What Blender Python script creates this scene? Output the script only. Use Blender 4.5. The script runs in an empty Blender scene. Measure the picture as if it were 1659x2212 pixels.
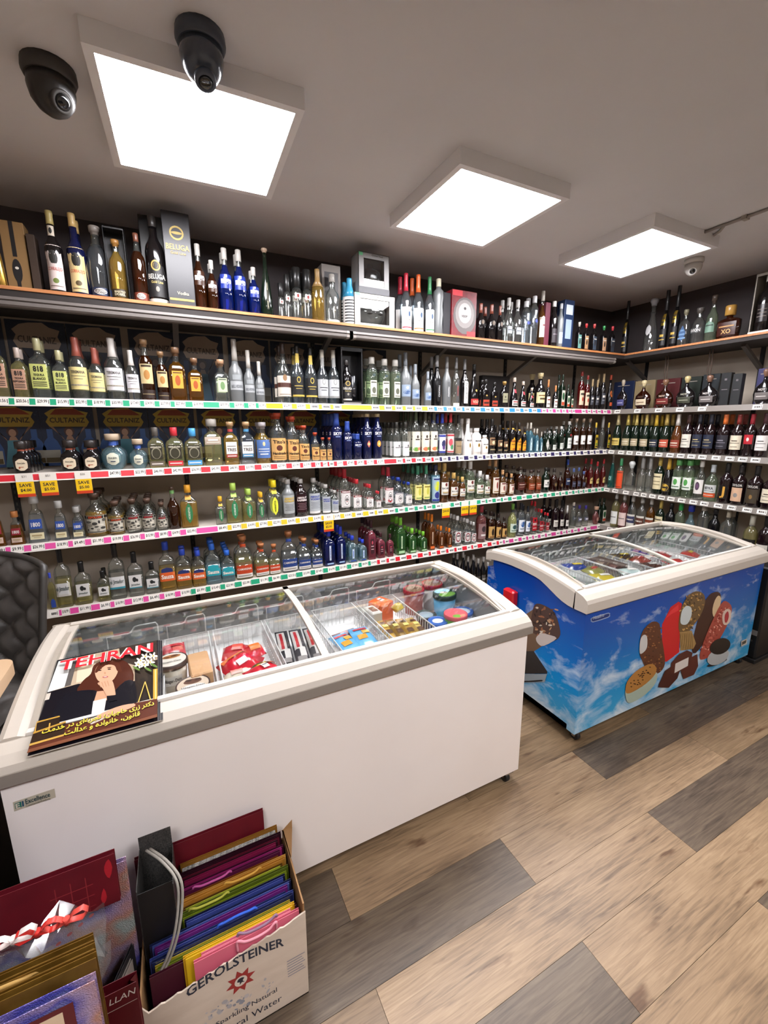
import bpy, math, random
from mathutils import Vector, Matrix
random.seed(7)
PI = math.pi
sc = bpy.context.scene
COL = sc.collection

# ------------------------------------------------------------------ camera
FPX, IMW, IMH, EYE = 912.4, 1659.0, 2212.0, 1.6
_p, _y, _r = math.radians(11.52), math.radians(26.474), math.radians(-0.188)
_fw = Vector((math.sin(_y)*math.cos(_p), math.cos(_y)*math.cos(_p), -math.sin(_p)))
_rt = Vector((math.cos(_y), -math.sin(_y), 0)); _up = _rt.cross(_fw)
_rt, _up = math.cos(_r)*_rt + math.sin(_r)*_up, -math.sin(_r)*_rt + math.cos(_r)*_up
camd = bpy.data.cameras.new('camera'); cam = bpy.data.objects.new('camera', camd); COL.objects.link(cam)
camd.sensor_fit = 'HORIZONTAL'; camd.sensor_width = 36.0; camd.lens = 36.0*FPX/IMW; camd.clip_start = 0.02
cam.matrix_world = Matrix(((_rt.x, _up.x, -_fw.x, 0), (_rt.y, _up.y, -_fw.y, 0), (_rt.z, _up.z, -_fw.z, EYE), (0, 0, 0, 1)))
sc.camera = cam

# ------------------------------------------------------------------ world, exposure
wd = bpy.data.worlds.new('world'); sc.world = wd; wd.use_nodes = True
wd.node_tree.nodes['Background'].inputs[0].default_value = (0.9, 0.92, 1, 1)
wd.node_tree.nodes['Background'].inputs[1].default_value = 0.02
vs = sc.view_settings
vs.view_transform = 'Standard'; vs.look = 'None'; vs.gamma = 1.0; vs.use_curve_mapping = False
vs.exposure = 1.0
PANEL_LIGHT = 19.0            # radiance of the ceiling panels
sc.cycles.max_bounces = 5; sc.cycles.diffuse_bounces = 3; sc.cycles.glossy_bounces = 3
sc.cycles.transmission_bounces = 8; sc.cycles.transparent_max_bounces = 16
sc.cycles.caustics_reflective = False; sc.cycles.caustics_refractive = False
sc.cycles.sample_clamp_indirect = 6.0; sc.cycles.light_sampling_threshold = 0.02; sc.cycles.use_adaptive_sampling = True; sc.cycles.adaptive_threshold = 0.08; sc.cycles.use_denoising = True

def dirpx(x, y): return _fw + _rt*((x-IMW/2)/FPX) - _up*((y-IMH/2)/FPX)
CAM = Vector((0, 0, EYE))
def atz(x, y, z): d = dirpx(x, y); return CAM + d*((z-EYE)/d.z)
def aty(x, y, Y): d = dirpx(x, y); return CAM + d*(Y/d.y)
def atx(x, y, X): d = dirpx(x, y); return CAM + d*(X/d.x)

# ------------------------------------------------------------------ materials
def lin(c):
    if isinstance(c, str):
        c = c.lstrip('#')
        if len(c) == 3: c = ''.join(a*2 for a in c)
        c = [int(c[i:i+2], 16)/255 for i in (0, 2, 4)]
    return tuple(((v/12.92) if v <= .04045 else ((v+.055)/1.055)**2.4) for v in c)
_M = {}
def new_mat(name):
    m = bpy.data.materials.new(name); m.use_nodes = True
    nt = m.node_tree; return m, nt, nt.nodes, nt.links, nt.nodes['Principled BSDF']
def paint(c, rough=.5, metal=0., coat=0., spec=.5):
    k = ('p', c, rough, metal, coat, spec)
    if k not in _M:
        m, nt, N, L, b = new_mat('paint_%s' % str(c).strip('#'))
        b.inputs['Base Color'].default_value = (*lin(c), 1); b.inputs['Roughness'].default_value = rough
        b.inputs['Metallic'].default_value = metal; b.inputs['Coat Weight'].default_value = coat
        b.inputs['Specular IOR Level'].default_value = spec
        _M[k] = m
    return _M[k]
def noisy(c1, c2, scale=8., rough=.6, stretch=(1, 1, 1), bump=0., detail=4., metal=0.):
    k = ('n', c1, c2, scale, rough, stretch, bump, metal)
    if k not in _M:
        m, nt, N, L, b = new_mat('mottled_%s' % str(c1).strip('#'))
        tc = N.new('ShaderNodeTexCoord'); mp = N.new('ShaderNodeMapping'); mp.inputs['Scale'].default_value = stretch
        nz = N.new('ShaderNodeTexNoise'); nz.inputs['Scale'].default_value = scale; nz.inputs['Detail'].default_value = detail
        rp = N.new('ShaderNodeValToRGB'); rp.color_ramp.elements[0].position = .3; rp.color_ramp.elements[1].position = .7
        rp.color_ramp.elements[0].color = (*lin(c1), 1); rp.color_ramp.elements[1].color = (*lin(c2), 1)
        L.new(tc.outputs['Object'], mp.inputs[0]); L.new(mp.outputs[0], nz.inputs[0]); L.new(nz.outputs[0], rp.inputs[0])
        L.new(rp.outputs[0], b.inputs['Base Color']); b.inputs['Roughness'].default_value = rough; b.inputs['Metallic'].default_value = metal
        if bump:
            bp = N.new('ShaderNodeBump'); bp.inputs['Strength'].default_value = bump; bp.inputs['Distance'].default_value = .002
            L.new(nz.outputs[0], bp.inputs['Height']); L.new(bp.outputs[0], b.inputs['Normal'])
        _M[k] = m
    return _M[k]
def glow(c, s):
    k = ('e', c, s)
    if k not in _M:
        m, nt, N, L, b = new_mat('lit_panel'); b.inputs['Base Color'].default_value = (.8, .8, .8, 1)
        b.inputs['Emission Color'].default_value = (*lin(c), 1); b.inputs['Emission Strength'].default_value = s; _M[k] = m
    return _M[k]
def glass(tint, edge, rough=.03, body=0., bodycol='#888888'):
    """bottle glass: tinted see-through core, darker towards the rim in place of refraction, Fresnel gloss, optional cloudy body (frosted glass; painted-in refracted light in clear glass)"""
    k = ('g', tint, edge, rough, body, bodycol)
    if k not in _M:
        m = bpy.data.materials.new('glass_%s' % str(tint).strip('#')); m.use_nodes = True
        nt = m.node_tree; N = nt.nodes; L = nt.links; N.remove(N['Principled BSDF']); out = N['Material Output']
        lw = N.new('ShaderNodeLayerWeight'); lw.inputs[0].default_value = .42
        rp = N.new('ShaderNodeValToRGB'); rp.color_ramp.elements[0].position = .25; rp.color_ramp.elements[1].position = .85
        rp.color_ramp.elements[0].color = (*lin(tint), 1); rp.color_ramp.elements[1].color = (*lin(edge), 1)
        L.new(lw.outputs['Facing'], rp.inputs[0])
        tr = N.new('ShaderNodeBsdfTransparent'); L.new(rp.outputs[0], tr.inputs[0])
        gl = N.new('ShaderNodeBsdfGlossy'); gl.inputs['Roughness'].default_value = rough; gl.inputs[0].default_value = (1, 1, 1, 1)
        lf = N.new('ShaderNodeLayerWeight'); lf.inputs[0].default_value = .5      # Schlick reflectance, the same from both faces
        pw = N.new('ShaderNodeMath'); pw.operation = 'POWER'; pw.inputs[1].default_value = 4.; L.new(lf.outputs['Facing'], pw.inputs[0])
        ma = N.new('ShaderNodeMath'); ma.operation = 'MULTIPLY_ADD'; ma.inputs[1].default_value = .8; ma.inputs[2].default_value = .065; L.new(pw.outputs[0], ma.inputs[0])
        mx = N.new('ShaderNodeMixShader'); L.new(ma.outputs[0], mx.inputs[0])
        base = tr
        if body:
            df = N.new('ShaderNodeBsdfDiffuse'); df.inputs[0].default_value = (*lin(bodycol), 1)
            m2 = N.new('ShaderNodeMixShader'); m2.inputs[0].default_value = body
            L.new(tr.outputs[0], m2.inputs[1]); L.new(df.outputs[0], m2.inputs[2]); base = m2
        L.new(base.outputs[0], mx.inputs[1]); L.new(gl.outputs[0], mx.inputs[2]); L.new(mx.outputs[0], out.inputs[0])
        _M[k] = m
    return _M[k]

# ------------------------------------------------------------------ mesh helpers
class MB:
    """collects shapes (with material slots) into ONE mesh"""
    def __init__(s): s.v = []; s.f = []; s.mi = []; s.sm = []; s.mats = []
    def slot(s, m):
        if m not in s.mats: s.mats.append(m)
        return s.mats.index(m)
    def add(s, vs, fs, m, smooth=False):
        b = len(s.v); s.v += [tuple(p) for p in vs]; k = s.slot(m)
        for f in fs: s.f.append(tuple(b+i for i in f)); s.mi.append(k); s.sm.append(smooth)
        return s
    def box(s, x0, x1, y0, y1, z0, z1, m):
        v = [(x0,y0,z0),(x1,y0,z0),(x1,y1,z0),(x0,y1,z0),(x0,y0,z1),(x1,y0,z1),(x1,y1,z1),(x0,y1,z1)]
        return s.add(v, [(0,3,2,1),(4,5,6,7),(0,1,5,4),(1,2,6,5),(2,3,7,6),(3,0,4,7)], m)
    def bbox(s, x0, x1, y0, y1, z0, z1, m, b=.004):
        """box with chamfered vertical and horizontal edges"""
        def ring(d, z): return [(x0+d+b,y0+d,z),(x1-d-b,y0+d,z),(x1-d,y0+d+b,z),(x1-d,y1-d-b,z),(x1-d-b,y1-d,z),(x0+d+b,y1-d,z),(x0+d,y1-d-b,z),(x0+d,y0+d+b,z)]
        R = [ring(b, z0), ring(0, z0+b), ring(0, z1-b), ring(b, z1)]
        v = [p for r in R for p in r]; f = []
        for i in range(3):
            for j in range(8): f.append((i*8+j, i*8+(j+1)%8, (i+1)*8+(j+1)%8, (i+1)*8+j))
        f.append(tuple(range(7, -1, -1))); f.append(tuple(range(24, 32)))
        return s.add(v, f, m)
    def lathe(s, prof, m, seg=16, c=(0, 0), smooth=True, close=True):
        """prof: (z, r) or (z, rx, ry, n) rings; n is the super-ellipse exponent"""
        v = []; f = []
        for q in prof:
            z, rx = q[0], q[1]; ry = q[2] if len(q) > 2 else rx; n = q[3] if len(q) > 3 else 2
            for j in range(seg):
                a = 2*PI*(j+.5)/seg; ca, sa = math.cos(a), math.sin(a)
                e = 2.0/n
                v.append((c[0]+math.copysign(abs(ca)**e, ca)*rx, c[1]+math.copysign(abs(sa)**e, sa)*ry, z))
        for i in range(len(prof)-1):
            for j in range(seg): f.append((i*seg+j, i*seg+(j+1)%seg, (i+1)*seg+(j+1)%seg, (i+1)*seg+j))
        s.add(v, f, m, smooth)
        if close:
            n = len(prof)
            b = len(s.v)-len(v)
            for fc in (tuple(range(seg-1, -1, -1)), tuple(range((n-1)*seg, n*seg))):
                s.f.append(tuple(b+i for i in fc)); s.mi.append(s.slot(m)); s.sm.append(False)
        return s
    def tube(s, pts, r, m, seg=8, cyc=False):
        P = [Vector(p) for p in pts]; n = len(P); v = []; f = []
        for i, p in enumerate(P):
            a = P[(i-1) % n] if (cyc or i) else p; b = P[(i+1) % n] if (cyc or i < n-1) else p
            t = (b-a).normalized(); u = t.orthogonal().normalized() if i == 0 else (u - t*u.dot(t)).normalized()
            w = t.cross(u)
            for j in range(seg):
                q = p + (u*math.cos(2*PI*j/seg)+w*math.sin(2*PI*j/seg))*r; v.append(tuple(q))
        for i in range(n if cyc else n-1):
            for j in range(seg):
                k = (i+1) % n; f.append((i*seg+j, i*seg+(j+1)%seg, k*seg+(j+1)%seg, k*seg+j))
        if not cyc: f += [tuple(range(seg-1, -1, -1)), tuple(range((n-1)*seg, n*seg))]
        return s.add(v, f, m, True)
    def rope(s, pts, r, m, seg=8, n=5):
        P = [Vector(p) for p in pts]; P = [P[0]*2-P[1]] + P + [P[-1]*2-P[-2]]; out = []
        for i in range(1, len(P)-2):
            for j in range(n):
                t = j/n; a, b, c, d = P[i-1:i+3]; out.append(.5*((2*b)+(c-a)*t+(2*a-5*b+4*c-d)*t*t+(3*b-a-3*c+d)*t**3))
        return s.tube(out+[P[-2]], r, m, seg)
    def bar(s, a, b, w, h, m, up=(0, 0, 1)):
        a = Vector(a); b = Vector(b); t = (b-a).normalized(); u = t.cross(Vector(up))
        if u.length < 1e-5: u = t.orthogonal()
        u.normalize(); n = u.cross(t).normalized(); u *= w/2; n *= h/2
        v = [a-u-n, a+u-n, a+u+n, a-u+n, b-u-n, b+u-n, b+u+n, b-u+n]
        return s.add(v, [(0,1,2,3),(7,6,5,4),(0,4,5,1),(1,5,6,2),(2,6,7,3),(3,7,4,0)], m)
    def extrude(s, poly, axis, a, b, m, smooth=False):
        """poly of 2-D points extruded along axis ('x': poly=(y,z); 'y': (x,z); 'z': (x,y)) from a to b"""
        def P(q, t): return {'x': (t, q[0], q[1]), 'y': (q[0], t, q[1]), 'z': (q[0], q[1], t)}[axis]
        n = len(poly); v = [P(q, a) for q in poly] + [P(q, b) for q in poly]
        f = [(i, (i+1) % n, n+(i+1) % n, n+i) for i in range(n)]
        s.add(v, f, m, smooth); bb = len(s.v)-2*n; k = s.slot(m)
        for fc in (tuple(range(n-1, -1, -1)), tuple(range(n, 2*n))): s.f.append(tuple(bb+i for i in fc)); s.mi.append(k); s.sm.append(False)
        return s
    def map(s, fn, start=0):
        s.v = s.v[:start] + [tuple(fn(Vector(p))) for p in s.v[start:]]; return s
    def mesh(s, name):
        me = bpy.data.meshes.new(name); me.from_pydata(s.v, [], s.f)
        for m in s.mats: me.materials.append(m)
        me.polygons.foreach_set('material_index', s.mi); me.polygons.foreach_set('use_smooth', s.sm)
        me.update(); return me
    def fresh(s): s.v = []; s.f = []; s.mi = []; s.sm = []; s.mats = []
    def build(s, name, parent=None, loc=None, rot=None):
        import bmesh
        me = s.mesh(name); bm = bmesh.new(); bm.from_mesh(me); bmesh.ops.recalc_face_normals(bm, faces=bm.faces); bm.to_mesh(me); bm.free()
        o = bpy.data.objects.new(name, me); COL.objects.link(o)
        if parent: o.parent = parent
        if loc: o.location = loc
        if rot: o.rotation_euler = rot
        return o
def thing(name, label, cat, loc=(0, 0, 0), rz=0., group=None):
    o = bpy.data.objects.new(name, None); COL.objects.link(o); o.location = loc; o.rotation_euler = (0, 0, rz)
    o.empty_display_size = .05
    return tag(o, label, cat, group)
def tag(o, label, cat, group=None):
    o['label'] = label; o['category'] = cat
    if group: o['group'] = group
    return o
def struct(o, label=None):
    o['kind'] = 'structure'
    if label: o['label'] = label
    return o
def link_copy(o, parent, loc=None):
    c = o.copy(); COL.objects.link(c); c.parent = parent
    if loc is not None: c.location = loc
    return c

# ------------------------------------------------------------------ text and flat print
_T = {}
def glyphs(s, bold=0., shear=0.):
    """triangulated outline of a string: (verts normalised to cap height 1 and centred, faces, width)"""
    k = (s, bold, shear)
    if k not in _T:
        c = bpy.data.curves.new('t', 'FONT'); c.body = s; c.offset = bold; c.shear = shear; c.resolution_u = 2
        o = bpy.data.objects.new('t', c); COL.objects.link(o)
        me = bpy.data.meshes.new_from_object(o.evaluated_get(bpy.context.evaluated_depsgraph_get()))
        V = [(v.co.x, v.co.y) for v in me.vertices]; F = [tuple(p.vertices) for p in me.polygons]
        bpy.data.objects.remove(o); bpy.data.curves.remove(c); bpy.data.meshes.remove(me)
        if not V: V = [(0, 0)]
        x0, x1 = min(v[0] for v in V), max(v[0] for v in V); y0, y1 = min(v[1] for v in V), max(v[1] for v in V)
        h = max(y1-y0, 1e-3)
        _T[k] = ([((x-(x0+x1)/2)/h, (y-(y0+y1)/2)/h) for x, y in V], F, (x1-x0)/h)
    return _T[k]
def text_on(mb, s, cx, cy, h, m, fn, maxw=None, bold=.01, shear=0., rot=0.):
    """lay string s on a surface given by fn(u, v) -> point"""
    V, F, w = glyphs(s, bold, shear); kx = h
    if maxw and w*h > maxw: kx = maxw/w
    cr, sr = math.cos(rot), math.sin(rot)
    mb.add([fn(cx+x*kx*cr-y*h*sr, cy+x*kx*sr+y*h*cr) for x, y in V], F, m)
def flat(origin, ux, uv):
    """surface map for a flat print: origin + u*ux + v*uv, lifted by lift() metres"""
    o = Vector(origin); a = Vector(ux); b = Vector(uv); n = a.cross(b).normalized()
    def at(lift): return lambda u, v: tuple(o + a*u + b*v + n*lift)
    return at
def poly_on(mb, pts, m, fn): mb.add([fn(*p) for p in pts], [tuple(range(len(pts)))], m)
def ell(cx, cy, rx, ry, n=16, a=0.):
    ca, sa = math.cos(a), math.sin(a)
    return [(cx+rx*math.cos(2*PI*i/n)*ca-ry*math.sin(2*PI*i/n)*sa, cy+rx*math.cos(2*PI*i/n)*sa+ry*math.sin(2*PI*i/n)*ca) for i in range(n)]
def rect(x0, x1, y0, y1): return [(x0, y0), (x1, y0), (x1, y1), (x0, y1)]
# ------------------------------------------------------------------ room measures
YS, XS = 2.744, 3.799            # fronts of the back and right shelves
YW, XW = 3.145, 4.20             # back and right wall faces
YWD, XWD = 2.652, 3.775          # fronts of the wooden top shelf
CEIL = 2.745
ZT, Z1, Z2, Z3, Z4, Z5 = 2.234, 1.746, 1.369, 1.000, 0.619, 0.16
X0R, Y0R = -2.4, -2.6            # far sides of the shop behind the camera

def plank_mat(c1, c2, c3):
    m, nt, N, L, b = new_mat('vinyl_plank')
    tc = N.new('ShaderNodeTexCoord'); oi = N.new('ShaderNodeObjectInfo'); ad = N.new('ShaderNodeVectorMath'); ad.operation = 'ADD'
    ml = N.new('ShaderNodeMath'); ml.operation = 'MULTIPLY'; ml.inputs[1].default_value = 37.
    L.new(oi.outputs['Random'], ml.inputs[0]); L.new(tc.outputs['Object'], ad.inputs[0]); L.new(ml.outputs[0], ad.inputs[1])
    def nz(scale, st, det, dist=0.):
        mp = N.new('ShaderNodeMapping'); mp.inputs['Scale'].default_value = st; n = N.new('ShaderNodeTexNoise')
        n.inputs['Scale'].default_value = scale; n.inputs['Detail'].default_value = det; n.inputs['Distortion'].default_value = dist
        L.new(ad.outputs[0], mp.inputs[0]); L.new(mp.outputs[0], n.inputs[0]); return n
    g = nz(14., (.5, 9, 1), 9., .9); w = nz(2.2, (1, 2.6, 1), 4., .8); k = nz(5., (1.0, 4.5, 1), 3.)
    rp = N.new('ShaderNodeValToRGB'); E = rp.color_ramp.elements
    E[0].position = .32; E[0].color = (*lin(c1), 1); E[1].position = .68; E[1].color = (*lin(c3), 1); e = E.new(.5); e.color = (*lin(c2), 1)
    mx = N.new('ShaderNodeMix'); mx.data_type = 'FLOAT'; mx.inputs[0].default_value = .45
    L.new(g.outputs[0], mx.inputs[2]); L.new(w.outputs[0], mx.inputs[3]); L.new(mx.outputs[0], rp.inputs[0])
    kr = N.new('ShaderNodeValToRGB'); kr.color_ramp.elements[0].position = .64; kr.color_ramp.elements[1].position = .74
    L.new(k.outputs[0], kr.inputs[0])
    dk = N.new('ShaderNodeMix'); dk.data_type = 'RGBA'; dk.blend_type = 'MULTIPLY'
    L.new(kr.outputs[0], dk.inputs[0]); L.new(rp.outputs[0], dk.inputs[6]); dk.inputs[7].default_value = (.45, .36, .3, 1)
    L.new(dk.outputs[2], b.inputs['Base Color']); b.inputs['Roughness'].default_value = .42
    bp = N.new('ShaderNodeBump'); bp.inputs['Strength'].default_value = .12; bp.inputs['Distance'].default_value = .001
    L.new(g.outputs[0], bp.inputs['Height']); L.new(bp.outputs[0], b.inputs['Normal'])
    return m
PL = [plank_mat('#5f4c39', '#8e7559', '#a68c6d'), plank_mat('#54432f', '#7a6349', '#917a5d'), plank_mat('#352c23', '#5a4c3e', '#71624f')]
fl = struct(MB().box(X0R, XW+.02, Y0R, YW+.02, -.06, -.0045, paint('#2c2620', .8)).build('floor'), 'wood-look vinyl plank floor')
PWD, PLN = .190, 1.268
_plm = {}
for kk in range(-4, 12):
    y0 = .462 + PWD*kk
    first = (1.02 if kk % 2 == 0 else .387) - PLN*3
    for j in range(8):
        a = first + PLN*j; b = a+PLN
        if b < -1.3 or a > XW-.05: continue
        t = 0
        rr = random.Random(kk*31+j*7).random()
        if rr > .72: t = 2
        elif rr > .45: t = 1
        jx = round(a, 2)
        fixed = {(2, -.25): 2, (1, -.88): 1, (3, -.88): 2, (1, 1.66): 2, (0, -.25): 2, (3, 1.66): 2, (3, .39): 0, (1, .39): 0, (2, 1.02): 0, (0, 1.02): 0, (-1, .39): 0, (-1, 1.66): 2, (4, 1.02): 1, (2, 2.29): 1, (5, 1.66): 0, (-2, 1.02): 1, (-2, -.25): 0, (4, -.25): 0}
        for (fk, fx), ft in fixed.items():
            if fk == kk and abs(fx-a) < .03: t = ft
        b = min(b, XW)
        key = (t, round(b-a, 3))
        if key not in _plm: _plm[key] = MB().box(.0006, b-a-.0006, .0006, PWD-.0006, -.0045, 0, PL[t]).mesh('plank')
        o = bpy.data.objects.new('plank', _plm[key]); COL.objects.link(o); o.parent = fl; o.location = (a, y0, 0)
# walls, ceiling
WALL = noisy('#b0a394', '#b8ac9d', 3., .85)
struct(MB().box(X0R-.1, XW+.12, YW, YW+.12, -.06, CEIL+.1, WALL).build('wall_back'), 'beige back wall panel behind the shelves')
wb = bpy.data.objects['wall_back']
struct(MB().box(XW, XW+.12, Y0R, YW, -.06, CEIL+.1, WALL).build('wall_right'), 'beige right wall behind the shelves')
struct(MB().box(X0R-.12, X0R, Y0R, YW, -.06, CEIL+.1, WALL).build('wall_left'))
struct(MB().box(X0R-.12, XW+.12, Y0R-.12, Y0R, -.06, CEIL+.1, WALL).build('wall_front'))
struct(MB().box(X0R-.12, XW+.12, Y0R-.12, YW+.12, CEIL, CEIL+.12, noisy('#dbdadd', '#e0dfe2', 2., .9)).build('ceiling'), 'plain warm grey plaster ceiling')
# dark-toned sheets laid over the wall above the top shelf
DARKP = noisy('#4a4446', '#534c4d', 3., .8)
struct(MB().box(X0R, XW-.006, YW-.006, YW, ZT, CEIL, DARKP).build('trim_1'), 'dark wall strip above the back wooden shelf')
struct(MB().box(XW-.006, XW, Y0R, YW-.006, ZT, CEIL, DARKP).build('trim_2'), 'dark wall strip above the right wooden shelf')
BLK = paint('#17171a', .6)
for i in range(7):
    x = -1.749 + .912*i
    mb = MB().box(x-.014, x+.014, YW-.012, YW, .05, 2.2, BLK)
    for k in range(60): mb.box(x-.004, x+.004, YW-.0135, YW-.0115, .1+k*.035, .118+k*.035, paint('#4a4640', .7))
    mb.build('slotted_upright', wb)
wr = bpy.data.objects['wall_right']
for i in range(4):
    y = 2.70 - .912*i
    MB().box(XW-.012, XW, y-.014, y+.014, .05, 2.2, BLK).build('slotted_upright', wr)

# ------------------------------------------------------------------ ceiling light panels
FRM = paint('#f1f1f4', .5)
def ceiling_light(x, y, rz, label):
    t = thing('ceiling_light', label, 'ceiling light', (x, y, CEIL), rz, 'square ceiling light panels')
    S, s, hgt = .326, .298, .066
    mb = MB()
    for (a, b, c, d) in ((-S, S, -S, -s), (-S, S, s, S), (-S, -s, -s, s), (s, S, -s, s)): mb.box(a, b, c, d, -hgt, 0, FRM)
    mb.build('frame', t)
    MB().box(-s, s, -s, s, -hgt+.004, -hgt+.012, glow('#fdfbff', PANEL_LIGHT)).build('diffuser', t)
ceiling_light(.21, 2.0, -.03, 'square lit ceiling panel nearest the two black cameras')
ceiling_light(1.523, 1.997, -.005, 'square lit ceiling panel in the middle, above the white freezer end')
ceiling_light(2.826, 1.989, .005, 'square lit ceiling panel beside the small white camera')
for i, x in enumerate((-.6, 1.0, 2.7)):
    ceiling_light(x, -.7, 0, 'square lit ceiling panel behind the viewer, %s of its row' % ('left', 'middle', 'right')[i])

# ------------------------------------------------------------------ ceiling cameras
def dome_camera(name, x, y, rz, k, cols, label, tilt=.5):
    t = thing(name, label, 'security camera', (x, y, CEIL), rz)
    A, B, C_ = cols
    MB().lathe([(0, .062*k), (-.02*k, .064*k), (-.034*k, .058*k)], A, 24).build('mount', t)
    sh = MB().lathe([(-.034*k, .054*k), (-.055*k, .056*k), (-.08*k, .05*k), (-.1*k, .036*k), (-.113*k, .016*k), (-.116*k, .004*k)], B, 24).build('shell', t)
    d = Vector((0, -math.cos(tilt), -math.sin(tilt)))
    mb = MB().lathe([(0, .027*k), (.016*k, .027*k), (.018*k, .022*k)], A, 20); mb.lathe([(.0181*k, .019*k), (.022*k, .012*k), (.023*k, .003*k)], C_, 16)
    q = d.to_track_quat('Z', 'Y')
    mb.map(lambda p: q @ p + Vector((0, 0, -.07*k)) + d*.036*k)
    mb.build('lens', t)
LENS = paint('#08080a', .08, coat=1.)
dome_camera('security_camera', -.243, 1.945, math.radians(35), 1.2, (paint('#3a3734', .5), paint('#302d2b', .35), LENS), 'black dome camera on the ceiling left of the nearest panel')
dome_camera('security_camera', .19, 1.60, math.radians(10), 1.12, (paint('#3c4350', .4), paint('#39414f', .2, coat=.6), LENS), 'black dome camera overlapping the nearest lit ceiling panel', 1.2)  # bluish tone has the glare haze of the lit panel painted in
dome_camera('security_camera', 3.42, 1.95, math.radians(-62), .95, (paint('#d9d6d2', .4), paint('#cfccc8', .35), LENS), 'small white dome camera beside the far ceiling panel')
mb = MB().tube([(2.99, 1.70, CEIL-.009), (2.995, 1.0, CEIL-.009), (2.998, .2, CEIL-.009)], .009, paint('#a39a92', .5), 8)
mb.tube([(2.99, 1.56, CEIL-.009), (3.06, 1.62, CEIL-.009), (3.11, 1.70, CEIL-.009)], .008, paint('#a39a92', .5), 8)
mb.box(2.975, 3.015, 1.45, 1.475, CEIL-.02, CEIL, paint('#a39a92', .5))
tag(mb.build('ceiling_conduit'), 'thin painted conduit running along the ceiling from the far panel', 'conduit')

# ------------------------------------------------------------------ wooden top shelves
def wood(c1, c2):
    return noisy(c1, c2, 6., .55, (1.2, 14, 14), .15)
WTOP = wood('#6b4430', '#8a5b3d'); WEDGE = wood('#a8673c', '#c98a55')
def top_shelf(name, x0, x1, y0, y1, label, side):
    t = thing(name, label, 'shelf', (0, 0, 0))
    MB().box(x0, x1, y0, y1, ZT-.042, ZT-.012, paint('#2b2523', .7)).build('board', t)
    MB().box(x0, x1, y0, y1, ZT-.012, ZT, WTOP).build('veneer', t)
    if side == 'b': MB().box(x0, x1, y0-.006, y0, ZT-.014, ZT+.001, WEDGE).build('edge_strip', t)
    else: MB().box(x0-.006, x0, y0, y1, ZT-.014, ZT+.001, WEDGE).build('edge_strip', t)
    GB = paint('#5b5652', .6)
    for i in range(5):
        if side == 'b':
            x = -.837+.912*i+.01
            if x < XWD-.1: MB().bar((x, YW-.01, ZT-.22), (x, y0+.12, ZT-.05), .03, .025, GB).build('bracket', t)
        elif i < 2:
            y = 2.70-.912*i; MB().bar((XW-.01, y, ZT-.2), (x0+.12, y, ZT-.05), .03, .025, GB).build('bracket', t)
    return t
top_shelf('wooden_shelf', X0R+.02, XWD, YWD, YW-.008, 'wooden top shelf with copper edge along the back wall', 'b')
top_shelf('wooden_shelf', XWD, XW-.008, .5, YW-.008, 'wooden top shelf with copper edge along the right wall', 'r')
def light_channel(x0, x1, label):
    t = thing('light_channel', label, 'light fixture', (x0, YWD+.012, ZT-.043), 0, 'grey light channels under the top shelf')
    G = paint('#6c6561', .5); prof = [(-.012, 0), (-.016, -.014), (-.008, -.018), (-.014, -.024), (-.014, -.036), (-.006, -.044), (.03, -.044), (.034, 0)]
    MB().extrude(prof, 'x', 0, x1-x0, G).build('channel', t)
    for x in (0, x1-x0-.02): MB().extrude([(a*1.15, b*1.06) for a, b in prof], 'x', x, x+.02, paint('#857d77', .45)).build('end_cap', t)
light_channel(-1.7, 1.080, 'long grey light channel under the wooden shelf, nearer the viewer')
light_channel(1.105, 3.66, 'long grey light channel under the wooden shelf, ending at the corner')

# ------------------------------------------------------------------ shelves with price rails
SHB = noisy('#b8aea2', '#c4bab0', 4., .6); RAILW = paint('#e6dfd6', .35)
CC = {'green': '#1f9a70', 'mint': '#79bfa2', 'yellow': '#e9b51f', 'blue': '#2f7fd0', 'magenta': '#c73b84', 'red': '#d31f30', 'navy': '#2b2450', 'pink': '#dd4d9a', 'none': '#b9b2a8'}
def solve_x(px, y, z):
    k = (px-IMW/2)/FPX; c = EYE
    # ((x,y,z-c).rt) = k*((x,y,z-c).fw)
    n = k*(y*_fw.y+(z-c)*_fw.z) - (y*_rt.y+(z-c)*_rt.z); return n/(_rt.x-k*_fw.x)
def solve_y(px, x, z):
    k = (px-IMW/2)/FPX; c = EYE
    n = k*(x*_fw.x+(z-c)*_fw.z) - (x*_rt.x+(z-c)*_rt.z); return n/(_rt.y-k*_fw.y)
def solve_z(py, x, y):
    k = -(py-IMH/2)/FPX
    n = k*(x*_fw.x+y*_fw.y) - (x*_up.x+y*_up.y); return EYE + n/(_up.z-k*_fw.z)
TAGW, INK = paint('#f0ebe2', .4), paint('#2a2626', .6)
def price_tag(parent, fn_at, u, w, hgt, price):
    mb = MB(); f0 = fn_at(.0008); f1 = fn_at(.0014)
    poly_on(mb, rect(u-w/2, u+w/2, -hgt/2, hgt/2), TAGW, f0)
    if price:
        text_on(mb, price, u-.002, .002, hgt*.62, INK, f1, w*.70, .02)
        poly_on(mb, rect(u+w*.40, u+w*.45, -hgt*.3, hgt*.35), INK, f1)
    else:
        r = random.Random(int(u*1e4)); a = u-w*.3
        for k in range(4):
            b = a + w*r.uniform(.08, .14); poly_on(mb, rect(a, b, -hgt*.2, hgt*.22), INK, f1); a = b+w*.04
        poly_on(mb, rect(u+w*.36, u+w*.42, -hgt*.3, hgt*.35), INK, f1)
    mb.build('price_tag', parent)
SHELF = {}
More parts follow.
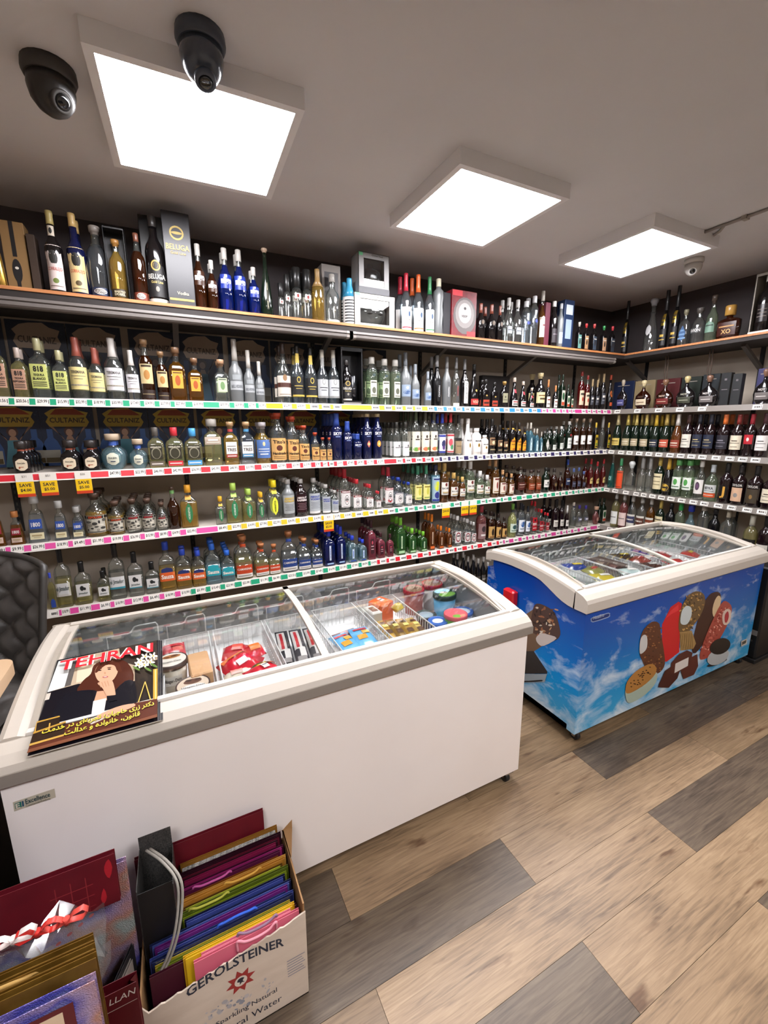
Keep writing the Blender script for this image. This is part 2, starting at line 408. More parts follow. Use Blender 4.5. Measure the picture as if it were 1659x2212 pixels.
def shelf(key, z, label, strips, wall):
    t = thing('display_shelf', label, 'shelf', (0, 0, 0)); SHELF[key] = t
    RH = .043
    if wall == 'b':
        edges = [X0R+.02] + [-.837+.912*i for i in range(5)] + [XS]
        for a, b in zip(edges[:-1], edges[1:]): MB().box(a+.001, b-.001, YS+.004, YW-.014, z-.03, z-.004, SHB).build('board', t)
        # sloping price rail
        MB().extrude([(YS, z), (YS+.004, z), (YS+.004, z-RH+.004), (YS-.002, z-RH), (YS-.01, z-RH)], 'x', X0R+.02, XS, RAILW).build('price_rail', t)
        at = flat((0, YS-.005, z-RH/2), (1, 0, 0), (0, .23, .973))
        for p0, p1, c in strips:
            a, b = (solve_x(p, YS-.004, z-RH/2) for p in (p0, p1)); b = min(b, XS-.004)
            mb = MB(); poly_on(mb, rect(a, b, -.0155, .0155), paint(CC[c], .35), at(.0004)); mb.build('colour_strip', t)
    else:
        y1 = YW-.014
        edges = [y1, 2.70, 1.788, .876]
        for a, b in zip(edges[:-1], edges[1:]): MB().box(XS+.004, XW-.014, b+.001, a-.001, z-.03, z-.004, SHB).build('board', t)
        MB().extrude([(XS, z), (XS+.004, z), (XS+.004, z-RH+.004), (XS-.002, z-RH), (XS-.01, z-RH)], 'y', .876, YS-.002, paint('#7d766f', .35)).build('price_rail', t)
        at = flat((XS-.005, 0, z-RH/2), (0, -1, 0), (.23, 0, .973))
    t['rail'] = 0
    del t['rail']
    return t, at
SH = {}
SH['1'] = shelf('1', Z1, 'upper metal shelf with green, yellow, blue and magenta price strip', [(-60, 575, 'green'), (575, 936, 'yellow'), (936, 1168, 'blue'), (1168, 1330, 'magenta')], 'b')
SH['2'] = shelf('2', Z2, 'second metal shelf with red and navy price strip', [(-60, 938, 'red'), (938, 1330, 'navy')], 'b')
SH['3'] = shelf('3', Z3, 'third metal shelf with pink, yellow and green price strip', [(-60, 476, 'pink'), (476, 846, 'yellow'), (846, 1330, 'green')], 'b')
SH['4'] = shelf('4', Z4, 'lowest stocked metal shelf with pink, green and red price strip', [(-60, 60, 'navy'), (128, 408, 'pink'), (408, 806, 'green'), (806, 1085, 'red'), (1085, 1330, 'magenta')], 'b')
SH['r1'] = shelf('r1', Z1, 'upper metal shelf on the right wall under the decanters', [], 'r')
SH['r2'] = shelf('r2', Z2, 'metal shelf of wine bottles on the right wall', [], 'r')
SH['r3'] = shelf('r3', Z3, 'third metal shelf on the right wall, below the wine', [], 'r')
SH['r4'] = shelf('r4', Z4, 'lowest metal shelf on the right wall behind the blue freezer', [], 'r')
# base deck under the lowest back shelf
t = thing('base_deck', 'dark base deck under the lowest back shelf', 'shelf', (0, 0, 0))
MB().box(X0R+.02, XW-.02, YS-.02, YW-.014, .10, Z5, paint('#3a3632', .6)).build('deck', t)
MB().box(X0R+.02, XW-.02, YS, YS+.02, 0, .10, paint('#1d1b1a', .6)).build('kick_plate', t)
# sale tags
def save_tag(key, px, amt, label, z, was=''):
    at = flat((solve_x(px, YS-.012, z-.06), YS-.0135, z-.02), (1, 0, 0), (0, 0, 1))
    t = thing('sale_tag', label, 'price tag', (0, 0, 0), 0, 'yellow sale tags hanging from price rails')
    mb = MB(); f = at(0); w = .036
    v = [f(-w, .02), f(w, .02), f(w, -.10), f(-w, -.10)]; v2 = [(a, b+.0006, c) for a, b, c in v]
    mb.add(v+v2, [(0,1,2,3),(7,6,5,4),(0,4,5,1),(1,5,6,2),(2,6,7,3),(3,7,4,0)], TAGW); mb.build('card', t)
    mb = MB(); g = at(.0006); g2 = at(.0012)
    poly_on(mb, rect(-w, w, -.084, -.022), paint('#f2c414', .4), g); poly_on(mb, rect(-w, w, -.10, -.084), paint('#c8401f', .4), g)
    if amt:
        text_on(mb, 'SAVE', 0, -.040, .017, INK, g2, .05, .02); text_on(mb, amt, 0, -.066, .017, INK, g2, .056, .02)
        text_on(mb, was, 0, .004, .012, paint('#8a8078', .6), g2, .04)
    else: text_on(mb, 'SAVE', 0, -.045, .02, INK, g2, .06, .02)
    mb.build('print', t)
save_tag('2', 55, '$4.00', 'yellow sale tag reading SAVE $4.00, leftmost', Z2, '$31')
save_tag('2', 106, '$5.00', 'yellow SAVE $5.00 tag next to the $4.00 one', Z2, '$51')
save_tag('2', 181, '$5.00', 'yellow SAVE $5.00 tag, right of the other two', Z2, '$26')
save_tag('3', 710, '$2.00', 'yellow sale tag hanging above the dark blue bottles', Z3, '$10')
save_tag('3', 963, '', 'yellow sale tag, left of three under the green strip', Z3)
save_tag('3', 1004, '', 'yellow sale tag, middle of three under the green strip', Z3)
save_tag('3', 1022, '', 'yellow sale tag, right of three under the green strip', Z3)

# ------------------------------------------------------------------ printed posters on the back panel
def poster_print(mb, at, w, h, glare):
    def c(a, b): return paint(b if glare else a, .45)  # second tone has the glare over the upper posters painted in
    f = at(0); poly_on(mb, rect(-w/2, w/2, 0, h), c('#18243f', '#181f31'), f)
    f = at(.0004); r = random.Random(3)
    for k in range(26):
        x, y, s = r.uniform(-w/2, w/2), r.uniform(0, h), r.uniform(.001, .0026); poly_on(mb, ell(x, y, s, s, 5), c('#3c5273', '#2c3444'), f)
    for sx in (-1, 1):      # bottle outlines left and right
        x = sx*w*.36
        poly_on(mb, [(x-.045, 0), (x+.045, 0), (x+.045, h*.30), (x+.03, h*.42), (x+.014, h*.48), (x+.014, h*.62), (x-.014, h*.62), (x-.014, h*.48), (x-.03, h*.42), (x-.045, h*.30)], c('#2c4f88', '#253556'), f)
        g = at(.0008); poly_on(mb, rect(x-.038, x+.038, h*.05, h*.27), c('#a8a498', '#6b655c'), g)
        poly_on(mb, rect(x-.034, x+.034, h*.06, h*.14), c('#5a4a26', '#4a4234'), at(.0012))
    f = at(.0009)
    poly_on(mb, [(-.052, 0), (.052, 0), (.03, h*.34), (.028, h*.44), (-.028, h*.44), (-.03, h*.34)], c('#4a8496', '#3a5666'), f)
    poly_on(mb, ell(0, h*.56, .017, .022, 10), c('#a07a62', '#6a5a50'), at(.0013)); poly_on(mb, ell(0, h*.58, .026, .03, 10), c('#43241c', '#332a28'), f)
    poly_on(mb, [(-.02, h*.44), (.02, h*.44), (.012, h*.5), (-.012, h*.5)], c('#a07a62', '#6a5a50'), at(.0013))
    for sx in (-1, 1): poly_on(mb, [(sx*.026, h*.42), (sx*.03, h*.47), (sx*.088, h*.66), (sx*.076, h*.67)], c('#8a6955', '#5d5049'), at(.0014))
    g = at(.0016)
    poly_on(mb, [(-.105, h*.74), (-.09, h*.66), (.09, h*.66), (.105, h*.74), (.092, h*.82), (.105, h*.9), (.06, h*.93), (.03, h*.985), (-.03, h*.975), (-.07, h*.95), (-.105, h*.88), (-.09, h*.82)], c('#b59a42', '#9a8674'), g)
    if not glare: poly_on(mb, [(-.08, h*.86), (.09, h*.86), (.04, h*.965), (-.05, h*.955)], c('#8c3b22', '#000'), at(.002))
    text_on(mb, 'CULTANIZ', 0, h*.77, h*.085, c('#3b2f22', '#4a4037'), at(.0024), .17, .02)
_pm = {}
for glare, z, hh, xs in ((False, Z2+.005, .345, [-1.08, -.80, -.535, -.25, .02, .305, .59, .885, 1.16]), (True, Z1+.004, .43, None)):
    if xs is None: xs = [solve_x(p, YW-.01, 2.1) for p in (-60, 80, 205, 332, 434, 537, 625, 718, 800)]
    for i, x in enumerate(xs):
        w = .26 if i == 0 else min(.27, x-xs[i-1]-.002)
        if glare not in _pm:
            mb = MB(); mb.box(-.13, .13, -.0015, 0, 0, hh, paint('#10141f', .6)); poster_print(mb, flat((0, -.0017, 0), (1, 0, 0), (0, 0, 1)), .26, hh, glare); _pm[glare] = mb.mesh('poster')
        o = bpy.data.objects.new('poster', _pm[glare]); COL.objects.link(o); o.location = (x, YW-.0145, z); o.scale = (w/.262, 1, 1)
        nth = ('leftmost', 'second', 'third', 'fourth', 'fifth', 'sixth', 'seventh', 'eighth', 'rightmost')[i]
        tag(o, 'dark blue poster with %s banner behind the %s shelf, %s from the left' % (('yellow', 'second', nth) if not glare else ('glare-washed tan', 'upper', nth)), 'poster', 'dark blue posters on the back panel')
# ------------------------------------------------------------------ chest freezers with curved sliding glass lids
GREYR = paint('#bfb6aa', .45); GREYB = paint('#8a8178', .5); LINER = noisy('#eceae8', '#f2f0ef', 12., .5, bump=.1); LGREY = paint('#8f8f8f', .5)
LIDG = glass('#fdfefe', '#e4e9e8', .015); RUB = paint('#19191a', .5); CHROME = paint('#b9b9bb', .2, 1.)
ARCH = [(0, .0), (.012, .014), (.045, .030), (.075, .038), (.11, .046), (.2, .064), (.3, .078), (.4, .087), (.51, .090), (.6, .086), (.70, .074), (.73, .060)]
def arch(y):
    for (a, za), (b, zb) in zip(ARCH[:-1], ARCH[1:]):
        if y <= b: return za+(zb-za)*(max(y, 0)-a)/(b-a)
    return ARCH[-1][1]
def arch_s(y):
    """the same arch, rounded between its points"""
    return (arch(y-.04)+2*arch(y-.02)+2*arch(y)+2*arch(y+.02)+arch(y+.04))/8 if y > .1 else arch(y)
def freezer(name, label, x0, x1, yf, zb, zr, body_mat, rim_mat, band, ztop):
    D = .73; t = thing(name, label, 'freezer', (x0, yf, 0)); L = x1-x0; th = .06; W = .062
    FZ = .655                                    # storage floor
    mb = MB(); bm = body_mat; i = .012
    mb.box(i, L-i, i, th, zb, zr, bm); mb.box(i, L-i, D-th, D-i, zb, zr+.02, bm); mb.box(i, L-i, th, D-th, zb, zb+.03, bm)
    ys = [th] + [q[0] for q in ARCH if th < q[0] < D-th] + [D-th]
    for a in (i, L-th):
        poly = [(th, zb), (D-th, zb)] + [(y, max(zr, ztop+arch(y)-.055)) for y in reversed(ys)]
        mb.extrude(poly, 'x', a, a+th-i, bm)
    body = mb.build('body', t)
    mb = MB(); e = .004
    mb.box(th, L-th, th, th+e, FZ, zr-.03, LINER); mb.box(th, L-th, D-th-e, D-th, FZ, zr-.01, LINER)
    mb.box(th, th+e, th+e, D-th-e, FZ, zr-.03, LINER); mb.box(L-th-e, L-th, th+e, D-th-e, FZ, zr-.03, LINER); mb.box(th, L-th, th, D-th, FZ-.01, FZ, LINER)
    mb.build('liner', t)
    mb = MB()
    for a in (W+.003, L-W-.015): mb.extrude([(th, zr-.03), (D-th, zr-.03), (D-th, ztop+.05)] + [(y, ztop+arch(y)-.022) for y in (.6, .45, .3, .2, .1, th)], 'x', a, a+.012, LGREY)
    mb.box(th, L-th, D-th-.008, D-th+.002, zr-.01, ztop+.05, LGREY)
    mb.build('inner_frame', t)
    # rim: front rail, rear rail, arched side rails
    mb = MB(); zt = ztop
    mb.extrude([(0, zr), (-.002, zr+.004), (-.002, zt-.012), (.006, zt+.004), (.03, zt+.020), (.062, zt+.030), (.074, zt+.032), (.078, zr)], 'x', 0, L, rim_mat)
    mb.extrude([(D-.05, zt+.02), (D-.05, zt+arch(.68)+.004), (D-.01, zt+.066), (D, zt+.05), (D, zt+.004), (D-.05, zt+.004)], 'x', .003, L-.003, rim_mat)
    n = 18; ring = []
    W = .062
    for a, s in ((0, 1), (L, -1)):
        v = []; f = []
        for k in range(n+1):
            y = .07+(D-.075)*k/n; z = zt+arch(y); b = s*W
            q_ = min(1, max(0, (y-.07)/.25)); lo = zr+(z-.06-zr)*q_*q_*(3-2*q_)
            v += [(a, y, lo), (a, y, z-.016), (a+s*.004, y, z-.004), (a+s*.016, y, z+.002), (a+b*.7, y, z+.001), (a+b, y, z-.006), (a+b, y, z-.03), (a+s*.02, y, lo)]
        for k in range(n):
            for j in range(8): f.append((k*8+j, k*8+(j+1) % 8, (k+1)*8+(j+1) % 8, (k+1)*8+j))
        f += [tuple(range(8)), tuple(range(n*8, n*8+8))]
        mb.add(v, f, rim_mat, False)
    mb.build('rim', t)
    if band: MB().box(-.003, L+.003, -.0035, .004, zr-.002, zr+.030, GREYB).build('rim_band', t)
    # two sliding lids, each a curved pane with a frame strip and recessed side grip
    mid = L/2
    for k, (a, b, dz) in enumerate(((W, mid+.012, -.006), (mid-.012, L-W, -.013))):
        ys = [.076+(.596)*j/14 for j in range(15)]
        lid = MB(); gr = [(j, j+1) for j in range(14)]
        for q in (0, -.004): lid.add([(x_, y, zt+arch_s(y)+dz+q) for y in ys for x_ in (a, b)], [(2*j, 2*j+1, 2*j+3, 2*j+2) for j in range(14)], LIDG, True)
        for x_ in (a, b): lid.add([(x_, y, zt+arch_s(y)+dz+q) for y in ys for q in (0, -.004)], [(2*j, 2*j+1, 2*j+3, 2*j+2) for j in range(14)], LIDG)
        lid = lid.build('lid_pane', t)
        fr = MB()
        for c0, c1 in (((a, a+.028), (b-.026, b)) if k == 0 else ((a, a+.026), (b-.028, b))):
            v = []; f = []
            for y in ys: z = zt+arch(y)+dz; v += [(c0, y, z+.003), (c1, y, z+.003), (c1, y, z-.008), (c0, y, z-.008)]
            for j in range(14):
                for q in range(4): f.append((j*4+q, j*4+(q+1) % 4, (j+1)*4+(q+1) % 4, (j+1)*4+q))
            fr.add(v, f+[(0, 1, 2, 3), (56, 57, 58, 59)], rim_mat)
        fr.box(a, b, .070+.001*k, .088-.001*k, zt+.016+.001*k, zt+arch(.08)+.001-.0015*k, paint('#ddd7cf', .35)); fr.box(a, b, .655, .68, zt+arch(.67)-.016, zt+arch(.67)+.003, rim_mat)
        fr.build('lid_frame', lid)
        g0 = a+.004 if k == 0 else b-.02
        MB().extrude([(.08+.5*j/8, zt+arch(.08+.5*j/8)+dz+.004+.014*math.sin(PI*j/8)) for j in range(9)] + [(.58, zt+arch(.58)+dz), (.08, zt+arch(.08)+dz)], 'x', g0, g0+.014, paint('#a89f92', .35)).build('lid_grip', lid)
    for cx in (.062, L-.062):
        for cy in (.034, D-.075):
            c = MB(); c.box(cx-.022, cx+.022, cy-.022, cy+.022, zb-.006, zb, CHROME)
            c.add([(cx-.014, cy-.012, zb-.006), (cx-.014, cy+.012, zb-.006), (cx-.014, cy+.02, .022), (cx-.014, cy, .022), (cx-.017, cy-.012, zb-.006), (cx-.017, cy+.012, zb-.006), (cx-.017, cy+.02, .022), (cx-.017, cy, .022)], [(0,1,2,3),(4,5,6,7),(0,1,5,4),(1,2,6,5),(2,3,7,6),(3,0,4,7)], CHROME)
            ca = c.build('caster', t)
            w = MB().lathe([(-.011, .018), (-.009, .024), (.009, .024), (.011, .018)], RUB, 18)
            w.map(lambda p: Vector((cx+p.z, cy+.008+p.x, .024+p.y))); w.build('wheel', ca)
    return t
WHT = noisy('#f0e7e1', '#f4ece7', 2.5, .3)
def sky_wrap():
    m, nt, N, L, b = new_mat('printed_sky_wrap')
    tc = N.new('ShaderNodeTexCoord'); sp = N.new('ShaderNodeSeparateXYZ'); L.new(tc.outputs['Object'], sp.inputs[0])
    mr = N.new('ShaderNodeMapRange'); mr.inputs[1].default_value = .06; mr.inputs[2].default_value = .8; L.new(sp.outputs[2], mr.inputs[0])
    rp = N.new('ShaderNodeValToRGB'); E = rp.color_ramp.elements
    E[0].position = 0; E[0].color = (*lin('#3fa6d6'), 1); E[1].position = 1; E[1].color = (*lin('#043796'), 1)
    for p, c in ((.3, '#1187c8'), (.55, '#0363b4'), (.75, '#034ea6')): e = E.new(p); e.color = (*lin(c), 1)
    L.new(mr.outputs[0], rp.inputs[0])
    mp = N.new('ShaderNodeMapping'); mp.inputs['Scale'].default_value = (1, 1, 1.9); L.new(tc.outputs['Object'], mp.inputs[0])
    nz = N.new('ShaderNodeTexNoise'); nz.inputs['Scale'].default_value = 4.6; nz.inputs['Detail'].default_value = 9; nz.inputs['Roughness'].default_value = .58; nz.inputs['Distortion'].default_value = .5
    L.new(mp.outputs[0], nz.inputs[0])
    th = N.new('ShaderNodeMapRange'); th.inputs[3].default_value = .15; th.inputs[4].default_value = -.08; L.new(mr.outputs[0], th.inputs[0])
    # cloud bands: stronger low down and again near the top
    ad = N.new('ShaderNodeMath'); ad.operation = 'ADD'; L.new(nz.outputs[0], ad.inputs[0]); L.new(th.outputs[0], ad.inputs[1])
    cr = N.new('ShaderNodeValToRGB'); cr.color_ramp.elements[0].position = .54; cr.color_ramp.elements[1].position = .80
    L.new(ad.outputs[0], cr.inputs[0])
    mx = N.new('ShaderNodeMix'); mx.data_type = 'RGBA'; L.new(cr.outputs[0], mx.inputs[0]); L.new(rp.outputs[0], mx.inputs[6]); mx.inputs[7].default_value = (*lin('#d3e2ea'), 1)
    L.new(mx.outputs[2], b.inputs['Base Color']); b.inputs['Roughness'].default_value = .25; b.inputs['Specular IOR Level'].default_value = .35
    return m
WF = (-.466, 1.295, 1.199); BF = (1.682, 3.40, 1.236)
wfz = freezer('chest_freezer', 'white chest freezer with curved glass lids and grey rim', *WF[:2], WF[2], .062, .74, WHT, GREYR, True, .785)
bfz = freezer('chest_freezer', 'blue sky-printed ice cream freezer with curved glass lids', *BF[:2], BF[2], .062, .725, sky_wrap(), paint('#c4bbaf', .45), False, .785)

def px_plane(P0, n):
    P0 = Vector(P0); n = Vector(n)
    def f(x, y, lift=0.):
        d = dirpx(x, y); return CAM + d*((P0-CAM).dot(n)/d.dot(n)) + n*lift
    return f
class Print:
    """flat printed shapes measured off the photograph and laid on their own real plane"""
    def __init__(s, parent, P0, n, crop=(0, 0, 1)):
        s.f = px_plane(P0, Vector(n).normalized()); s.c = crop; s.mb = MB(); s.k = 0; s.parent = parent
        s.off = Vector(parent.location) if parent else Vector()
    def poly(s, pts, col, rough=.35, lift=None):
        s.k += lift is None; ox, oy, sc_ = s.c; m = col if not isinstance(col, str) else paint(col, rough)
        s.mb.add([s.f(ox+a/sc_, oy+b/sc_, lift or .0005+.00025*s.k)-s.off for a, b in pts], [tuple(range(len(pts)))], m)
    def build(s, name):
        o = s.mb.build(name, s.parent); s.mb.fresh(); return o
def smooth_poly(pts, n=3):
    """Catmull-Rom through a closed outline"""
    out = []; N = len(pts)
    for i in range(N):
        p0, p1, p2, p3 = (pts[(i+k-1) % N] for k in range(4))
        for j in range(n):
            t = j/n
            out.append(tuple(.5*((2*p1[a])+(-p0[a]+p2[a])*t+(2*p0[a]-5*p1[a]+4*p2[a]-p3[a])*t*t+(-p0[a]+3*p1[a]-3*p2[a]+p3[a])*t**3) for a in (0, 1)))
    return out
# --- pictures on the blue freezer front (crop coordinates of the photo at 2.68x from 1040,1080)
P = Print(bfz, (0, BF[2]+.012, 0), (0, -1, 0), (1040, 1080, 2.68)); sp = smooth_poly
P.poly([(1045, 930), (1045, 720), (1075, 660), (1095, 620), (1140, 588), (1160, 600), (1150, 660), (1145, 880), (1100, 915), (1070, 937)], '#c81420')
P.poly([(1060, 690), (1095, 640), (1140, 605), (1140, 640), (1100, 660)], '#e03038')
P.build('red_shape_print'); P.poly(sp([(1240, 885), (1215, 850), (1250, 700), (1290, 590), (1330, 540), (1375, 535), (1385, 580), (1360, 690), (1310, 790)]), '#3a1a14')
P.poly(sp([(1340, 672), (1336, 630), (1350, 580), (1370, 553), (1386, 570), (1378, 620), (1360, 675)], 2), '#d8bd92')
P.build('dark_bar_print'); P.poly(sp([(1140, 745), (1150, 640), (1190, 560), (1240, 528), (1285, 545), (1292, 600), (1260, 680), (1220, 730), (1200, 760), (1160, 770)]), '#6b5230')
P.poly([(1145, 765), (1215, 755), (1240, 830), (1225, 860), (1150, 872)], '#a68450')
r_ = random.Random(5)
for k in range(90):
    a, b = r_.uniform(1145, 1288), r_.uniform(540, 755)
    if (a-1218)/74-(650-b)/240 > .75 or (a-1218)/74+(b-650)/160 < -1.05: continue
    P.poly(ell(a, b, r_.uniform(5, 9), r_.uniform(3, 5), 5, r_.uniform(0, 3)), r_.choice(('#c49a58', '#3a2818', '#a67c42')), lift=.0022+.000002*k)
P.poly(sp([(1148, 700), (1158, 640), (1185, 612), (1212, 625), (1212, 670), (1190, 715), (1160, 720)]), '#c9d2d2', lift=.0030)
for k in range(7):
    P.mb.add([P.f(1040+a/2.68, 1080+b/2.68, .003)-P.off for a, b in ((1147+k*11, 770), (1149+k*11, 770), (1160+k*10, 866), (1158+k*10, 866))], [(0, 1, 2, 3)], paint('#6f5630', .5))
P.build('cone_print'); P.poly(sp([(912, 880), (918, 800), (940, 745), (985, 705), (1025, 712), (1035, 760), (1058, 900), (1055, 965), (1015, 1005), (960, 985), (930, 930)]), '#5b3220')
for k in range(60): P.poly(ell(r_.uniform(940, 1045), r_.uniform(725, 985), 6, 4, 5), r_.choice(('#8a5a36', '#3d1f14', '#a0683a')), lift=.0026+.000002*k)
P.poly(sp([(913, 885), (916, 810), (935, 780), (955, 790), (955, 850), (935, 880)]), '#c7c7c4', lift=.0034)
P.build('nut_bar_print'); P.poly(sp([(1262, 915), (1270, 860), (1320, 730), (1385, 600), (1420, 588), (1447, 625), (1430, 700), (1380, 800), (1320, 900), (1280, 922)]), '#a8493c')
for k in range(80):
    u_ = r_.random(); a = 1275+u_*140+r_.uniform(-26, 26); b = 900-u_*280
    P.poly(ell(a, b, 7, 4, 5, r_.uniform(0, 3)), r_.choice(('#e3a08e', '#8c2c26', '#d1705f')), lift=.0032+.000002*k)
P.poly(sp([(1395, 715), (1392, 660), (1415, 630), (1440, 640), (1438, 690), (1420, 720)]), '#ddc4b4', lift=.0038); P.poly(sp([(1405, 705), (1405, 665), (1422, 643), (1428, 670), (1418, 705)]), '#b03038', lift=.004)
P.build('strawberry_bar_print'); P.poly(sp([(832, 1140), (832, 1090), (880, 1060), (1000, 990), (1008, 1050), (950, 1120), (880, 1165), (845, 1170)]), '#a9b9a8', lift=.004)
P.poly(sp([(830, 1105), (840, 1050), (890, 990), (960, 950), (1000, 955), (1005, 1000), (950, 1060), (880, 1105), (845, 1118)]), '#b07a3a', lift=.0042)
for k in range(26): 
    u_ = r_.random(); P.poly(ell(858+u_*125+r_.uniform(-12, 22), 1072-u_*86+r_.uniform(-24, 20), 6, 3.5, 5), '#3d2413', lift=.0044+.000002*k)
P.build('cookie_sandwich_print'); P.poly([(1025, 1060), (1060, 985), (1105, 955), (1145, 985), (1130, 1030), (1080, 1085), (1018, 1082)], '#4a211a', lift=.0046)
P.poly([(1150, 990), (1165, 930), (1245, 890), (1250, 960), (1225, 1010), (1165, 1035)], '#5d2c20', lift=.0047)
P.poly([(1095, 940), (1140, 890), (1185, 868), (1218, 882), (1205, 945), (1130, 1000), (1090, 1005)], '#55271d', lift=.0048)
P.poly([(1118, 945), (1195, 908), (1190, 958), (1112, 1000)], '#ded6ce', lift=.005)
P.build('chocolate_bites_print'); P.poly(ell(1365, 905, 68, 42, 20, -.5), '#b9bdbd', lift=.0048); P.poly(ell(1360, 940, 62, 12, 14, -.35), '#1d1d20', lift=.0047); P.poly(ell(1377, 845, 62, 44, 20, -.45), '#221c1a', lift=.0052)
P.build('round_sandwich_print'); P.poly([(1500, 815), (1532, 800), (1530, 832), (1498, 847)], '#cfcabd', lift=.005); P.poly([(1504, 820), (1528, 808), (1526, 826), (1502, 838)], '#55524a', lift=.0052)
P.build('barcode_sticker')
P = Print(bfz, (0, BF[2]+.012, 0), (0, -1, 0), (1040, 1080, 2.68))
P.poly(sp([(633, 695), (640, 680), (735, 652), (742, 665), (735, 680), (645, 708)], 2), '#8fa3c0'); P.poly(sp([(638, 694), (644, 684), (733, 657), (738, 665), (732, 676), (648, 703)], 2), '#12306f')
fb = flat((BF[0]+.083, BF[2]+.012, .688), (1, 0, 0), (0, 0, 1))
text_on(P.mb, 'Metalfrio', .022-BF[0]+BF[0], 0, .017, paint('#b7c2d6', .4), lambda u, v: tuple(Vector(fb(.0018)(u, v))-P.off), .08)
P.build('maker_badge')
# --- left flank: dipped cone and dark wedge, red cap
P = Print(bfz, (BF[0]+.012, 0, 0), (-1, 0, 0), (1050, 1260, 5.82))
P.poly([(380, 470), (590, 330), (720, 780), (610, 850), (470, 1000), (380, 1000)], '#6b5340')
P.poly(sp([(560, 560), (590, 330), (640, 255), (760, 290), (870, 380), (935, 600), (910, 690), (830, 720), (690, 650), (620, 640)]), '#4a342c')
for k in range(46):
    P.poly(ell(r_.uniform(600, 900), r_.uniform(285, 680), r_.uniform(18, 34), r_.uniform(8, 15), 6, r_.uniform(0, 3)), r_.choice(('#8d5a3c', '#2c1c18', '#b08a66', '#c8bba8', '#5a3a2c')), lift=.0015+.000004*k)
P.poly(sp([(630, 690), (690, 630), (770, 640), (890, 690), (730, 785), (660, 760)]), '#bdb2ab', lift=.0022)
P.poly([(380, 860), (600, 850), (775, 1110), (770, 1135), (380, 1135)], '#2e2a29', lift=.0024); P.poly([(380, 1140), (770, 1140), (740, 1240), (380, 1250)], '#8f9aa0', lift=.0024)
P.poly(sp([(380, 1225), (540, 1225), (700, 1212), (705, 1230), (540, 1240), (380, 1240)], 2), '#17171a', lift=.0026)
P.build('dipped_cone_print')
hy = atx(1101, 1292, BF[0]+.0).y - BF[2]
MB().bbox(-.03, .013, hy-.055, hy+.03, .585, .675, paint('#c01820', .35), .008).build('red_corner_cap', bfz)
# --- white freezer sticker
P = Print(wfz, (0, WF[2]+.012, 0), (0, -1, 0), (0, 1600, 3.614))
P.poly([(100, 480), (425, 372), (436, 440), (112, 552)], '#b9b09c'); P.poly([(115, 490), (165, 472), (172, 515), (122, 532)], '#1f6a5e'); P.poly([(170, 470), (184, 466), (190, 508), (176, 512)], '#2a4f66')
fb = flat((0, WF[2]+.012, 0), (1, 0, 0), (0, 0, 1)); c_ = P.f(0+297/3.614, 1600+442/3.614); d_ = P.f(300/3.614, 1600+474/3.614); e_ = P.f(142/3.614, 1600+503/3.614)
for s_, cc, hh, mm, mw, bd in (('Excellence', c_, .014, '#1f3f44', .050, .01), ('Commercial Products', d_, .007, '#6d6a5a', .050, 0), ('E', e_, .014, '#c9c0ac', None, .03)):
    text_on(P.mb, s_, cc.x, cc.z, hh, paint(mm, .5), lambda u, v: tuple(Vector(fb(.0025)(u, v))-P.off), mw, bd)
P.build('maker_sticker')

# ------------------------------------------------------------------ freezer contents
FZ = .655
WIREM = paint('#dcdad8', .35)
def basket(x0, x1, y0, y1, z1, label, group, hanger=True):
    t = thing('wire_basket', label, 'basket', (x0, y0, FZ), 0, group); w, d, h = x1-x0, y1-y0, z1-FZ
    MB().tube([(0, 0, h), (w, 0, h), (w, d, h), (0, d, h)], .0032, WIREM, 6, True).build('rim_wire', t)
    mb = MB(); r = .0012; s = .02
    for k in range(1, int(d/s)):
        for x in (0, w): mb.box(x-r, x+r, k*s-r, k*s+r, .004, h, WIREM)
    for k in range(1, int(w/s)):
        for y in (0, d): mb.box(k*s-r, k*s+r, y-r, y+r, .004, h, WIREM)
    for x in (0, w): mb.box(x-r, x+r, 0, d, h*.5-r, h*.5+r, WIREM)
    mb.box(0, w, 0, .0024, .004, .0064, WIREM)
    g = mb.build('wire_grid', t); g['kind'] = 'stuff'
    if hanger:
        q = h+.055; yb = d+.004
        MB().tube([(.012, yb, h), (.012, yb, q), (w*.42, yb, q), (w*.48, yb, q+.004), (w*.55, yb, q+.024), (w*.62, yb, q+.026), (w*.92, yb, q+.026), (w*.95, yb, q+.016), (w*.95, yb, h)], .003, WIREM, 6).build('hanger', t)
    return t
WB = [(-.30, -.105), (-.095, .068), (.085, .285), (.30, .49), (.515, .715), (.735, .94)]
nm = ['under the magazine', 'beside the magazine, holding the tubs', 'holding red strawberry boxes', 'holding black striped bar wrappers', 'holding light blue packets', 'holding gold wrappers']
for (a, b), n_ in zip(WB, nm): basket(a, b, 1.30 if a < .1 else 1.36, 1.80, .755, 'white wire basket %s' % n_, 'wire baskets in the white freezer')
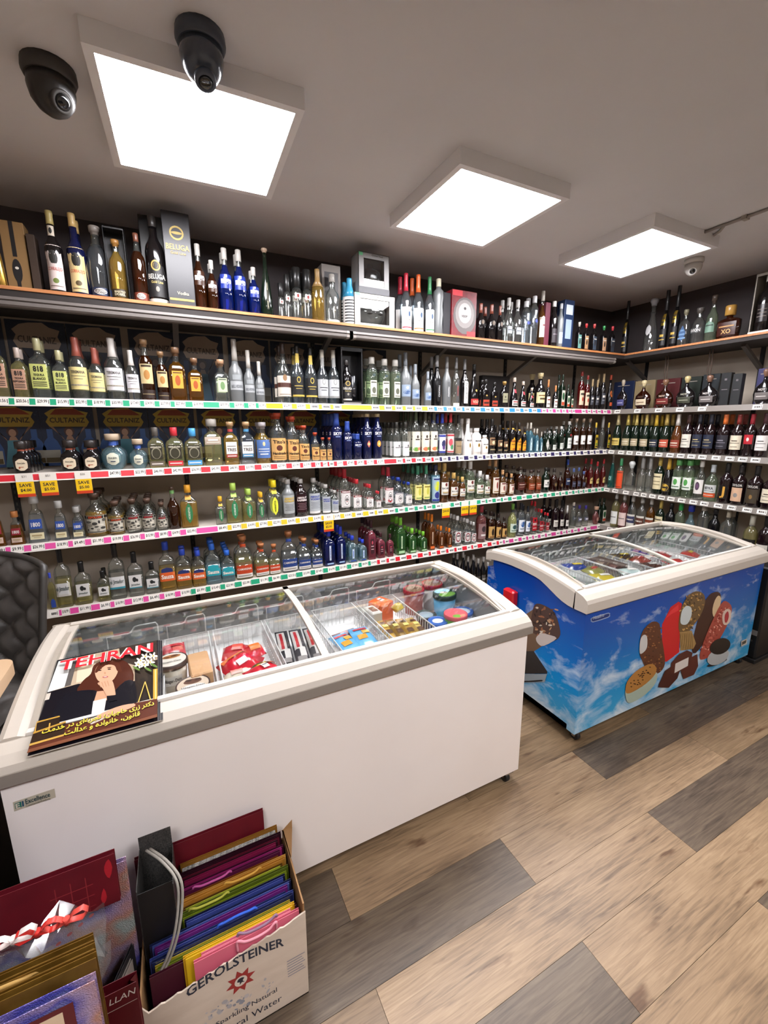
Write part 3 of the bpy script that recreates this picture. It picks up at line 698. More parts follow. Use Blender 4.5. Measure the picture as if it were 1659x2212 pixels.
def tub(x, y, z, r, h, lidc, bodyc, label, texts=(), tilt=(0, 0, 0), blobs=(), lidtext=None, lidtop=None, name='ice_cream_tub'):
    t = thing(name, label, 'ice cream tub', (x, y, z)); t.rotation_euler = tilt
    MB().lathe([(0, r*.80), (.004, r*.82), (h*.86, r*.95)], bodyc, 24).build('cup', t)
    l = MB().lathe([(h*.83, r*.99), (h*.84, r*1.02), (h*.985, r*1.02), (h, r*.97), (h-.003, r*.94)], lidc, 24).build('lid', t)
    mb = MB(); f = flat((0, 0, h-.0025), (1, 0, 0), (0, 1, 0))
    poly_on(mb, ell(0, 0, r*.93, r*.93, 24), lidtop or lidc, f(0))
    for k, (a, b, c, d, col) in enumerate(blobs): poly_on(mb, ell(a*r, b*r, c*r, d*r, 12, a), paint(col, .4), f(.0004+.0002*k))
    if lidtext: text_on(mb, lidtext[0], lidtext[3]*r if len(lidtext) > 3 else 0, (lidtext[2])*r, r*lidtext[1], paint(lidtext[4] if len(lidtext) > 4 else '#222', .5), f(.003), r*1.4, .01)
    mb.build('lid_print', l)
    if texts:
        mb = MB()
        def cyl(lift): return lambda u, v: ((r*.93+lift)*math.sin(u/r), -(r*.93+lift)*math.cos(u/r), v)
        for s_, zc, hh, col, bg in texts:
            if bg: mb.add([cyl(.001)(r*1.1*(i/8-.5)*2*.6, zc+q) for i in range(9) for q in (-hh*1.1, hh*1.1)], [(2*i, 2*i+2, 2*i+3, 2*i+1) for i in range(8)], paint(bg, .5))
            text_on(mb, s_, 0, zc, hh, paint(col, .5), cyl(.0022), r*1.15, .01)
        mb.build('cup_print', t)
    return t
CREAM = paint('#e8dcc8', .45); BRN = paint('#3c2a26', .4)
def pz(x, y, z): q = atz(x, y, z); return q.x, q.y
x, y = pz(372, 1443, .75); tub(x, y, FZ+.005, .052, .125, paint('#4a3630', .4), CREAM, 'open-topped looking caramel tub beside the magazine', [('Häagen-Dazs', .065, .016, '#2b1d1a', '#f3ece2'), ], blobs=[(0, .45, .6, .25, '#b87840'), (.2, .5, .25, .12, '#5a3422'), (-.3, .4, .2, .1, '#7a4a2c')], lidtext=('Häagen-Dazs', .22, -.35), lidtop=paint('#efe6da', .4))
x, y = pz(418, 1488, .75); tub(x, y, FZ, .052, .115, paint('#4f3a33', .4), CREAM, 'brown-rimmed ice cream tub lid with white oval next to beige box', [], blobs=[(0, .35, .55, .3, '#6b4a3a'), (.3, .45, .2, .12, '#3a221a'), (-.25, .5, .2, .12, '#3a221a'), (0, -.35, .72, .32, '#f4efe8')], lidtext=('Häagen-Dazs', .24, -.35), lidtop=paint('#d9c4ae', .4))
def carton(x, y, z, w, d, h, m, label, rz=0., tilt=(0, 0), name='food_box', cat='box', prints=(), group=None):
    t = thing(name, label, cat, (x, y, z), 0, group); t.rotation_euler = (tilt[0], tilt[1], rz)
    MB().bbox(-w/2, w/2, -d/2, d/2, 0, h, m, min(.004, h*.3)).build('carton', t)
    mb = MB(); f = flat((0, 0, h), (1, 0, 0), (0, 1, 0))
    for k, (a, b, c, dd, col) in enumerate(prints):
        if isinstance(c, str): text_on(mb, c, a, b, dd, paint(col, .5), f(.002), w*.8, .01)
        else: poly_on(mb, rect(a-c, a+c, b-dd, b+dd), paint(col, .45), f(.0005+.0002*k))
    if prints: mb.build('print', t)
    return t
def pack(x, y, z, w, d, h, m, label, rz=0., tilt=(0, 0), name='snack_packet', cat='packet', stripes=(), group=None, text=None):
    """pillow-shaped wrapper with crimped ends"""
    t = thing(name, label, cat, (x, y, z), 0, group); t.rotation_euler = (tilt[0], tilt[1], rz); n, q = 9, 7; v = []; f = []
    r = random.Random(int(abs(x*7919+y*104729)*100)); ph = r.random()*6
    for s in (1, -1):
        for i in range(n):
            for j in range(q):
                u, w_ = i/(n-1)*2-1, j/(q-1)*2-1
                b = max(0, 1-abs(u)**5)*max(0, 1-abs(w_)**2.4)
                wr = .08*math.sin(9*u+ph)*math.cos(7*w_+ph)
                v.append((u*w/2*(1-.03*(1-abs(u))), w_*d/2*(1-.06*b), h/2+s*h/2*(b*(1+wr))))
    for s in range(2):
        o = s*n*q
        for i in range(n-1):
            for j in range(q-1): f.append((o+i*q+j, o+(i+1)*q+j, o+(i+1)*q+j+1, o+i*q+j+1))
    MB().add(v, f, m, True).build('wrapper', t)
    if stripes or text:
        mb = MB()
        def top(lift): 
            def g(u, w_):
                a, b = 2*u/w, 2*w_/d; k = max(0, 1-abs(a)**5)*max(0, 1-abs(b)**2.4)
                return (u, w_*(1-.06*k), h/2+h/2*k*1.09+lift)
            return g
        for k, (a, b, c, dd, col) in enumerate(stripes):
            N_ = 6; g = top(.0012+.0003*k)
            mb.add([g(a-c+2*c*i/N_, b-dd+2*dd*j/4) for i in range(N_+1) for j in range(5)], [(i*5+j, (i+1)*5+j, (i+1)*5+j+1, i*5+j+1) for i in range(N_) for j in range(4)], paint(col, .35), True)
        if text: text_on(mb, text[0], 0, text[1], text[2], paint(text[3], .4), top(.0035), w*.85, .02)
        mb.build('print', t)
    return t
def gl_(c): return paint(c, .25, coat=.4)
x, y = pz(427, 1447, .75); carton(x+.008, y+.005, FZ, .07, .16, .12, paint('#d9a97c', .5), 'plain beige box beside the tubs, right of the magazine', .05)
x, y = pz(375, 1418, .74); pack(x, y+.01, FZ+.07, .085, .12, .05, gl_('#cf4a52'), 'red fruit pack behind the caramel tub', .05, (.15, 0), stripes=[(0, .03, .038, .022, '#d8333f')], text=('Fruit Ducket', .03, .014, '#f4e9e4'))
GR = 'strawberry and melon packs in the red basket'
def spot(px, py, z): q = atz(px, py, z); return q.x, q.y
for px, py, z, w, d, h, col, rz, tl, lab, pr in [
    (575, 1470, .70, .095, .095, .06, '#d3122f', .4, (.1, .1), 'bright red octagonal box with white barcode, front of red basket', [(.0, .01, .012, .02, '#efe6e2'), (0, .01, .009, .002, '#333'), (.035, .03, .012, .02, '#e8722a')]),
    (500, 1435, .70, .10, .10, .06, '#d1152f', .5, (.15, -.1), 'red box with orange flap at the left of the red basket', [(.0, -.02, .02, .012, '#efe6e2'), (0, .04, .05, .02, '#ef7a2c')]),
    (535, 1418, .71, .075, .075, .04, '#b5303c', -.5, (.2, .2), 'dark red sweet pack in the middle of the red basket', []),
    (548, 1398, .71, .06, .06, .05, '#d8232f', .2, (.1, 0), 'red box with orange top at the back of the red basket', [(0, .0, .02, .02, '#ef7a2c')]),
    (508, 1402, .70, .08, .07, .05, '#c8303a', -.2, (.1, 0), 'red strawberry pack at the back left of the red basket', [(.01, .0, .02, .02, '#e05a4a')]),
    (535, 1455, .715, .085, .06, .03, '#3a2a70', .5, (.25, -.3), 'purple pack with green label in the red basket', [(.01, 0, .018, .02, '#93c93f')]),
    (487, 1467, .68, .09, .06, .05, '#e9dfc9', .1, (0, 0), 'cream box with pink flowers in the red basket', [(-.01, 0, .02, .016, '#e29a8c')]),
    (492, 1492, .68, .085, .07, .05, '#1f5a3a', .1, (.05, 0), 'green melon box at the front left of the red basket', [(.0, 0, .025, .025, '#d9c79b')]),
    (565, 1443, .69, .06, .06, .05, '#e0c31f', .3, (.1, 0), 'yellow pineapple pack in the red basket', [(-.01, .018, .02, .01, '#1f6a3a')])]:
    x, y = spot(px, py, z+.045); x = min(max(x, WB[2][0]+w*.66), WB[2][1]-w*.66); y = min(max(y, 1.40), 1.74)
    o = pack(x, y, FZ+(z-.70)*.6+.045, w*1.2, d*1.2, h*1.2, gl_(col), lab, rz, tl, group=GR, stripes=[(a, b, c, dd, cc) for a, b, c, dd, cc in pr if not isinstance(c, str)])
for k, (px, py, lab, rz) in enumerate([(612, 1400, 'left', -.25), (645, 1405, 'middle', -.3), (668, 1410, 'right', -.35)]):
    x, y = spot(px, py, .70); x = WB[3][0]+.036+k*.058; y = 1.585-.01*k
    pack(x, y, FZ+.045, .052, .28, .03, gl_(('#2b2b31', '#35353c', '#4a4a50')[k]), 'black and white ice cream bar wrapper with red lettering, %s one' % lab, -.12, (.06, 0), group='black striped wrappers', stripes=[(-.006, .04, .016, .08, '#cfcac5'), (-.006, .04, .006, .07, '#b3202c'), (.008, -.06, .012, .03, '#dad6d2'), (0, -.1, .018, .012, '#8f8a88')])
for k, (c1, c2, lab) in enumerate((('#e2c01f', '#d9468a', 'yellow'), ('#d9468a', '#efc92a', 'pink'))):
    pack(WB[3][0]+.06+.075*k, 1.42, FZ+.045, .07, .05, .03, gl_(c1), '%s sweet packet in front of the black striped wrappers' % lab, .1, (.1, 0), group='small bright packets', stripes=[(0, 0, .02, .012, c2)])
for k in range(2):
    pack(WB[4][0]+.058+.084*k, 1.50+.02*k, FZ+.05, .088, .16, .03, gl_('#62aede'), 'light blue packet with orange fish shapes, %s of two' % ('left', 'right')[k], .12*(1-2*k)+.1, (.08, 0), group='light blue packets', stripes=[(-.01, -.015, .02, .016, '#e89a2c'), (.016, .02, .016, .014, '#e9a53a'), (0, .05, .03, .008, '#c8303a')])
pack(WB[4][0]+.1, 1.60, FZ+.03, .12, .09, .03, gl_('#7c5560'), 'dusky pink packet behind the light blue ones', .2, (0, 0), stripes=[(0, 0, .03, .015, '#c9a4a8')])
pack(WB[4][0]+.055, 1.55, FZ+.052, .07, .06, .025, gl_('#4e7a8c'), 'teal packet at the left behind the light blue ones', .5)
for k in range(4):
    pack(WB[5][0]+.034+.045*k, 1.52-.012*k, FZ+.048, .042, .20, .034, gl_(('#b8923f', '#8f6f35', '#b08a3c', '#c4a55c')[k]), 'gold striped ice cream bar wrapper, %s of four in its basket' % ('leftmost', 'second', 'third', 'rightmost')[k], -.08, (.06, 0), group='gold wrappers', stripes=[(0, .02, .012, .012, '#e9cf7a'), (0, -.03, .014, .014, '#5a3a20'), (0, .055, .012, .01, '#5a3a20')])
x, y = spot(840, 1325, .715); carton(WB[5][0]+.10, 1.715, FZ, .088, .088, .12, paint('#ef6a2e', .4), 'bright orange box with white barcode in the gold basket', .4, prints=[(.012, .012, .012, .018, '#efe6e2'), (.012, .012, .009, .003, '#333')])
carton(WB[5][0]+.035, 1.665, FZ, .05, .09, .11, paint('#d9d3cc', .45), 'white box with brown picture beside the orange box', .1, prints=[(0, 0, .015, .025, '#8a5a48')])
pack(WB[5][0]+.165, 1.665, FZ+.07, .05, .05, .045, gl_('#d2b552'), 'small yellow crinkled packet beside the orange box', .3)
RD = paint('#a91f33', .4)
x, y = pz(885, 1298, .70); tub(1.045, 1.76, FZ, .054, .13, RD, paint('#b06a62', .45), 'ice cream tub with red lid, next to the gold basket', blobs=[(0, 0, .85, .85, '#8a6a52'), (.2, .1, .3, .2, '#6a4a38')])
tub(1.16, 1.765, FZ, .054, .14, RD, paint('#c9c2bd', .45), 'ice cream tub with red lid and frosty cup at the back corner', blobs=[(0, 0, .85, .85, '#84644e'), (-.2, .2, .3, .2, '#6b4c3a')])
tub(1.135, 1.615, FZ, .057, .145, paint('#1f3a34', .4), paint('#6fb3dc', .45), 'blue ice cream tub with dark green lid showing cows', blobs=[(0, -.35, .78, .5, '#6a9a3c'), (0, .4, .75, .45, '#9fd0ea'), (-.1, .1, .3, .22, '#e9e0d4'), (.1, .05, .15, .12, '#5a3a2a')])
tub(1.02, 1.60, FZ, .05, .06, paint('#2c3c36', .4), paint('#5a4438', .45), 'low dark-lidded tub leaning in front of the red-lidded tubs', blobs=[(0, 0, .7, .7, '#8fa3ae')])
tub(1.09, 1.46, FZ, .053, .11, paint('#c8525a', .4), paint('#6fae4a', .45), 'tub with pink and green lid at the front right', blobs=[(0, 0, .9, .9, '#e4626c'), (-.2, -.5, .4, .3, '#7cb342'), (.3, -.6, .3, .2, '#f09a7a')], lidtop=paint('#e4626c', .4))
tub(1.17, 1.51, FZ, .048, .085, paint('#2f5fae', .4), paint('#c6d4e6', .45), 'tub with blue rimmed lid behind the pink-lidded tub', blobs=[(0, 0, .7, .7, '#c9d6e4')])
tub(1.01, 1.485, FZ, .044, .08, paint('#2f62b4', .4), paint('#3a6ab8', .45), 'small blue tub between the gold basket and the pink-lidded tub', blobs=[(0, 0, .6, .5, '#dfe6ee')])
# frost bank and folded plastic sheet at the back
mb = MB(); v = []; f = []
for i in range(9):
    for j in range(6): v.append((.50+.16*(i/8-.5), 1.815+.012*math.sin(i*1.3+j)*.5+.008, FZ+.02+.20*j/5*(1-.35*((i-4)/4)**2)))
for i in range(8):
    for j in range(5): f.append((i*6+j, (i+1)*6+j, (i+1)*6+j+1, i*6+j+1))
tag(mb.add(v, f, glass('#f0eeee', '#cfcccc', .2, .35, '#e6e2e2'), True).build('plastic_sheet'), 'clear plastic sheet against the back of the white freezer', 'plastic sheet')
# --- blue freezer contents
BB = [(1.80, 2.06), (2.075, 2.30), (2.315, 2.52), (2.535, 2.74), (2.755, 2.96), (2.975, 3.2)]
nm = ['with green packets', 'with gold and yellow wrappers', 'with the brown box', 'with dark bar wrappers', 'with red packs', 'nearly empty, at the far end']
for (a, b), n_ in zip(BB, nm): basket(a, b, 1.33, 1.83, .755, 'white wire basket in the blue freezer %s' % n_, 'wire baskets in the blue freezer')
def row(bi, n, cols, y0, dy, w, d, noun, grp):
    for k in range(n):
        a, b = BB[bi]; o = ('nearest the front', 'second from the front', 'third from the front', 'fourth from the front', 'at the back')[min(k, 4)]
        pack((a+b)/2+.02*(-1)**k, y0+dy*k, FZ+.06+.004*k, w, d, .035, gl_(cols[k % len(cols)]), '%s, %s in the blue freezer' % (noun, o), .3*(-1)**k, (.1, 0), group=grp, stripes=[(.01, 0, .03, .012, ('#d9c14a', '#e6e0d8', '#b03a3a')[k % 3])])
row(0, 4, ['#2f7a4a', '#2a6a44', '#3c8a50', '#2f4f9a'], 1.42, .095, .13, .1, 'green packet', 'green packets')
row(1, 4, ['#a89a3a', '#c9b23a', '#8f8a4a', '#2b3f8a'], 1.42, .095, .14, .1, 'gold and olive wrapper', 'gold wrappers in the blue freezer')
row(2, 2, ['#9fb7b4', '#b9c9c6'], 1.42, .085, .14, .09, 'silver-blue packet', 'silver packets')
carton((BB[2][0]+BB[2][1])/2, 1.68, FZ, .16, .2, .09, paint('#4a342c', .5), 'dark brown open box in the blue freezer', .05)
row(3, 4, ['#7fae4a', '#5a3a30', '#a8483a', '#3a2c2a'], 1.42, .095, .14, .1, 'dark ice cream bar wrapper', 'bar wrappers')
row(4, 4, ['#c83a34', '#d0403a', '#b9322e', '#2f3f86'], 1.42, .095, .14, .1, 'red pack', 'red packs')
row(5, 1, ['#c9413a'], 1.55, .1, .13, .1, 'single red pack', 'red packs')

# ------------------------------------------------------------------ magazines on the white freezer lid
A0 = Vector((0, 1.235, .8155)); A1 = Vector((0, 1.60, .8825)); vdir = (A1-A0).normalized(); nrm = Vector((1, 0, 0)).cross(vdir)
def mag_corner(px, py): return px_plane(A0, nrm)(px, py)
c_ = [mag_corner(*q) for q in ((53, 1638), (344, 1553), (339, 1380), (126.6, 1429))]
xl, xr = (c_[0].x+c_[3].x)/2, (c_[1].x+c_[2].x)/2; b0, b1 = (c_[0]-A0).dot(vdir)*.5+(c_[1]-A0).dot(vdir)*.5, (c_[2]-A0).dot(vdir)*.5+(c_[3]-A0).dot(vdir)*.5
MW, MH = xr-xl, b1-b0
def slab(w, h, t_, m1, m2):
    return MB().box(0, w, 0, h, -t_, -.0006, m2).box(0, w, 0, h, -.0006, 0, m1)
tiltx = math.atan2(vdir.z, vdir.y)
for k in (2, 1):
    o = Vector((xl, 0, 0))+A0+vdir*b0+nrm*(-.0045*k)
    t = thing('magazine', 'glossy magazine, %s in the pile on the white freezer' % ('bottom one', 'middle one')[2-k], 'magazine', o+Vector((.006*k, 0, 0))+vdir*.004*k, 0, 'magazines on the freezer lid'); t.rotation_euler = (tiltx, 0, 0)
    slab(MW, MH, .0042, paint('#1c1a20', .3), paint('#d9d2c6', .6)).build('pages', t)
tm = thing('magazine', 'top magazine titled TEHRAN with a dark-suited woman on its cover', 'magazine', Vector((xl, 0, 0))+A0+vdir*b0, 0, 'magazines on the freezer lid'); tm.rotation_euler = (tiltx, 0, 0)
slab(MW, MH, .0040, paint('#15131a', .18, coat=.5), paint('#d9d2c6', .6)).build('pages', tm)
# cover art in magazine units: u,v in 0..1, measured from the crop (0,1180 at 2.37x)
inv = Matrix.Translation(tm.location) @ Matrix.Rotation(tiltx, 4, 'X'); inv = inv.inverted()
mb = MB(); fm = px_plane(A0+vdir*0, nrm); cnt = [0]
def cov(pts, col, rough=.2):
    cnt[0] += 1; out = []
    for a, b in pts:
        q = inv @ fm(a/2.37, 1180+b/2.37); out.append((min(max(q.x, .0005), MW-.0005), min(max(q.y, .0005), MH-.0005), .0003+.00012*cnt[0]))
    mb.add(out, [tuple(range(len(out)))], paint(col, rough, coat=.3) if isinstance(col, str) else col)
cov([(300, 590), (803, 475), (808, 640), (690, 690), (400, 705), (235, 750)], '#b9a58c'); cov([(300, 590), (372, 573), (330, 722), (235, 750)], '#cfd2cf'); cov([(372, 573), (400, 566), (362, 712), (330, 722)], '#5b5652')
cov([(610, 520), (803, 475), (806, 560), (690, 610), (620, 590)], '#3a302a'); cov([(400, 600), (480, 580), (470, 680), (390, 700)], '#d9c7ac'); cov([(690, 620), (808, 580), (812, 800), (690, 800)], '#2c2420')
cov(sp([(395, 745), (425, 690), (465, 655), (480, 612), (530, 585), (600, 578), (655, 600), (685, 660), (668, 725), (600, 745), (470, 760)]), '#4a2318')
cov(sp([(310, 800), (330, 760), (400, 742), (480, 738), (560, 760), (640, 692), (690, 700), (700, 800), (660, 840), (500, 905), (265, 915), (280, 840)]), '#14141c')
cov([(497, 745), (545, 740), (548, 790), (480, 800)], '#c99878'); cov([(478, 795), (545, 780), (532, 858), (468, 866)], '#e6e2de')
cov(sp([(487, 640), (505, 610), (545, 592), (590, 600), (605, 635), (585, 680), (550, 702), (510, 695), (492, 672)]), '#d3a384')
cov(sp([(505, 610), (545, 588), (600, 592), (625, 640), (600, 640), (585, 612), (540, 612), (495, 650), (488, 640)]), '#51271a')
for a, b, r1, r2, cc in ((512, 638, 9, 3, '#2a1a18'), (560, 632, 9, 3, '#2a1a18'), (512, 630, 12, 2, '#4a2a20'), (560, 624, 12, 2, '#4a2a20'), (538, 652, 4, 6, '#bb8868'), (540, 672, 15, 4, '#a8434a'), (540, 672, 10, 1.4, '#efe6e0')): cov(ell(a, b, r1, r2, 10, -.1), cc)
cov(sp([(500, 705), (530, 695), (570, 688), (585, 720), (592, 770), (570, 790), (548, 770), (525, 730)]), '#d0a082'); cov([(548, 770), (592, 765), (600, 790), (560, 800)], '#14141c')
for k in range(4): cov([(505+k*15, 703-k*3), (507+k*15, 702-k*3), (518+k*14, 728-k*3), (516+k*14, 729-k*3)], '#a87858')
for a, b in ((720, 590), (745, 570), (770, 600), (740, 615), (785, 570), (710, 615)):
    for k in range(5): cov(ell(a+13*math.cos(k*1.26), b+9*math.sin(k*1.26), 12, 5, 8, k*1.26), '#e9e8d6')
    cov(ell(a, b, 5, 4, 8), '#c9b14a')
for a, b in ((700, 635), (760, 640), (790, 620)): cov(ell(a, b, 22, 6, 8, .5), '#5c7a3a')
cov([(786, 640), (812, 636), (815, 880), (785, 884)], '#c79a3c'); cov([(795, 640), (800, 640), (802, 880), (797, 880)], '#f0d98a')
cov([(742, 705), (747, 703), (700, 850), (694, 850)], '#d9b35a'); cov([(742, 705), (747, 703), (786, 832), (780, 834)], '#d9b35a'); cov(ell(745, 842, 52, 9, 12, -.15), '#c79a3c')
cov([(190, 960), (520, 880), (690, 815), (815, 790), (815, 885), (125, 1085), (150, 1030)], '#5a2f22'); cov([(440, 905), (690, 815), (640, 850), (470, 925)], '#cfc4b8'); cov(sp([(500, 880), (600, 835), (680, 818), (690, 832), (600, 868), (520, 895)]), '#cf9f82')
cov([(165, 925), (310, 885), (308, 930), (150, 975)], '#2c2018'); cov([(150, 980), (340, 915), (332, 975), (140, 1030)], '#33241a'); cov([(168, 917), (308, 880), (310, 887), (165, 925)], '#b48a3c'); cov([(150, 972), (340, 908), (341, 916), (150, 981)], '#b48a3c'); cov([(140, 1030), (332, 975), (330, 985), (136, 1042)], '#c49a4a')
for a in (185, 255): cov([(a, 920), (a+8, 918), (a+2, 962), (a-6, 964)], '#c49a4a')
cov([(125, 1085), (815, 885), (815, 870), (600, 935), (400, 985), (150, 1055)], '#7a4a34')
fcv = flat((0, 0, .0003+.00012*(cnt[0]+3)), (1, 0, 0), (0, 1, 0))
q0 = inv @ fm(550/2.37, 1180+575/2.37)
text_on(mb, 'TEHRAN', MW*.50, MH*.872, MH*.132, paint('#e9e2dc', .3), fcv(0), MW*.97, .045); text_on(mb, 'TEHRAN', MW*.50, MH*.872, MH*.132, paint('#d3202c', .3), fcv(.0003), MW*.95, .02)
text_on(mb, 'TEHRAN WEEKLY MAGAZINE', MW*.36, MH*.968, MH*.022, paint('#3a3634', .4), fcv(.0003), MW*.6)
def fa(s):
    """joined right-to-left letters laid out in visual order"""
    F = {'د': ('\uFEA9', '\uFEAA'), 'ر': ('\uFEAD', '\uFEAE'), 'ز': ('\uFEAF', '\uFEB0'), 'ا': ('\uFE8D', '\uFE8E'), 'و': ('\uFEED', '\uFEEE'),
         'ک': ('\uFB8E', '\uFB8F', '\uFB90', '\uFB91'), 'ت': ('\uFE95', '\uFE96', '\uFE97', '\uFE98'), 'ی': ('\uFBFC', '\uFBFD', '\uFBFE', '\uFBFF'), 'ح': ('\uFEA1', '\uFEA2', '\uFEA3', '\uFEA4'),
         'ج': ('\uFE9D', '\uFE9E', '\uFE9F', '\uFEA0'), 'ن': ('\uFEE5', '\uFEE6', '\uFEE7', '\uFEE8'), 'ب': ('\uFE8F', '\uFE90', '\uFE91', '\uFE92'), 'ه': ('\uFEE9', '\uFEEA', '\uFEEB', '\uFEEC'),
         'خ': ('\uFEA5', '\uFEA6', '\uFEA7', '\uFEA8'), 'م': ('\uFEE1', '\uFEE2', '\uFEE3', '\uFEE4'), 'ق': ('\uFED5', '\uFED6', '\uFED7', '\uFED8'), 'ع': ('\uFEC9', '\uFECA', '\uFECB', '\uFECC'), 'ل': ('\uFEDD', '\uFEDE', '\uFEDF', '\uFEE0')}
    out = []
    for i, c in enumerate(s):
        if c == '|': continue
        if c not in F: out.append(c); continue
        pv = i > 0 and s[i-1] in F and len(F[s[i-1]]) == 4; nx = len(F[c]) == 4 and i+1 < len(s) and s[i+1] in F
        out.append(F[c][(1 if pv else 0)+(2 if nx else 0)] if len(F[c]) == 4 else F[c][1 if pv else 0])
    return ''.join(reversed(out))
for s_, u_, v_, w_ in ((fa('دکتر زری حاجیان؛ تجربه|ای در خدمت'), .52, .155, .9), (fa('قانون، خانواده و عدالت'), .55, .085, .6)):
    text_on(mb, s_, MW*u_, MH*v_, MH*.062, paint('#2a1c10', .4), lambda a, b: fcv(.0003)(a+.001, b-.001), MW*w_, .03); text_on(mb, s_, MW*u_, MH*v_, MH*.062, paint('#e8cf3e', .35), fcv(.0006), MW*w_, .02)
mb.build('cover_print', tm)
# ------------------------------------------------------------------ counter, chair, corner cabinet, cords
LAM = noisy('#c9a885', '#d2b391', 5., .45)
t = thing('counter', 'light wood-topped counter with rounded corner at the left edge', 'counter', (0, 0, 0))
cx, cy, r = -.49, 1.585, .045
pts = [(-1.4, .55), (cx, .55)] + [(cx-r+r*math.cos(a*PI/12), cy-r+r*math.sin(a*PI/12)) for a in range(7)] + [(-1.4, cy)]
MB().extrude(pts, 'z', .862, .90, LAM).build('top', t)
MB().box(-1.38, -.56, .6, 1.5, 0, .862, paint('#2a2421', .6)).build('cabinet', t)
MB().box(-.56, -.552, .62, 1.48, .08, .84, paint('#1f1b19', .6)).build('side_panel', t)

LEATH = noisy('#45413e', '#504c49', 30., .4, bump=.15); LEATH2 = paint('#35322f', .45)
t = thing('lounge_chair', 'black quilted leather chair behind the counter', 'chair', (-.83, 2.16, 0), math.radians(-10))
def quilt(a, b): 
    u = abs(((a+b) % 1)-.5)*2; v = abs(((a-b) % 1)-.5)*2
    return min(u, 1)*min(v, 1)
def quilted(f, na, nb, ku, kv, amp):
    """padded panel: f(u,v)->(point, normal)"""
    V = []; F = []
    for i in range(na+1):
        for j in range(nb+1):
            u, v = i/na, j/nb; p, n = f(u, v)
            q = quilt(u*ku, v*kv); e = min(1, min(u, 1-u, v, 1-v)*14)
            V.append(tuple(Vector(p)+Vector(n)*amp*(math.sqrt(max(0, 1-(1-q)**2)))*e))
    for i in range(na):
        for j in range(nb): F.append((i*(nb+1)+j, (i+1)*(nb+1)+j, (i+1)*(nb+1)+j+1, i*(nb+1)+j+1))
    return V, F
def backf(u, v):
    a = (u-.5)*1.75; rr = .36+.03*v; z = .56+.47*v
    top = .04*math.cos((u-.5)*PI)
    return (rr*math.sin(a), -.05+rr*math.cos(a)-.27+.10*v, z+top*v), (-math.sin(a), -math.cos(a), .15)
V, F = quilted(backf, 84, 72, 4.2, 3.6, .030)
mb = MB().add(V, F, LEATH, True); mb.build('back_cushion', t)
V = []; F = []
for i in range(25):
    for j in range(13):
        p, n = backf(i/24, j/12); V.append(tuple(Vector(p)-Vector(n)*.02)); 
for i in range(24):
    for j in range(12): F.append((i*13+j, (i+1)*13+j, (i+1)*13+j+1, i*13+j+1))
n0 = len(V)
for i in range(25):
    for j in range(13):
        p, n = backf(i/24, j/12); V.append(tuple(Vector(p)-Vector(n)*.001))
for i in range(24):
    for j in range(12): F.append((n0+i*13+j, n0+i*13+j+1, n0+(i+1)*13+j+1, n0+(i+1)*13+j))
for j in range(12): F += [(j, j+1, n0+j+1, n0+j), (24*13+j, 24*13+j+1, n0+24*13+j+1, n0+24*13+j)]
for i in range(24): F += [(i*13, (i+1)*13, n0+(i+1)*13, n0+i*13), (i*13+12, (i+1)*13+12, n0+(i+1)*13+12, n0+i*13+12)]
MB().add(V, F, LEATH2, True).build('back_shell', t)
mb = MB(); edge = [Vector(backf(0, j/10)[0])-Vector(backf(0, j/10)[1])*.008 for j in range(11)] + [Vector(backf(i/20, 1)[0])-Vector(backf(i/20, 1)[1])*.008 for i in range(1, 21)] + [Vector(backf(1, 1-j/10)[0])-Vector(backf(1, 1-j/10)[1])*.008 for j in range(1, 11)]
mb.tube(edge, .014, LEATH2, 8).build('back_piping', t)
V, F = quilted(lambda u, v: (((u-.5)*.52, -.40+.46*v, .56+.02*math.sin(PI*u)), (0, 0, 1)), 48, 44, 3, 2.6, .022)
MB().add(V, F, LEATH, True).build('seat_cushion', t)
MB().bbox(-.26, .26, -.40, .06, .47, .56, LEATH2, .03).build('seat_base', t)
MB().lathe([(.03, .03), (.47, .03)], CHROME, 16, (0, -.15)).build('pedestal', t)
MB().lathe([(0, .22), (.012, .22), (.03, .05)], CHROME, 28, (0, -.15)).build('foot_plate', t)

# black chiller cabinet at the right edge
t = thing('drink_cabinet', 'black drink display cabinet past the blue freezer', 'cabinet', (3.425, 1.22, 0))
MB().bbox(0, .36, 0, .55, .03, .68, paint('#141314', .4), .01).build('body', t)
MB().box(-.006, 0, .01, .54, .20, .235, paint('#6f6a66', .35)).build('ledge', t)
mb = MB()
for k in range(14): mb.box(-.003, .001, .03+.036*k, .05+.036*k, .15, .162, paint('#3a3836', .5))
g = mb.build('vent_slots', t); g['kind'] = 'stuff'
mb = MB(); f = flat((-.001, .3, .45), (0, -1, 0), (0, 0, 1))
poly_on(mb, rect(-.2, .2, -.19, .19), paint('#1d1a1c', .3), f(0)); poly_on(mb, ell(.1, .02, .045, .06, 16), paint('#3a2420', .4), f(.0006)); poly_on(mb, ell(.1, .01, .03, .042, 16), paint('#b98a72', .4), f(.0012)); poly_on(mb, [(.04, -.19), (.16, -.19), (.14, -.06), (.06, -.06)], paint('#5a4a4a', .4), f(.0009))
mb.build('poster_panel', t)
MB().bbox(-.01, .37, -.008, .56, 0, .03, paint('#1b1a1a', .5), .004).build('plinth', t)
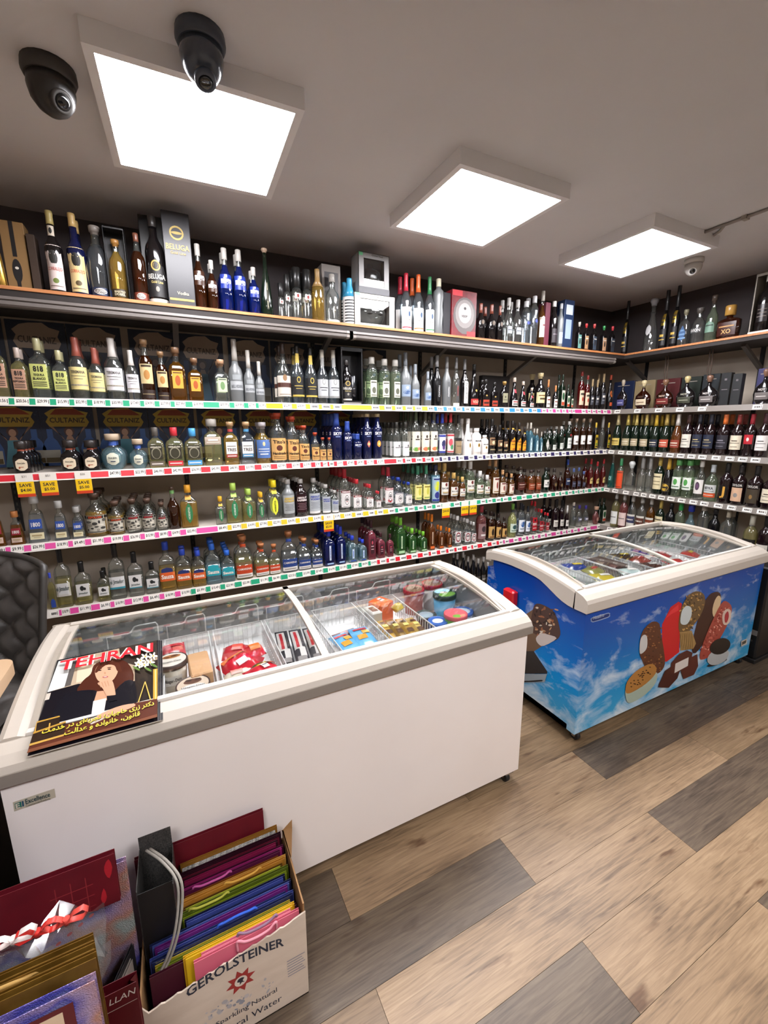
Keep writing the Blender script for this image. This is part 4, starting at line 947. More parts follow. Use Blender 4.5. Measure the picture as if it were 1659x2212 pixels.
# hanging cords under the right top shelf
for px, dz, lab in ((1440, .17, 'nearer the corner'), (1535, .15, 'above the second-largest decanter')):
    y = solve_y(px, XS+.12, ZT-.1); x = XS+.12
    pts = [(x, y+.012, ZT-.042), (x, y+.006, ZT-.12), (x+.01, y+.012, ZT-.2), (x+.02, y+.008, ZT-.28), (x+.02, y-.004, ZT-.285), (x+.008, y-.012, ZT-.2), (x, y-.014, ZT-.1), (x, y-.01, ZT-.042)]
    tag(MB().rope(pts, .0045, paint('#4a3a30', .6), 6).build('hanging_cord'), 'brown looped cord hanging under the right wooden shelf, %s' % lab, 'cord', 'looped cords')

# ------------------------------------------------------------------ box of gift bags in front of the white freezer
def cardboard(c1, c2): return noisy(c1, c2, 9., .75, (1, 1, 4))
CB = cardboard('#c9b8a6', '#d3c3b2'); CBK = cardboard('#8f6a42', '#a27a4e')
bx0, bx1, by0, by1, bh = -.188, .211, .92, 1.165, .288
t = thing('cardboard_box', 'white cardboard mineral water carton holding gift bags', 'box', (0, 0, 0))
front = [(bx0, 0), (bx1, 0), (bx1+.002, bh+.004)] + [(bx1-.012*i-.02+(.003*((i*7) % 3-1)), bh-.004-.0017*i+(.0025*((i*5) % 3-1))) for i in range(1, 31)] + [(bx0, bh-.025)]
MB().extrude(front, 'y', by0, by0+.004, CB).build('front_panel', t)
MB().box(bx1-.004, bx1, by0+.004, by1, 0, bh+.03, CBK).build('side_panel', t)
MB().box(bx0, bx0+.004, by0+.004, by1, 0, bh-.02, CBK).build('side_panel', t)
MB().box(bx0, bx1, by1-.004, by1, 0, bh, CBK).build('back_panel', t); MB().box(bx0, bx1, by0, by1, 0, .004, CBK).build('bottom', t)
MB().add([(bx1-.002, by1-.1, bh+.03), (bx1+.002, by1-.1, bh+.03), (bx1+.028, by1-.005, bh+.03), (bx1+.03, by1, bh+.055), (bx1-.0, by1, bh+.03), (bx1-.004, by1-.002, bh+.03)], [(0, 1, 2, 3, 4, 5)], CBK).build('torn_flap', t)
mb = MB(); f = flat((0, by0-.0005, 0), (1, 0, 0), (0, 0, 1)); NV = paint('#262b3a', .6)
text_on(mb, 'GEROLSTEINER', .03, .243, .03, NV, lambda u, v: f(.0004)(u, v+.018*(1-((u-.03)/.12)**2)-.012), .24, .02)
mb.build('brand_lettering', t); mb.fresh()
cxm, czm = .035, .178
star = []
for k in range(16): rr = .038 if k % 2 == 0 else .022; star.append((cxm+rr*math.cos(k*PI/8+PI/16), czm+rr*math.sin(k*PI/8+PI/16)))
poly_on(mb, star, paint('#9a2f2c', .6), f(.0003)); poly_on(mb, ell(cxm, czm, .016, .016, 16), paint('#d6c8ba', .6), f(.0006))
poly_on(mb, smooth_poly([(cxm-.007, czm+.009), (cxm+.002, czm+.011), (cxm+.009, czm+.006), (cxm+.004, czm), (cxm+.009, czm-.008), (cxm+.002, czm-.005), (cxm-.004, czm-.011), (cxm-.003, czm-.002), (cxm-.009, czm+.001)], 2), paint('#2a2632', .6), f(.0009))
mb.build('star_emblem', t); mb.fresh()
r_ = random.Random(9)
for k in range(46):
    a, b = r_.gauss(.02, .05), r_.gauss(.115, .014); s_ = r_.uniform(.002, .008); poly_on(mb, ell(a, b, s_, s_*r_.uniform(.4, 1), 7, r_.random()*3), paint(r_.choice(('#a8a4a6', '#8d8f98', '#b9b2b0')), .7), f(.0003+.000005*k))
mb.build('ink_smudge', t); mb.fresh()
text_on(mb, 'Sparkling Natural', .045, .078, .021, NV, f(.0007), .25, 0.); text_on(mb, 'Mineral Water', .045, .042, .021, NV, f(.0007), .2, 0.)
mb.build('water_lettering', t); mb.fresh()
poly_on(mb, [(-.16, .0), (-.115, 0), (-.115, .06), (-.125, .075), (-.13, .09), (-.146, .09), (-.15, .075), (-.16, .06)], paint('#8a8c92', .7), f(.0004))
mb.build('bottle_print', t); mb.fresh()
for k in range(7): poly_on(mb, rect(.155, .205-.004*(k % 3), .10+.009*k, .103+.009*k), paint('#8a8790', .7), f(.0004))
mb.build('fine_print', t)

def gift_bag(x0, x1, y, z0, z1, m, label, tilt=0., thick=.008, name='gift_bag', handle=None, group='gift bags', rz=0., fold=None, pos=None):
    """flat-packed paper bag standing on edge: front sheet, back sheet and gusset, open at the top"""
    t = thing(name, label, 'gift bag', (pos or ((x0+x1)/2, y, z0)), rz, group); t.rotation_euler = (tilt, 0, rz)
    w = x1-x0; h = z1-z0; e = .0012; mb = MB()
    mb.box(-w/2, w/2, -thick/2, -thick/2+e, 0, h, m); mb.box(-w/2, w/2, thick/2-e, thick/2, 0, h+.003, m)
    for sx in (-1, 1):
        mb.add([(sx*w/2, -thick/2, 0), (sx*(w/2-.012), 0, 0), (sx*w/2, thick/2, 0), (sx*w/2, thick/2, h-.002), (sx*(w/2-.012), 0, h-.002), (sx*w/2, -thick/2, h)], [(0, 1, 4, 5), (1, 2, 3, 4)], m)
    mb.box(-w/2, w/2, -thick/2, thick/2, 0, e, m); mb.build('sheet', t)
    if handle:
        hx, col, drop = handle
        MB().rope([(hx-.05, -thick/2-.003, h-.03), (hx-.05, -thick/2-.004, h+.004), (hx-.03, -thick/2-.008, h+drop*.7), (hx, -thick/2-.010, h+drop), (hx+.03, -thick/2-.008, h+drop*.7), (hx+.05, -thick/2-.004, h+.004), (hx+.05, -thick/2-.003, h-.03)], .0032, col, 7).build('rope_handle', t)
    return t
def foil(c): return paint(c, .22, .35, .3)
ROPE = lambda c: noisy(c, c, 5., .8)
seq = [('#d7697e', 'pink', 0), ('#e0788a', 'pale pink', 0), ('#e3b81c', 'yellow', 0), ('#d9a916', 'deep yellow', 0), ('#4a1626', 'maroon', 0), ('#7d8c2a', 'olive green', 1), ('#c9b43a', 'gold-yellow', 1), ('#2c3566', 'dark blue', 1), ('#4a58a8', 'royal blue', 1), ('#35407a', 'indigo', 1), ('#7a2a86', 'purple', 1), ('#5a68b8', 'bright blue', 1), ('#2a3260', 'navy', 1), ('#4452a0', 'mid blue', 1),
       ('#1f2446', 'midnight blue', 1), ('#8fa028', 'lime green', 1), ('#5c6a1c', 'moss green', 1), ('#b9c23a', 'yellow-green', 1), ('#6a4a1c', 'bronze', 1), ('#c98a34', 'orange', 1), ('#d9a04a', 'amber', 1), ('#8a4a18', 'copper', 1), ('#5a1a40', 'plum', 1), ('#a32a72', 'magenta', 1), ('#4a1430', 'dark plum', 1), ('#8a1f4a', 'crimson', 1), ('#3f1826', 'wine', 1), ('#6a1d30', 'dark red', 1), ('#331420', 'deep burgundy', 1), ('#b9b4ab', 'silver houndstooth', 1), ('#8f8a82', 'grey checked', 1), ('#9a6a2a', 'gold', 1)]
n_ = len(seq)
for k, (c, nm_, sh) in enumerate(seq):
    y = by0+.011+(by1-by0-.028)*k/(n_-1); top = (.286, .288, .290, .286, .268)[k] if k < 5 else .272+.066*(k-5)/(n_-6)+(.004*((k*5) % 3-1)); a = bx0+.02+.006*((k*7) % 4); b = bx1-.012-.007*((k*3) % 4)
    if y > 1.02: a = max(a, -.093+.004*((k*7) % 4))
    if k in (0, 1, 2, 3): a += .07+.03*(k < 2)
    h_ = {0: (.02, ROPE('#d98a98'), -.005), 4: (-.02, ROPE('#6a4a6a'), .0), 9: (.03, ROPE('#2f5fd0'), .016), 2: (.04, ROPE('#8a6a80'), -.002), 23: (-.06, ROPE('#b04a8a'), .004), 17: (-.07, ROPE('#a8a83a'), .003), 20: (.02, ROPE('#c9963a'), .002)}.get(k)
    m = noisy('#5a5752', '#d9d5cd', 190., .4) if k in (29, 30) else foil(c) if sh else paint(c, .5)
    gift_bag(a, b, y, .005, top, m, '%s gift bag in the carton, %s' % (nm_, 'number %d counted from the front' % (k+1) if k else 'right at the front'), -.03-.0008*k, .0052, handle=h_, group='gift bags in the carton')
# bags around the carton
MAR = noisy('#5a0f1c', '#68131f', 14., .45)
gift_bag(-.20, .155, 1.176, .0, .405, MAR, 'dark maroon gift bag between the carton and the white freezer', -.02, .008, group='loose gift bags')
tb = gift_bag(-.545, -.206, 1.0, .50, .628, MAR, 'large maroon gift bag with red squares propped on the holographic bag', -.05, .012, group='loose gift bags')
mb = MB(); f = flat((-.007, -.0063, -.325), (1, 0, 0), (0, 0, 1)); RL = paint('#a8202c', .4)
for a in range(3): poly_on(mb, rect(.06+.028*a, .062+.028*a, .33, .42), paint('#8a2a30', .5), f(.0004)); poly_on(mb, rect(.05, .13, .34+.028*a, .342+.028*a), paint('#8a2a30', .5), f(.0004))
poly_on(mb, smooth_poly([(.155, .43), (.165, .445), (.17, .42), (.162, .395), (.155, .41)], 2), RL, f(.0006)); poly_on(mb, smooth_poly([(.14, .35), (.148, .375), (.152, .35), (.145, .335)], 2), RL, f(.0006))
for k in range(5): poly_on(mb, ell(.03+.022*k, .27+.012*k, .006, .004, 8, .6), RL, f(.0005))
mb.build('print', tb)
def holo():
    m, nt, N, L, b = new_mat('holographic_foil'); tc = N.new('ShaderNodeTexCoord')
    vo = N.new('ShaderNodeTexVoronoi'); vo.inputs['Scale'].default_value = 380.; L.new(tc.outputs['Object'], vo.inputs[0])
    nz = N.new('ShaderNodeTexNoise'); nz.inputs['Scale'].default_value = 7.; nz.inputs['Detail'].default_value = 3; L.new(tc.outputs['Object'], nz.inputs[0])
    rp = N.new('ShaderNodeValToRGB'); E = rp.color_ramp.elements; E[0].position = .3; E[0].color = (*lin('#aab2c8'), 1); E[1].position = .75; E[1].color = (*lin('#d6d4d8'), 1)
    for p, c in ((.42, '#5c5cc0'), (.5, '#b9a4cc'), (.58, '#cf9a8a'), (.66, '#b4c4c0')): e = E.new(p); e.color = (*lin(c), 1)
    L.new(nz.outputs[0], rp.inputs[0]); L.new(rp.outputs[0], b.inputs['Base Color']); b.inputs['Metallic'].default_value = .45; b.inputs['Roughness'].default_value = .25
    bp = N.new('ShaderNodeBump'); bp.inputs['Strength'].default_value = .6; bp.inputs['Distance'].default_value = .002; L.new(vo.outputs['Distance'], bp.inputs['Height']); L.new(bp.outputs[0], b.inputs['Normal'])
    return m
HOLO = holo()
gift_bag(-.545, -.194, 1.03, .0, .556, HOLO, 'holographic silver gift bag behind the maroon one', -.03, .01, group='loose gift bags')
GLT = noisy('#1c1c1e', '#55524e', 260., .35, bump=.5)
tb = thing('gift_bag', 'black glitter gift bag with grey rope handle in the left of the carton', 'gift bag', (-.140, 1.093, .005), 0, 'loose gift bags')
MB().box(-.041, -.0395, -.06, .06, 0, .455, GLT).box(.0395, .041, -.06, .06, 0, .435, GLT).box(-.0395, .0395, -.06, -.0585, 0, .445, paint('#131214', .5)).box(-.0395, .0395, .0585, .06, 0, .495, GLT).box(-.0395, .0395, -.0585, .0585, 0, .002, GLT).build('sheet', tb)
for q in (0, .009): MB().rope([(-.02+q, .03, .476), (.02+q, -.03, .482), (.05+q, -.078, .462), (.05+q, -.095, .41), (.034+q, -.112, .34), (.008+q, -.12, .28), (-.018+q, -.118, .245), (-.03+q*.4, -.105, .232)], .0034, ROPE('#9a958c'), 8).build('rope_handle', tb)
for k in range(4):
    gift_bag(-.262+.013*k, -.112+.013*k, .955-.006*k+.03, .0, .33-.02*k, paint(('#1c1a1c', '#8a8078', '#211f21', '#6f6760')[k], .5), '%s folded bag standing left of the carton, %s' % (('black', 'grey', 'black', 'grey')[k], ('rearmost', 'second from the back', 'third from the back', 'frontmost')[k]), 0, .005, rz=1.15, group='folded bags', pos=(-.232-.003*k, .95-.02*k, 0))
tb = gift_bag(-.245, -.175, .865, 0, .42, paint('#5a0e1a', .45), 'narrow dark red bag with white lettering at the bottom edge', -.02, .02, group='loose gift bags')
mb = MB(); f = flat((0, -.0102, 0), (1, 0, 0), (0, 0, 1)); text_on(mb, 'LLAN', .008, .40, .015, paint('#d9cfc6', .5), f(.0005), .05, 0, .2); poly_on(mb, rect(-.03, .033, .375, .3765), paint('#b9a9a0', .5), f(.0005)); mb.build('print', tb)
# gold bags in the lower left corner
for k in range(6):
    gift_bag(-.545, -.218+.004*k, .80-.015*k, .0, .655+.008*k+.004*(k % 2), noisy('#6f4f1c', '#9a7430', 20., .3, metal=.5) if k % 2 else paint('#7a561f', .3, .5), 'gold gift bag in the lower left stack, %s' % ('rearmost', 'second from the back', 'third from the back', 'fourth from the back', 'fifth from the back', 'frontmost of the gold')[k], -.01, .009, handle={2: (.04, ROPE('#b08a4a'), .012), 4: (-.05, ROPE('#a57f40'), .012)}.get(k), group='gold gift bags')
tb = gift_bag(-.545, -.195, .69, 0, .70, HOLO, 'silver foil bag with candy-striped print at the bottom left', -.01, .012, group='loose gift bags')
mb = MB(); f = flat((.018, -.0064, .145), (1, 0, 0), (0, 0, 1))
poly_on(mb, rect(-.13, .125, .25, .535), paint('#5c1a20', .5), f(.0003)); poly_on(mb, rect(-.13, .11, .46, .525), paint('#d9bfa0', .5), f(.0006)); poly_on(mb, rect(-.12, .07, .40, .43), paint('#6fb0a8', .5), f(.0006)); poly_on(mb, rect(.075, .115, .28, .46), paint('#a51f2a', .5), f(.0007))
for k in range(9): poly_on(mb, [(.076, .29+.02*k), (.114, .305+.02*k), (.114, .31+.02*k), (.076, .295+.02*k)], paint('#2a1516', .5), f(.001))
mb.build('print', tb)
# clear plastic sleeve with red and white ribbon bows over the gold bags
mb = MB(); v = []; F = []; r_ = random.Random(4)
for i in range(15):
    for j in range(7): v.append((-.54+.33*i/14, .85+.03*math.sin(i*.9+j*1.7)+.01*r_.random(), .50+.028*j+.012*math.sin(i*1.9+j)))
for i in range(14):
    for j in range(6): F.append((i*7+j, (i+1)*7+j, (i+1)*7+j+1, i*7+j+1))
tag(mb.add(v, F, glass('#eef0f0', '#c2c6c6', .08, .06, '#dddddd'), False).build('plastic_sleeve'), 'crinkled clear plastic sleeve over the gold bags', 'plastic sleeve')
for k, (px, col, nm_) in enumerate(((-.40, '#c62a26', 'red'), (-.345, '#ded3cd', 'white'), (-.31, '#c9302a', 'bright red'), (-.47, '#d8ccc6', 'pale'), (-.265, '#d04a40', 'orange-red'))):
    mb = MB()
    for s in (-1, 1):
        P_ = [(0, 0), (.012, .012), (.028, .016), (.036, .006), (.026, -.006), (.01, -.003)]
        v = [(px+s*a, .86-.01+.006*q, .665+.006*(k % 2)+b) for q in (-1, 1) for a, b in P_]; mb.add(v, [(i, (i+1) % 6, 6+(i+1) % 6, 6+i) for i in range(6)], paint(col, .35), True)
    mb.lathe([(.658+.006*(k % 2), .006), (.671+.006*(k % 2), .006)], paint(col, .35), 8, (px, .85))
    tag(mb.build('ribbon_bow'), '%s ribbon bow under the crinkled plastic' % nm_, 'ribbon bow', 'ribbon bows')
# ------------------------------------------------------------------ bottles
# a style gives rings (height 0..1, radius 0..1, squareness), body depth / width, cap start, aspect = height / width
ST = {
 'std':   ([(0,.90,2),(.012,1,2),(.60,1,2),(.67,.88,2),(.73,.58,2),(.78,.40,2),(.92,.35,2)], 1, .88, 3.5),
 'long':  ([(0,.92,2),(.012,1,2),(.50,1,2),(.58,.86,2),(.65,.55,2),(.72,.38,2),(.93,.33,2)], 1, .82, 4.1),
 'tall':  ([(0,.94,2),(.01,1,2),(.46,1,2),(.54,.82,2),(.60,.50,2),(.66,.40,2),(.93,.34,2)], 1, .66, 5.0),
 'bord':  ([(0,.94,2),(.01,1,2),(.58,1,2),(.65,.86,2),(.71,.52,2),(.75,.38,2),(.97,.36,2)], 1, .76, 3.9),
 'champ': ([(0,.94,2),(.01,1,2),(.42,1,2),(.52,.86,2),(.63,.58,2),(.74,.42,2),(.95,.34,2)], 1, .70, 3.6),
 'square':([(0,.94,7),(.015,1,7),(.58,1,7),(.66,.86,5),(.71,.50,3),(.75,.36,2),(.90,.34,2)], .85, .84, 2.8),
 'flask': ([(0,.94,4),(.015,1,4),(.56,1,4),(.65,.86,3.5),(.71,.52,3),(.76,.34,2),(.92,.31,2)], .6, .86, 2.7),
 'squat': ([(0,.90,5),(.02,1,5),(.46,1,5),(.56,.90,4),(.63,.52,3),(.69,.40,2),(.84,.38,2)], .8, .76, 1.7),
 'globe': ([(0,.52,2),(.02,.62,2),(.16,.88,2),(.33,1,2),(.50,.92,2),(.60,.62,2),(.66,.36,2),(.86,.32,2)], .72, .82, 1.35),
 'trap':  ([(0,.97,6),(.02,1,6),(.58,.66,6),(.65,.56,5),(.69,.34,2.5),(.73,.29,2),(.86,.28,2)], .75, .82, 1.95),
 'dome':  ([(0,.92,2),(.02,1,2),(.50,1,2),(.60,.90,2),(.67,.62,2),(.72,.40,2),(.88,.36,2)], 1, .84, 2.1),
 'cone':  ([(0,.95,2),(.01,1,2),(.30,.84,2),(.55,.58,2),(.70,.34,2),(.95,.26,2)], 1, .93, 5.2),
 'skyy':  ([(0,.94,2),(.01,1,2),(.66,1,2),(.71,.84,2),(.745,.52,2),(.97,.46,2)], 1, .74, 4.1),
 'cyl':   ([(0,.95,2),(.01,1,2),(.70,1,2),(.76,.90,2),(.81,.62,2),(.86,.46,2),(.95,.42,2)], 1, .86, 4.0),
 'hour':  ([(0,.95,2),(.01,1,2),(.18,.96,2),(.34,.84,2),(.48,1,2),(.56,.96,2),(.63,.66,2),(.69,.42,2),(.93,.36,2)], 1, .84, 4.0),
 'decant':([(0,.50,2),(.02,.60,2),(.14,.90,2),(.30,1,2),(.46,.90,2),(.56,.58,2),(.63,.26,2),(.70,.18,2),(.9,.16,2)], .5, .78, 1.7),
 'xo':    ([(0,.80,3),(.02,.90,3),(.30,1,3),(.54,.98,3.5),(.60,.70,3),(.63,.26,2),(.86,.22,2)], .4, .70, 1.35),
 'bell':  ([(0,.96,2),(.02,1,2),(.28,.98,2),(.45,.80,2),(.58,.52,2),(.68,.36,2),(.93,.32,2)], 1, .86, 2.9),
 'wave':  ([(0,.9,2),(.02,1,2),(.2,.86,2),(.36,1,2),(.52,.86,2),(.68,1,2),(.78,.92,2),(.82,.5,2),(.86,.40,2),(.95,.38,2)], 1, .86, 3.8),
 'can':   ([(0,.95,2),(.01,1,2),(.74,1,2),(.80,.7,2),(.84,.5,2),(.95,.45,2)], 1, .84, 4.2),
}
GLS = {
 'clear':  lambda: glass('#f6f8f6', '#98a09c', .02, .035, '#ccd2ce'), 'clearb': lambda: glass('#f0f5f8', '#8c99a0', .02, .04, '#c4ced4'),
 'amber':  lambda: glass('#c98f3c', '#5a3411', .03, .10, '#b57a2a'), 'lamber': lambda: glass('#ecd597', '#94793c', .03, .16, '#d3b25a'), 'pale': lambda: glass('#efebc4', '#93905c', .03, .10, '#d6d09a'),
 'brown':  lambda: glass('#6e3a16', '#2a1408', .03, .18, '#5a2c10'), 'red': lambda: glass('#a3322c', '#3c0d0d', .03, .2, '#8a1f20'), 'rose': lambda: glass('#c78b84', '#6a3634', .03, .2, '#b9706c'),
 'green':  lambda: glass('#9ccc8a', '#3f6e3a', .03, .14, '#6aa85c'), 'lgreen': lambda: glass('#e6efe0', '#7d967a', .03, .08, '#bcd0b4'), 'teal': lambda: glass('#3f8a80', '#123a38', .03, .25, '#2f7a70'),
 'blue':   lambda: glass('#2c50b4', '#0a1748', .03, .2, '#16308a'), 'lblue': lambda: glass('#cfe4ea', '#6f94a2', .03, .14, '#a9ccd6'), 'sky': lambda: glass('#8fc4d6', '#2f6f88', .03, .2, '#7ab4c8'),
 'frost':  lambda: glass('#a8acac', '#6f7475', .35, .55, '#8b8f90'), 'dark': lambda: paint('#120f10', .12, coat=.4), 'black': lambda: paint('#0c0c0e', .2), 'dgreen': lambda: paint('#0f1c12', .12, coat=.4), 'navy': lambda: paint('#0d133a', .14, coat=.4),
 'white':  lambda: paint('#e4e0dc', .3), 'gold': lambda: paint('#b08a3e', .25, .9), 'silver': lambda: paint('#b9b9bc', .22, .9), 'wine': lambda: paint('#1a0d0f', .12, coat=.4),
 'pinkliq':lambda: glass('#b5606e', '#5a2630', .03, .35, '#a84c5c'), 'yellowliq': lambda: glass('#d8d79a', '#7c7c46', .03, .3, '#cdd08c'), 'orangeliq': lambda: glass('#b9773c', '#5c3214', .03, .2, '#a8642c'), 'cognac': lambda: glass('#5c2412', '#1e0a06', .03, .3, '#431809')}
CLEAR = None
def interp(rings, z):
    for a, b in zip(rings[:-1], rings[1:]):
        if z <= b[0]:
            t = (z-a[0])/max(b[0]-a[0], 1e-6); return a[1]+(b[1]-a[1])*t, a[2]+(b[2]-a[2])*t
    return rings[-1][1], rings[-1][2]
class Kind:
    def __init__(s, name, style, gl, cap, labels, desc, fill=.74, capk='cap', cat='bottle', extra=None, cs=None):
        s.name, s.style, s.gl, s.cap, s.labels, s.desc, s.fill, s.capk, s.cat, s.extra, s.cs = name, style, gl, cap, labels, desc, fill, capk, cat, extra, cs
        s.meshes = None
    def make(s):
        """meshes in units of half the body width; height = 2*aspect"""
        if s.meshes: return s.meshes
        rings, kd, cs, asp = ST[s.style]; cs = s.cs or cs; H = 2*asp; out = []
        def full(r): z, rad, n = r; k = kd if n > 2.05 or kd == 1 or rad > .55 else 1; return (z*H, rad, rad*k, n)
        seg = 18 if s.style not in ('square', 'squat', 'trap') else 24
        R = [r for r in rings if r[0] <= cs+.02]
        if R[-1][0] < cs: q = interp(rings, cs); R.append((cs, q[0], q[1]))
        gm = GLS[s.gl](); see = 'glass' in gm.name
        mb = MB()
        if see and s.fill < cs and s.gl not in ('frost',):
            q = interp(rings, s.fill); lo = [r for r in R if r[0] < s.fill]+[(s.fill, *q)]; hi = [(s.fill, *q)]+[r for r in R if r[0] > s.fill]
            mb.lathe([full(r) for r in lo], gm, seg); mb.lathe([full(r) for r in hi], GLS['clear'](), seg, close=False)
        else: mb.lathe([full(r) for r in R], gm, seg)
        out.append(('glass', mb))
        # cap
        nr = interp(rings, cs)[0]; cm = paint(s.cap, .35, .0, .2) if isinstance(s.cap, str) else s.cap
        mb = MB(); z0, z1 = cs*H, H
        if s.capk == 'cap': mb.lathe([(z0, nr*1.12), (z0+.02, nr*1.18), (z1-.05, nr*1.16), (z1, nr*1.05)], cm, 14)
        elif s.capk == 'cork': zz = z0+(z1-z0)*.35; mb.lathe([(z0, nr*1.05), (zz, nr*1.08), (zz, nr*1.42), (z1-.04, nr*1.45), (z1, nr*1.3)], cm, 16)
        elif s.capk == 'ball': zz = (z0+z1)/2; rr = nr*1.9; mb.lathe([(z0, nr*1.1), (z0+(z1-z0)*.2, nr*1.2), (zz-(z1-z0)*.12, rr*.8), (zz+(z1-z0)*.1, rr), (z1-(z1-z0)*.1, rr*.8), (z1, rr*.3)], cm, 16)
        elif s.capk == 'foil': 
            zs = [cs, cs+(1-cs)*.35, cs+(1-cs)*.62, .965, .97, 1]; mb.lathe([(z*H, max(interp(rings, z)[0], .33)*1.05+(.03 if 3 <= i <= 4 else 0)) for i, z in enumerate(zs)], cm, 14)
        elif s.capk == 'wide': mb.lathe([(z0, nr*1.5), (z0+.04, nr*1.75), (z1-.06, nr*1.75), (z1, nr*1.6)], cm, 16)
        out.append(('cap', mb))
        # labels
        def front(lift):
            def f(u, z):
                r, n = interp(rings, z/H); k = kd if (n > 2.05 or kd == 1 or r > .55) else 1
                x = max(-.985*r, min(.985*r, u)); y = -(max(0, 1-abs(x/r)**n))**(1/n)*r*k
                return (x*(1+lift*.8), y-lift, z)
            return f
        for i, L_ in enumerate(s.labels):
            z0, z1, wf, col, txt = L_[:5]; shape = L_[5] if len(L_) > 5 else 'r'
            mb = MB(); f0 = front(.02); rr = min(interp(rings, z0)[0], interp(rings, z1)[0]); hw = rr*wf; m = paint(col, .5) if isinstance(col, str) else col
            nu, nv = 8, 5; v = []
            for a in range(nu+1):
                for b in range(nv+1):
                    uu, vv = a/nu*2-1, b/nv*2-1
                    if shape == 'o': k = math.sqrt(max(0, 1-vv*vv)); uu *= max(k, .08)
                    elif shape == 's': uu *= max(1-abs(vv)**3.5, .02)**.3
                    elif shape == 'd': uu *= max(1-abs(vv), .06)
                    elif shape == 'a' and vv > 0: uu *= math.sqrt(max(0, 1-vv*vv))*.98+.02
                    v.append(f0(uu*hw, ((z0+z1)/2+vv*(z1-z0)/2)*H))
            mb.add(v, [(a*(nv+1)+b, (a+1)*(nv+1)+b, (a+1)*(nv+1)+b+1, a*(nv+1)+b+1) for a in range(nu) for b in range(nv)], m, True)
            f1 = front(.044); hh = (z1-z0)*H
            for T in txt or ():
                st, yc, th, tc = T[:4]; o = T[4] if len(T) > 4 else {}
                if st == '-': 
                    w_ = hw*o.get('w', .8); v = []
                    for a in range(7):
                        for b in (0, 1): v.append(f1((a/6*2-1)*w_, z0*H+hh*yc+th*hh*(b-.5)))
                    mb.add(v, [(2*a, 2*a+2, 2*a+3, 2*a+1) for a in range(6)], paint(tc, .5))
                elif st == '*':
                    fz = front(.026+.0016*len(mb.mats)); e_ = ell(0, 0, o.get('w', .3)*hw, th*hh, 14); P_ = [(0, 0)]+[(x*q, y*q) for q in (.5, 1) for x, y in e_]
                    mb.add([fz(hw*o.get('x', 0)+x, z0*H+hh*yc+y) for x, y in P_], [(0, 1+i, 1+(i+1) % 14) for i in range(14)]+[(1+i, 15+i, 15+(i+1) % 14, 1+(i+1) % 14) for i in range(14)], paint(tc, .5))
                elif o.get('v'): text_on(mb, st, 0, 0, hw*th, paint(tc, .5), lambda u, w_: f1(-w_, z0*H+hh*yc+u), hh*.8, .02)
                else: text_on(mb, st, 0, 0, hh*th, paint(tc, .5), lambda u, w_: f1(u, z0*H+hh*yc+w_), hw*1.75, o.get('b', .02))
            out.append(('label' if i == 0 else 'neck_label' if z0 > .62 else 'lower_label' if z1 < .4 else 'band_label', mb))
        if s.extra: out += s.extra(H, front)
        import bmesh
        res = []
        for nme, mb in out:
            me = mb.mesh(nme); 
            if nme in ('glass', 'cap'):
                bm = bmesh.new(); bm.from_mesh(me); bmesh.ops.recalc_face_normals(bm, faces=bm.faces); bm.to_mesh(me); bm.free()
            res.append((nme, me))
        s.meshes = (res, 2.0, H); return s.meshes
KD = {}
def K(key, *a, **k): KD[key] = Kind(*a, **k)
W_, K_ = '#e9e4da', '#1c1a1b'
def tx(*a, c=K_, z=.6, h=.16):
    """stack of centred text lines"""
    n = len(a); return [(t, z-(h*1.45)*i, h, c) for i, t in enumerate(a)]
bars = [('-', .3, .03, '#6a645c'), ('-', .2, .03, '#6a645c', {'w': .6})]
TQ, VK, RM, GN, LQ, WN, CH, BR = 'tequila_bottle', 'vodka_bottle', 'rum_bottle', 'gin_bottle', 'liqueur_bottle', 'wine_bottle', 'champagne_bottle', 'brandy_bottle'
# ---- top wooden shelf
K('goldtall', TQ, 'cone', 'gold', '#8a6a2a', [], 'tall gold flask-shaped bottle', capk='cap')
K('corp', TQ, 'hour', 'dark', '#b9a86a', [(.04,.58,.93,'#d9c9c4',[('*',.72,.16,'#2a2a26',{'w':.55}),('CORRALEJO',.46,.10,'#b0564c'),('*',.2,.06,'#6a7a3a',{'w':.4}),('-',.08,.02,'#7a6a62')]),(.70,.82,.9,'#cfc3b0',[('*',.5,.3,'#2a2826',{'w':.5})])], 'hourglass bottle with pale pink label', capk='foil')
K('corc', TQ, 'hour', 'navy', '#c9a86a', [(.04,.58,.93,'#d9c08a',[('*',.72,.16,'#1f1d1b',{'w':.55}),('CORRALEJO',.46,.10,'#c4583c'),('*',.2,.06,'#5a4a30',{'w':.4}),('-',.08,.02,'#7a6a52')])], 'hourglass bottle with cream-yellow label', capk='foil')
DOB = lambda c, g: [(.03,.14,.98,c,[('*',.5,.4,'#d8d2c8',{'w':.6}),('MAESTRO',.66,.2,'#2a2a30'),('DOBEL',.36,.3,'#2a2a30')])]
K('dobc', TQ, 'std', 'clearb', '#8f8780', DOB('#1d2a4a', 0), 'quilted clear bottle with dark blue base label', capk='cork')
K('dobd', TQ, 'std', 'brown', '#7a4a38', DOB('#7a3a28', 0), 'quilted dark brown bottle with copper base label', capk='foil')
K('bel', VK, 'std', 'dark', '#3a3634', [(.08,.52,.93,'#1f1d1e',[('*',.80,.14,'#b59a52',{'w':.5}),('*',.80,.10,'#22201f',{'w':.36}),('BELUGA',.52,.13,'#d9d4ca'),('Gold Line',.38,.07,'#b9a86a'),('*',.2,.07,'#8f8a80',{'w':.2})],'a'),(.02,.06,.95,'#c9c4ba',None)], 'black bottle with gold medallion and hammer stopper')
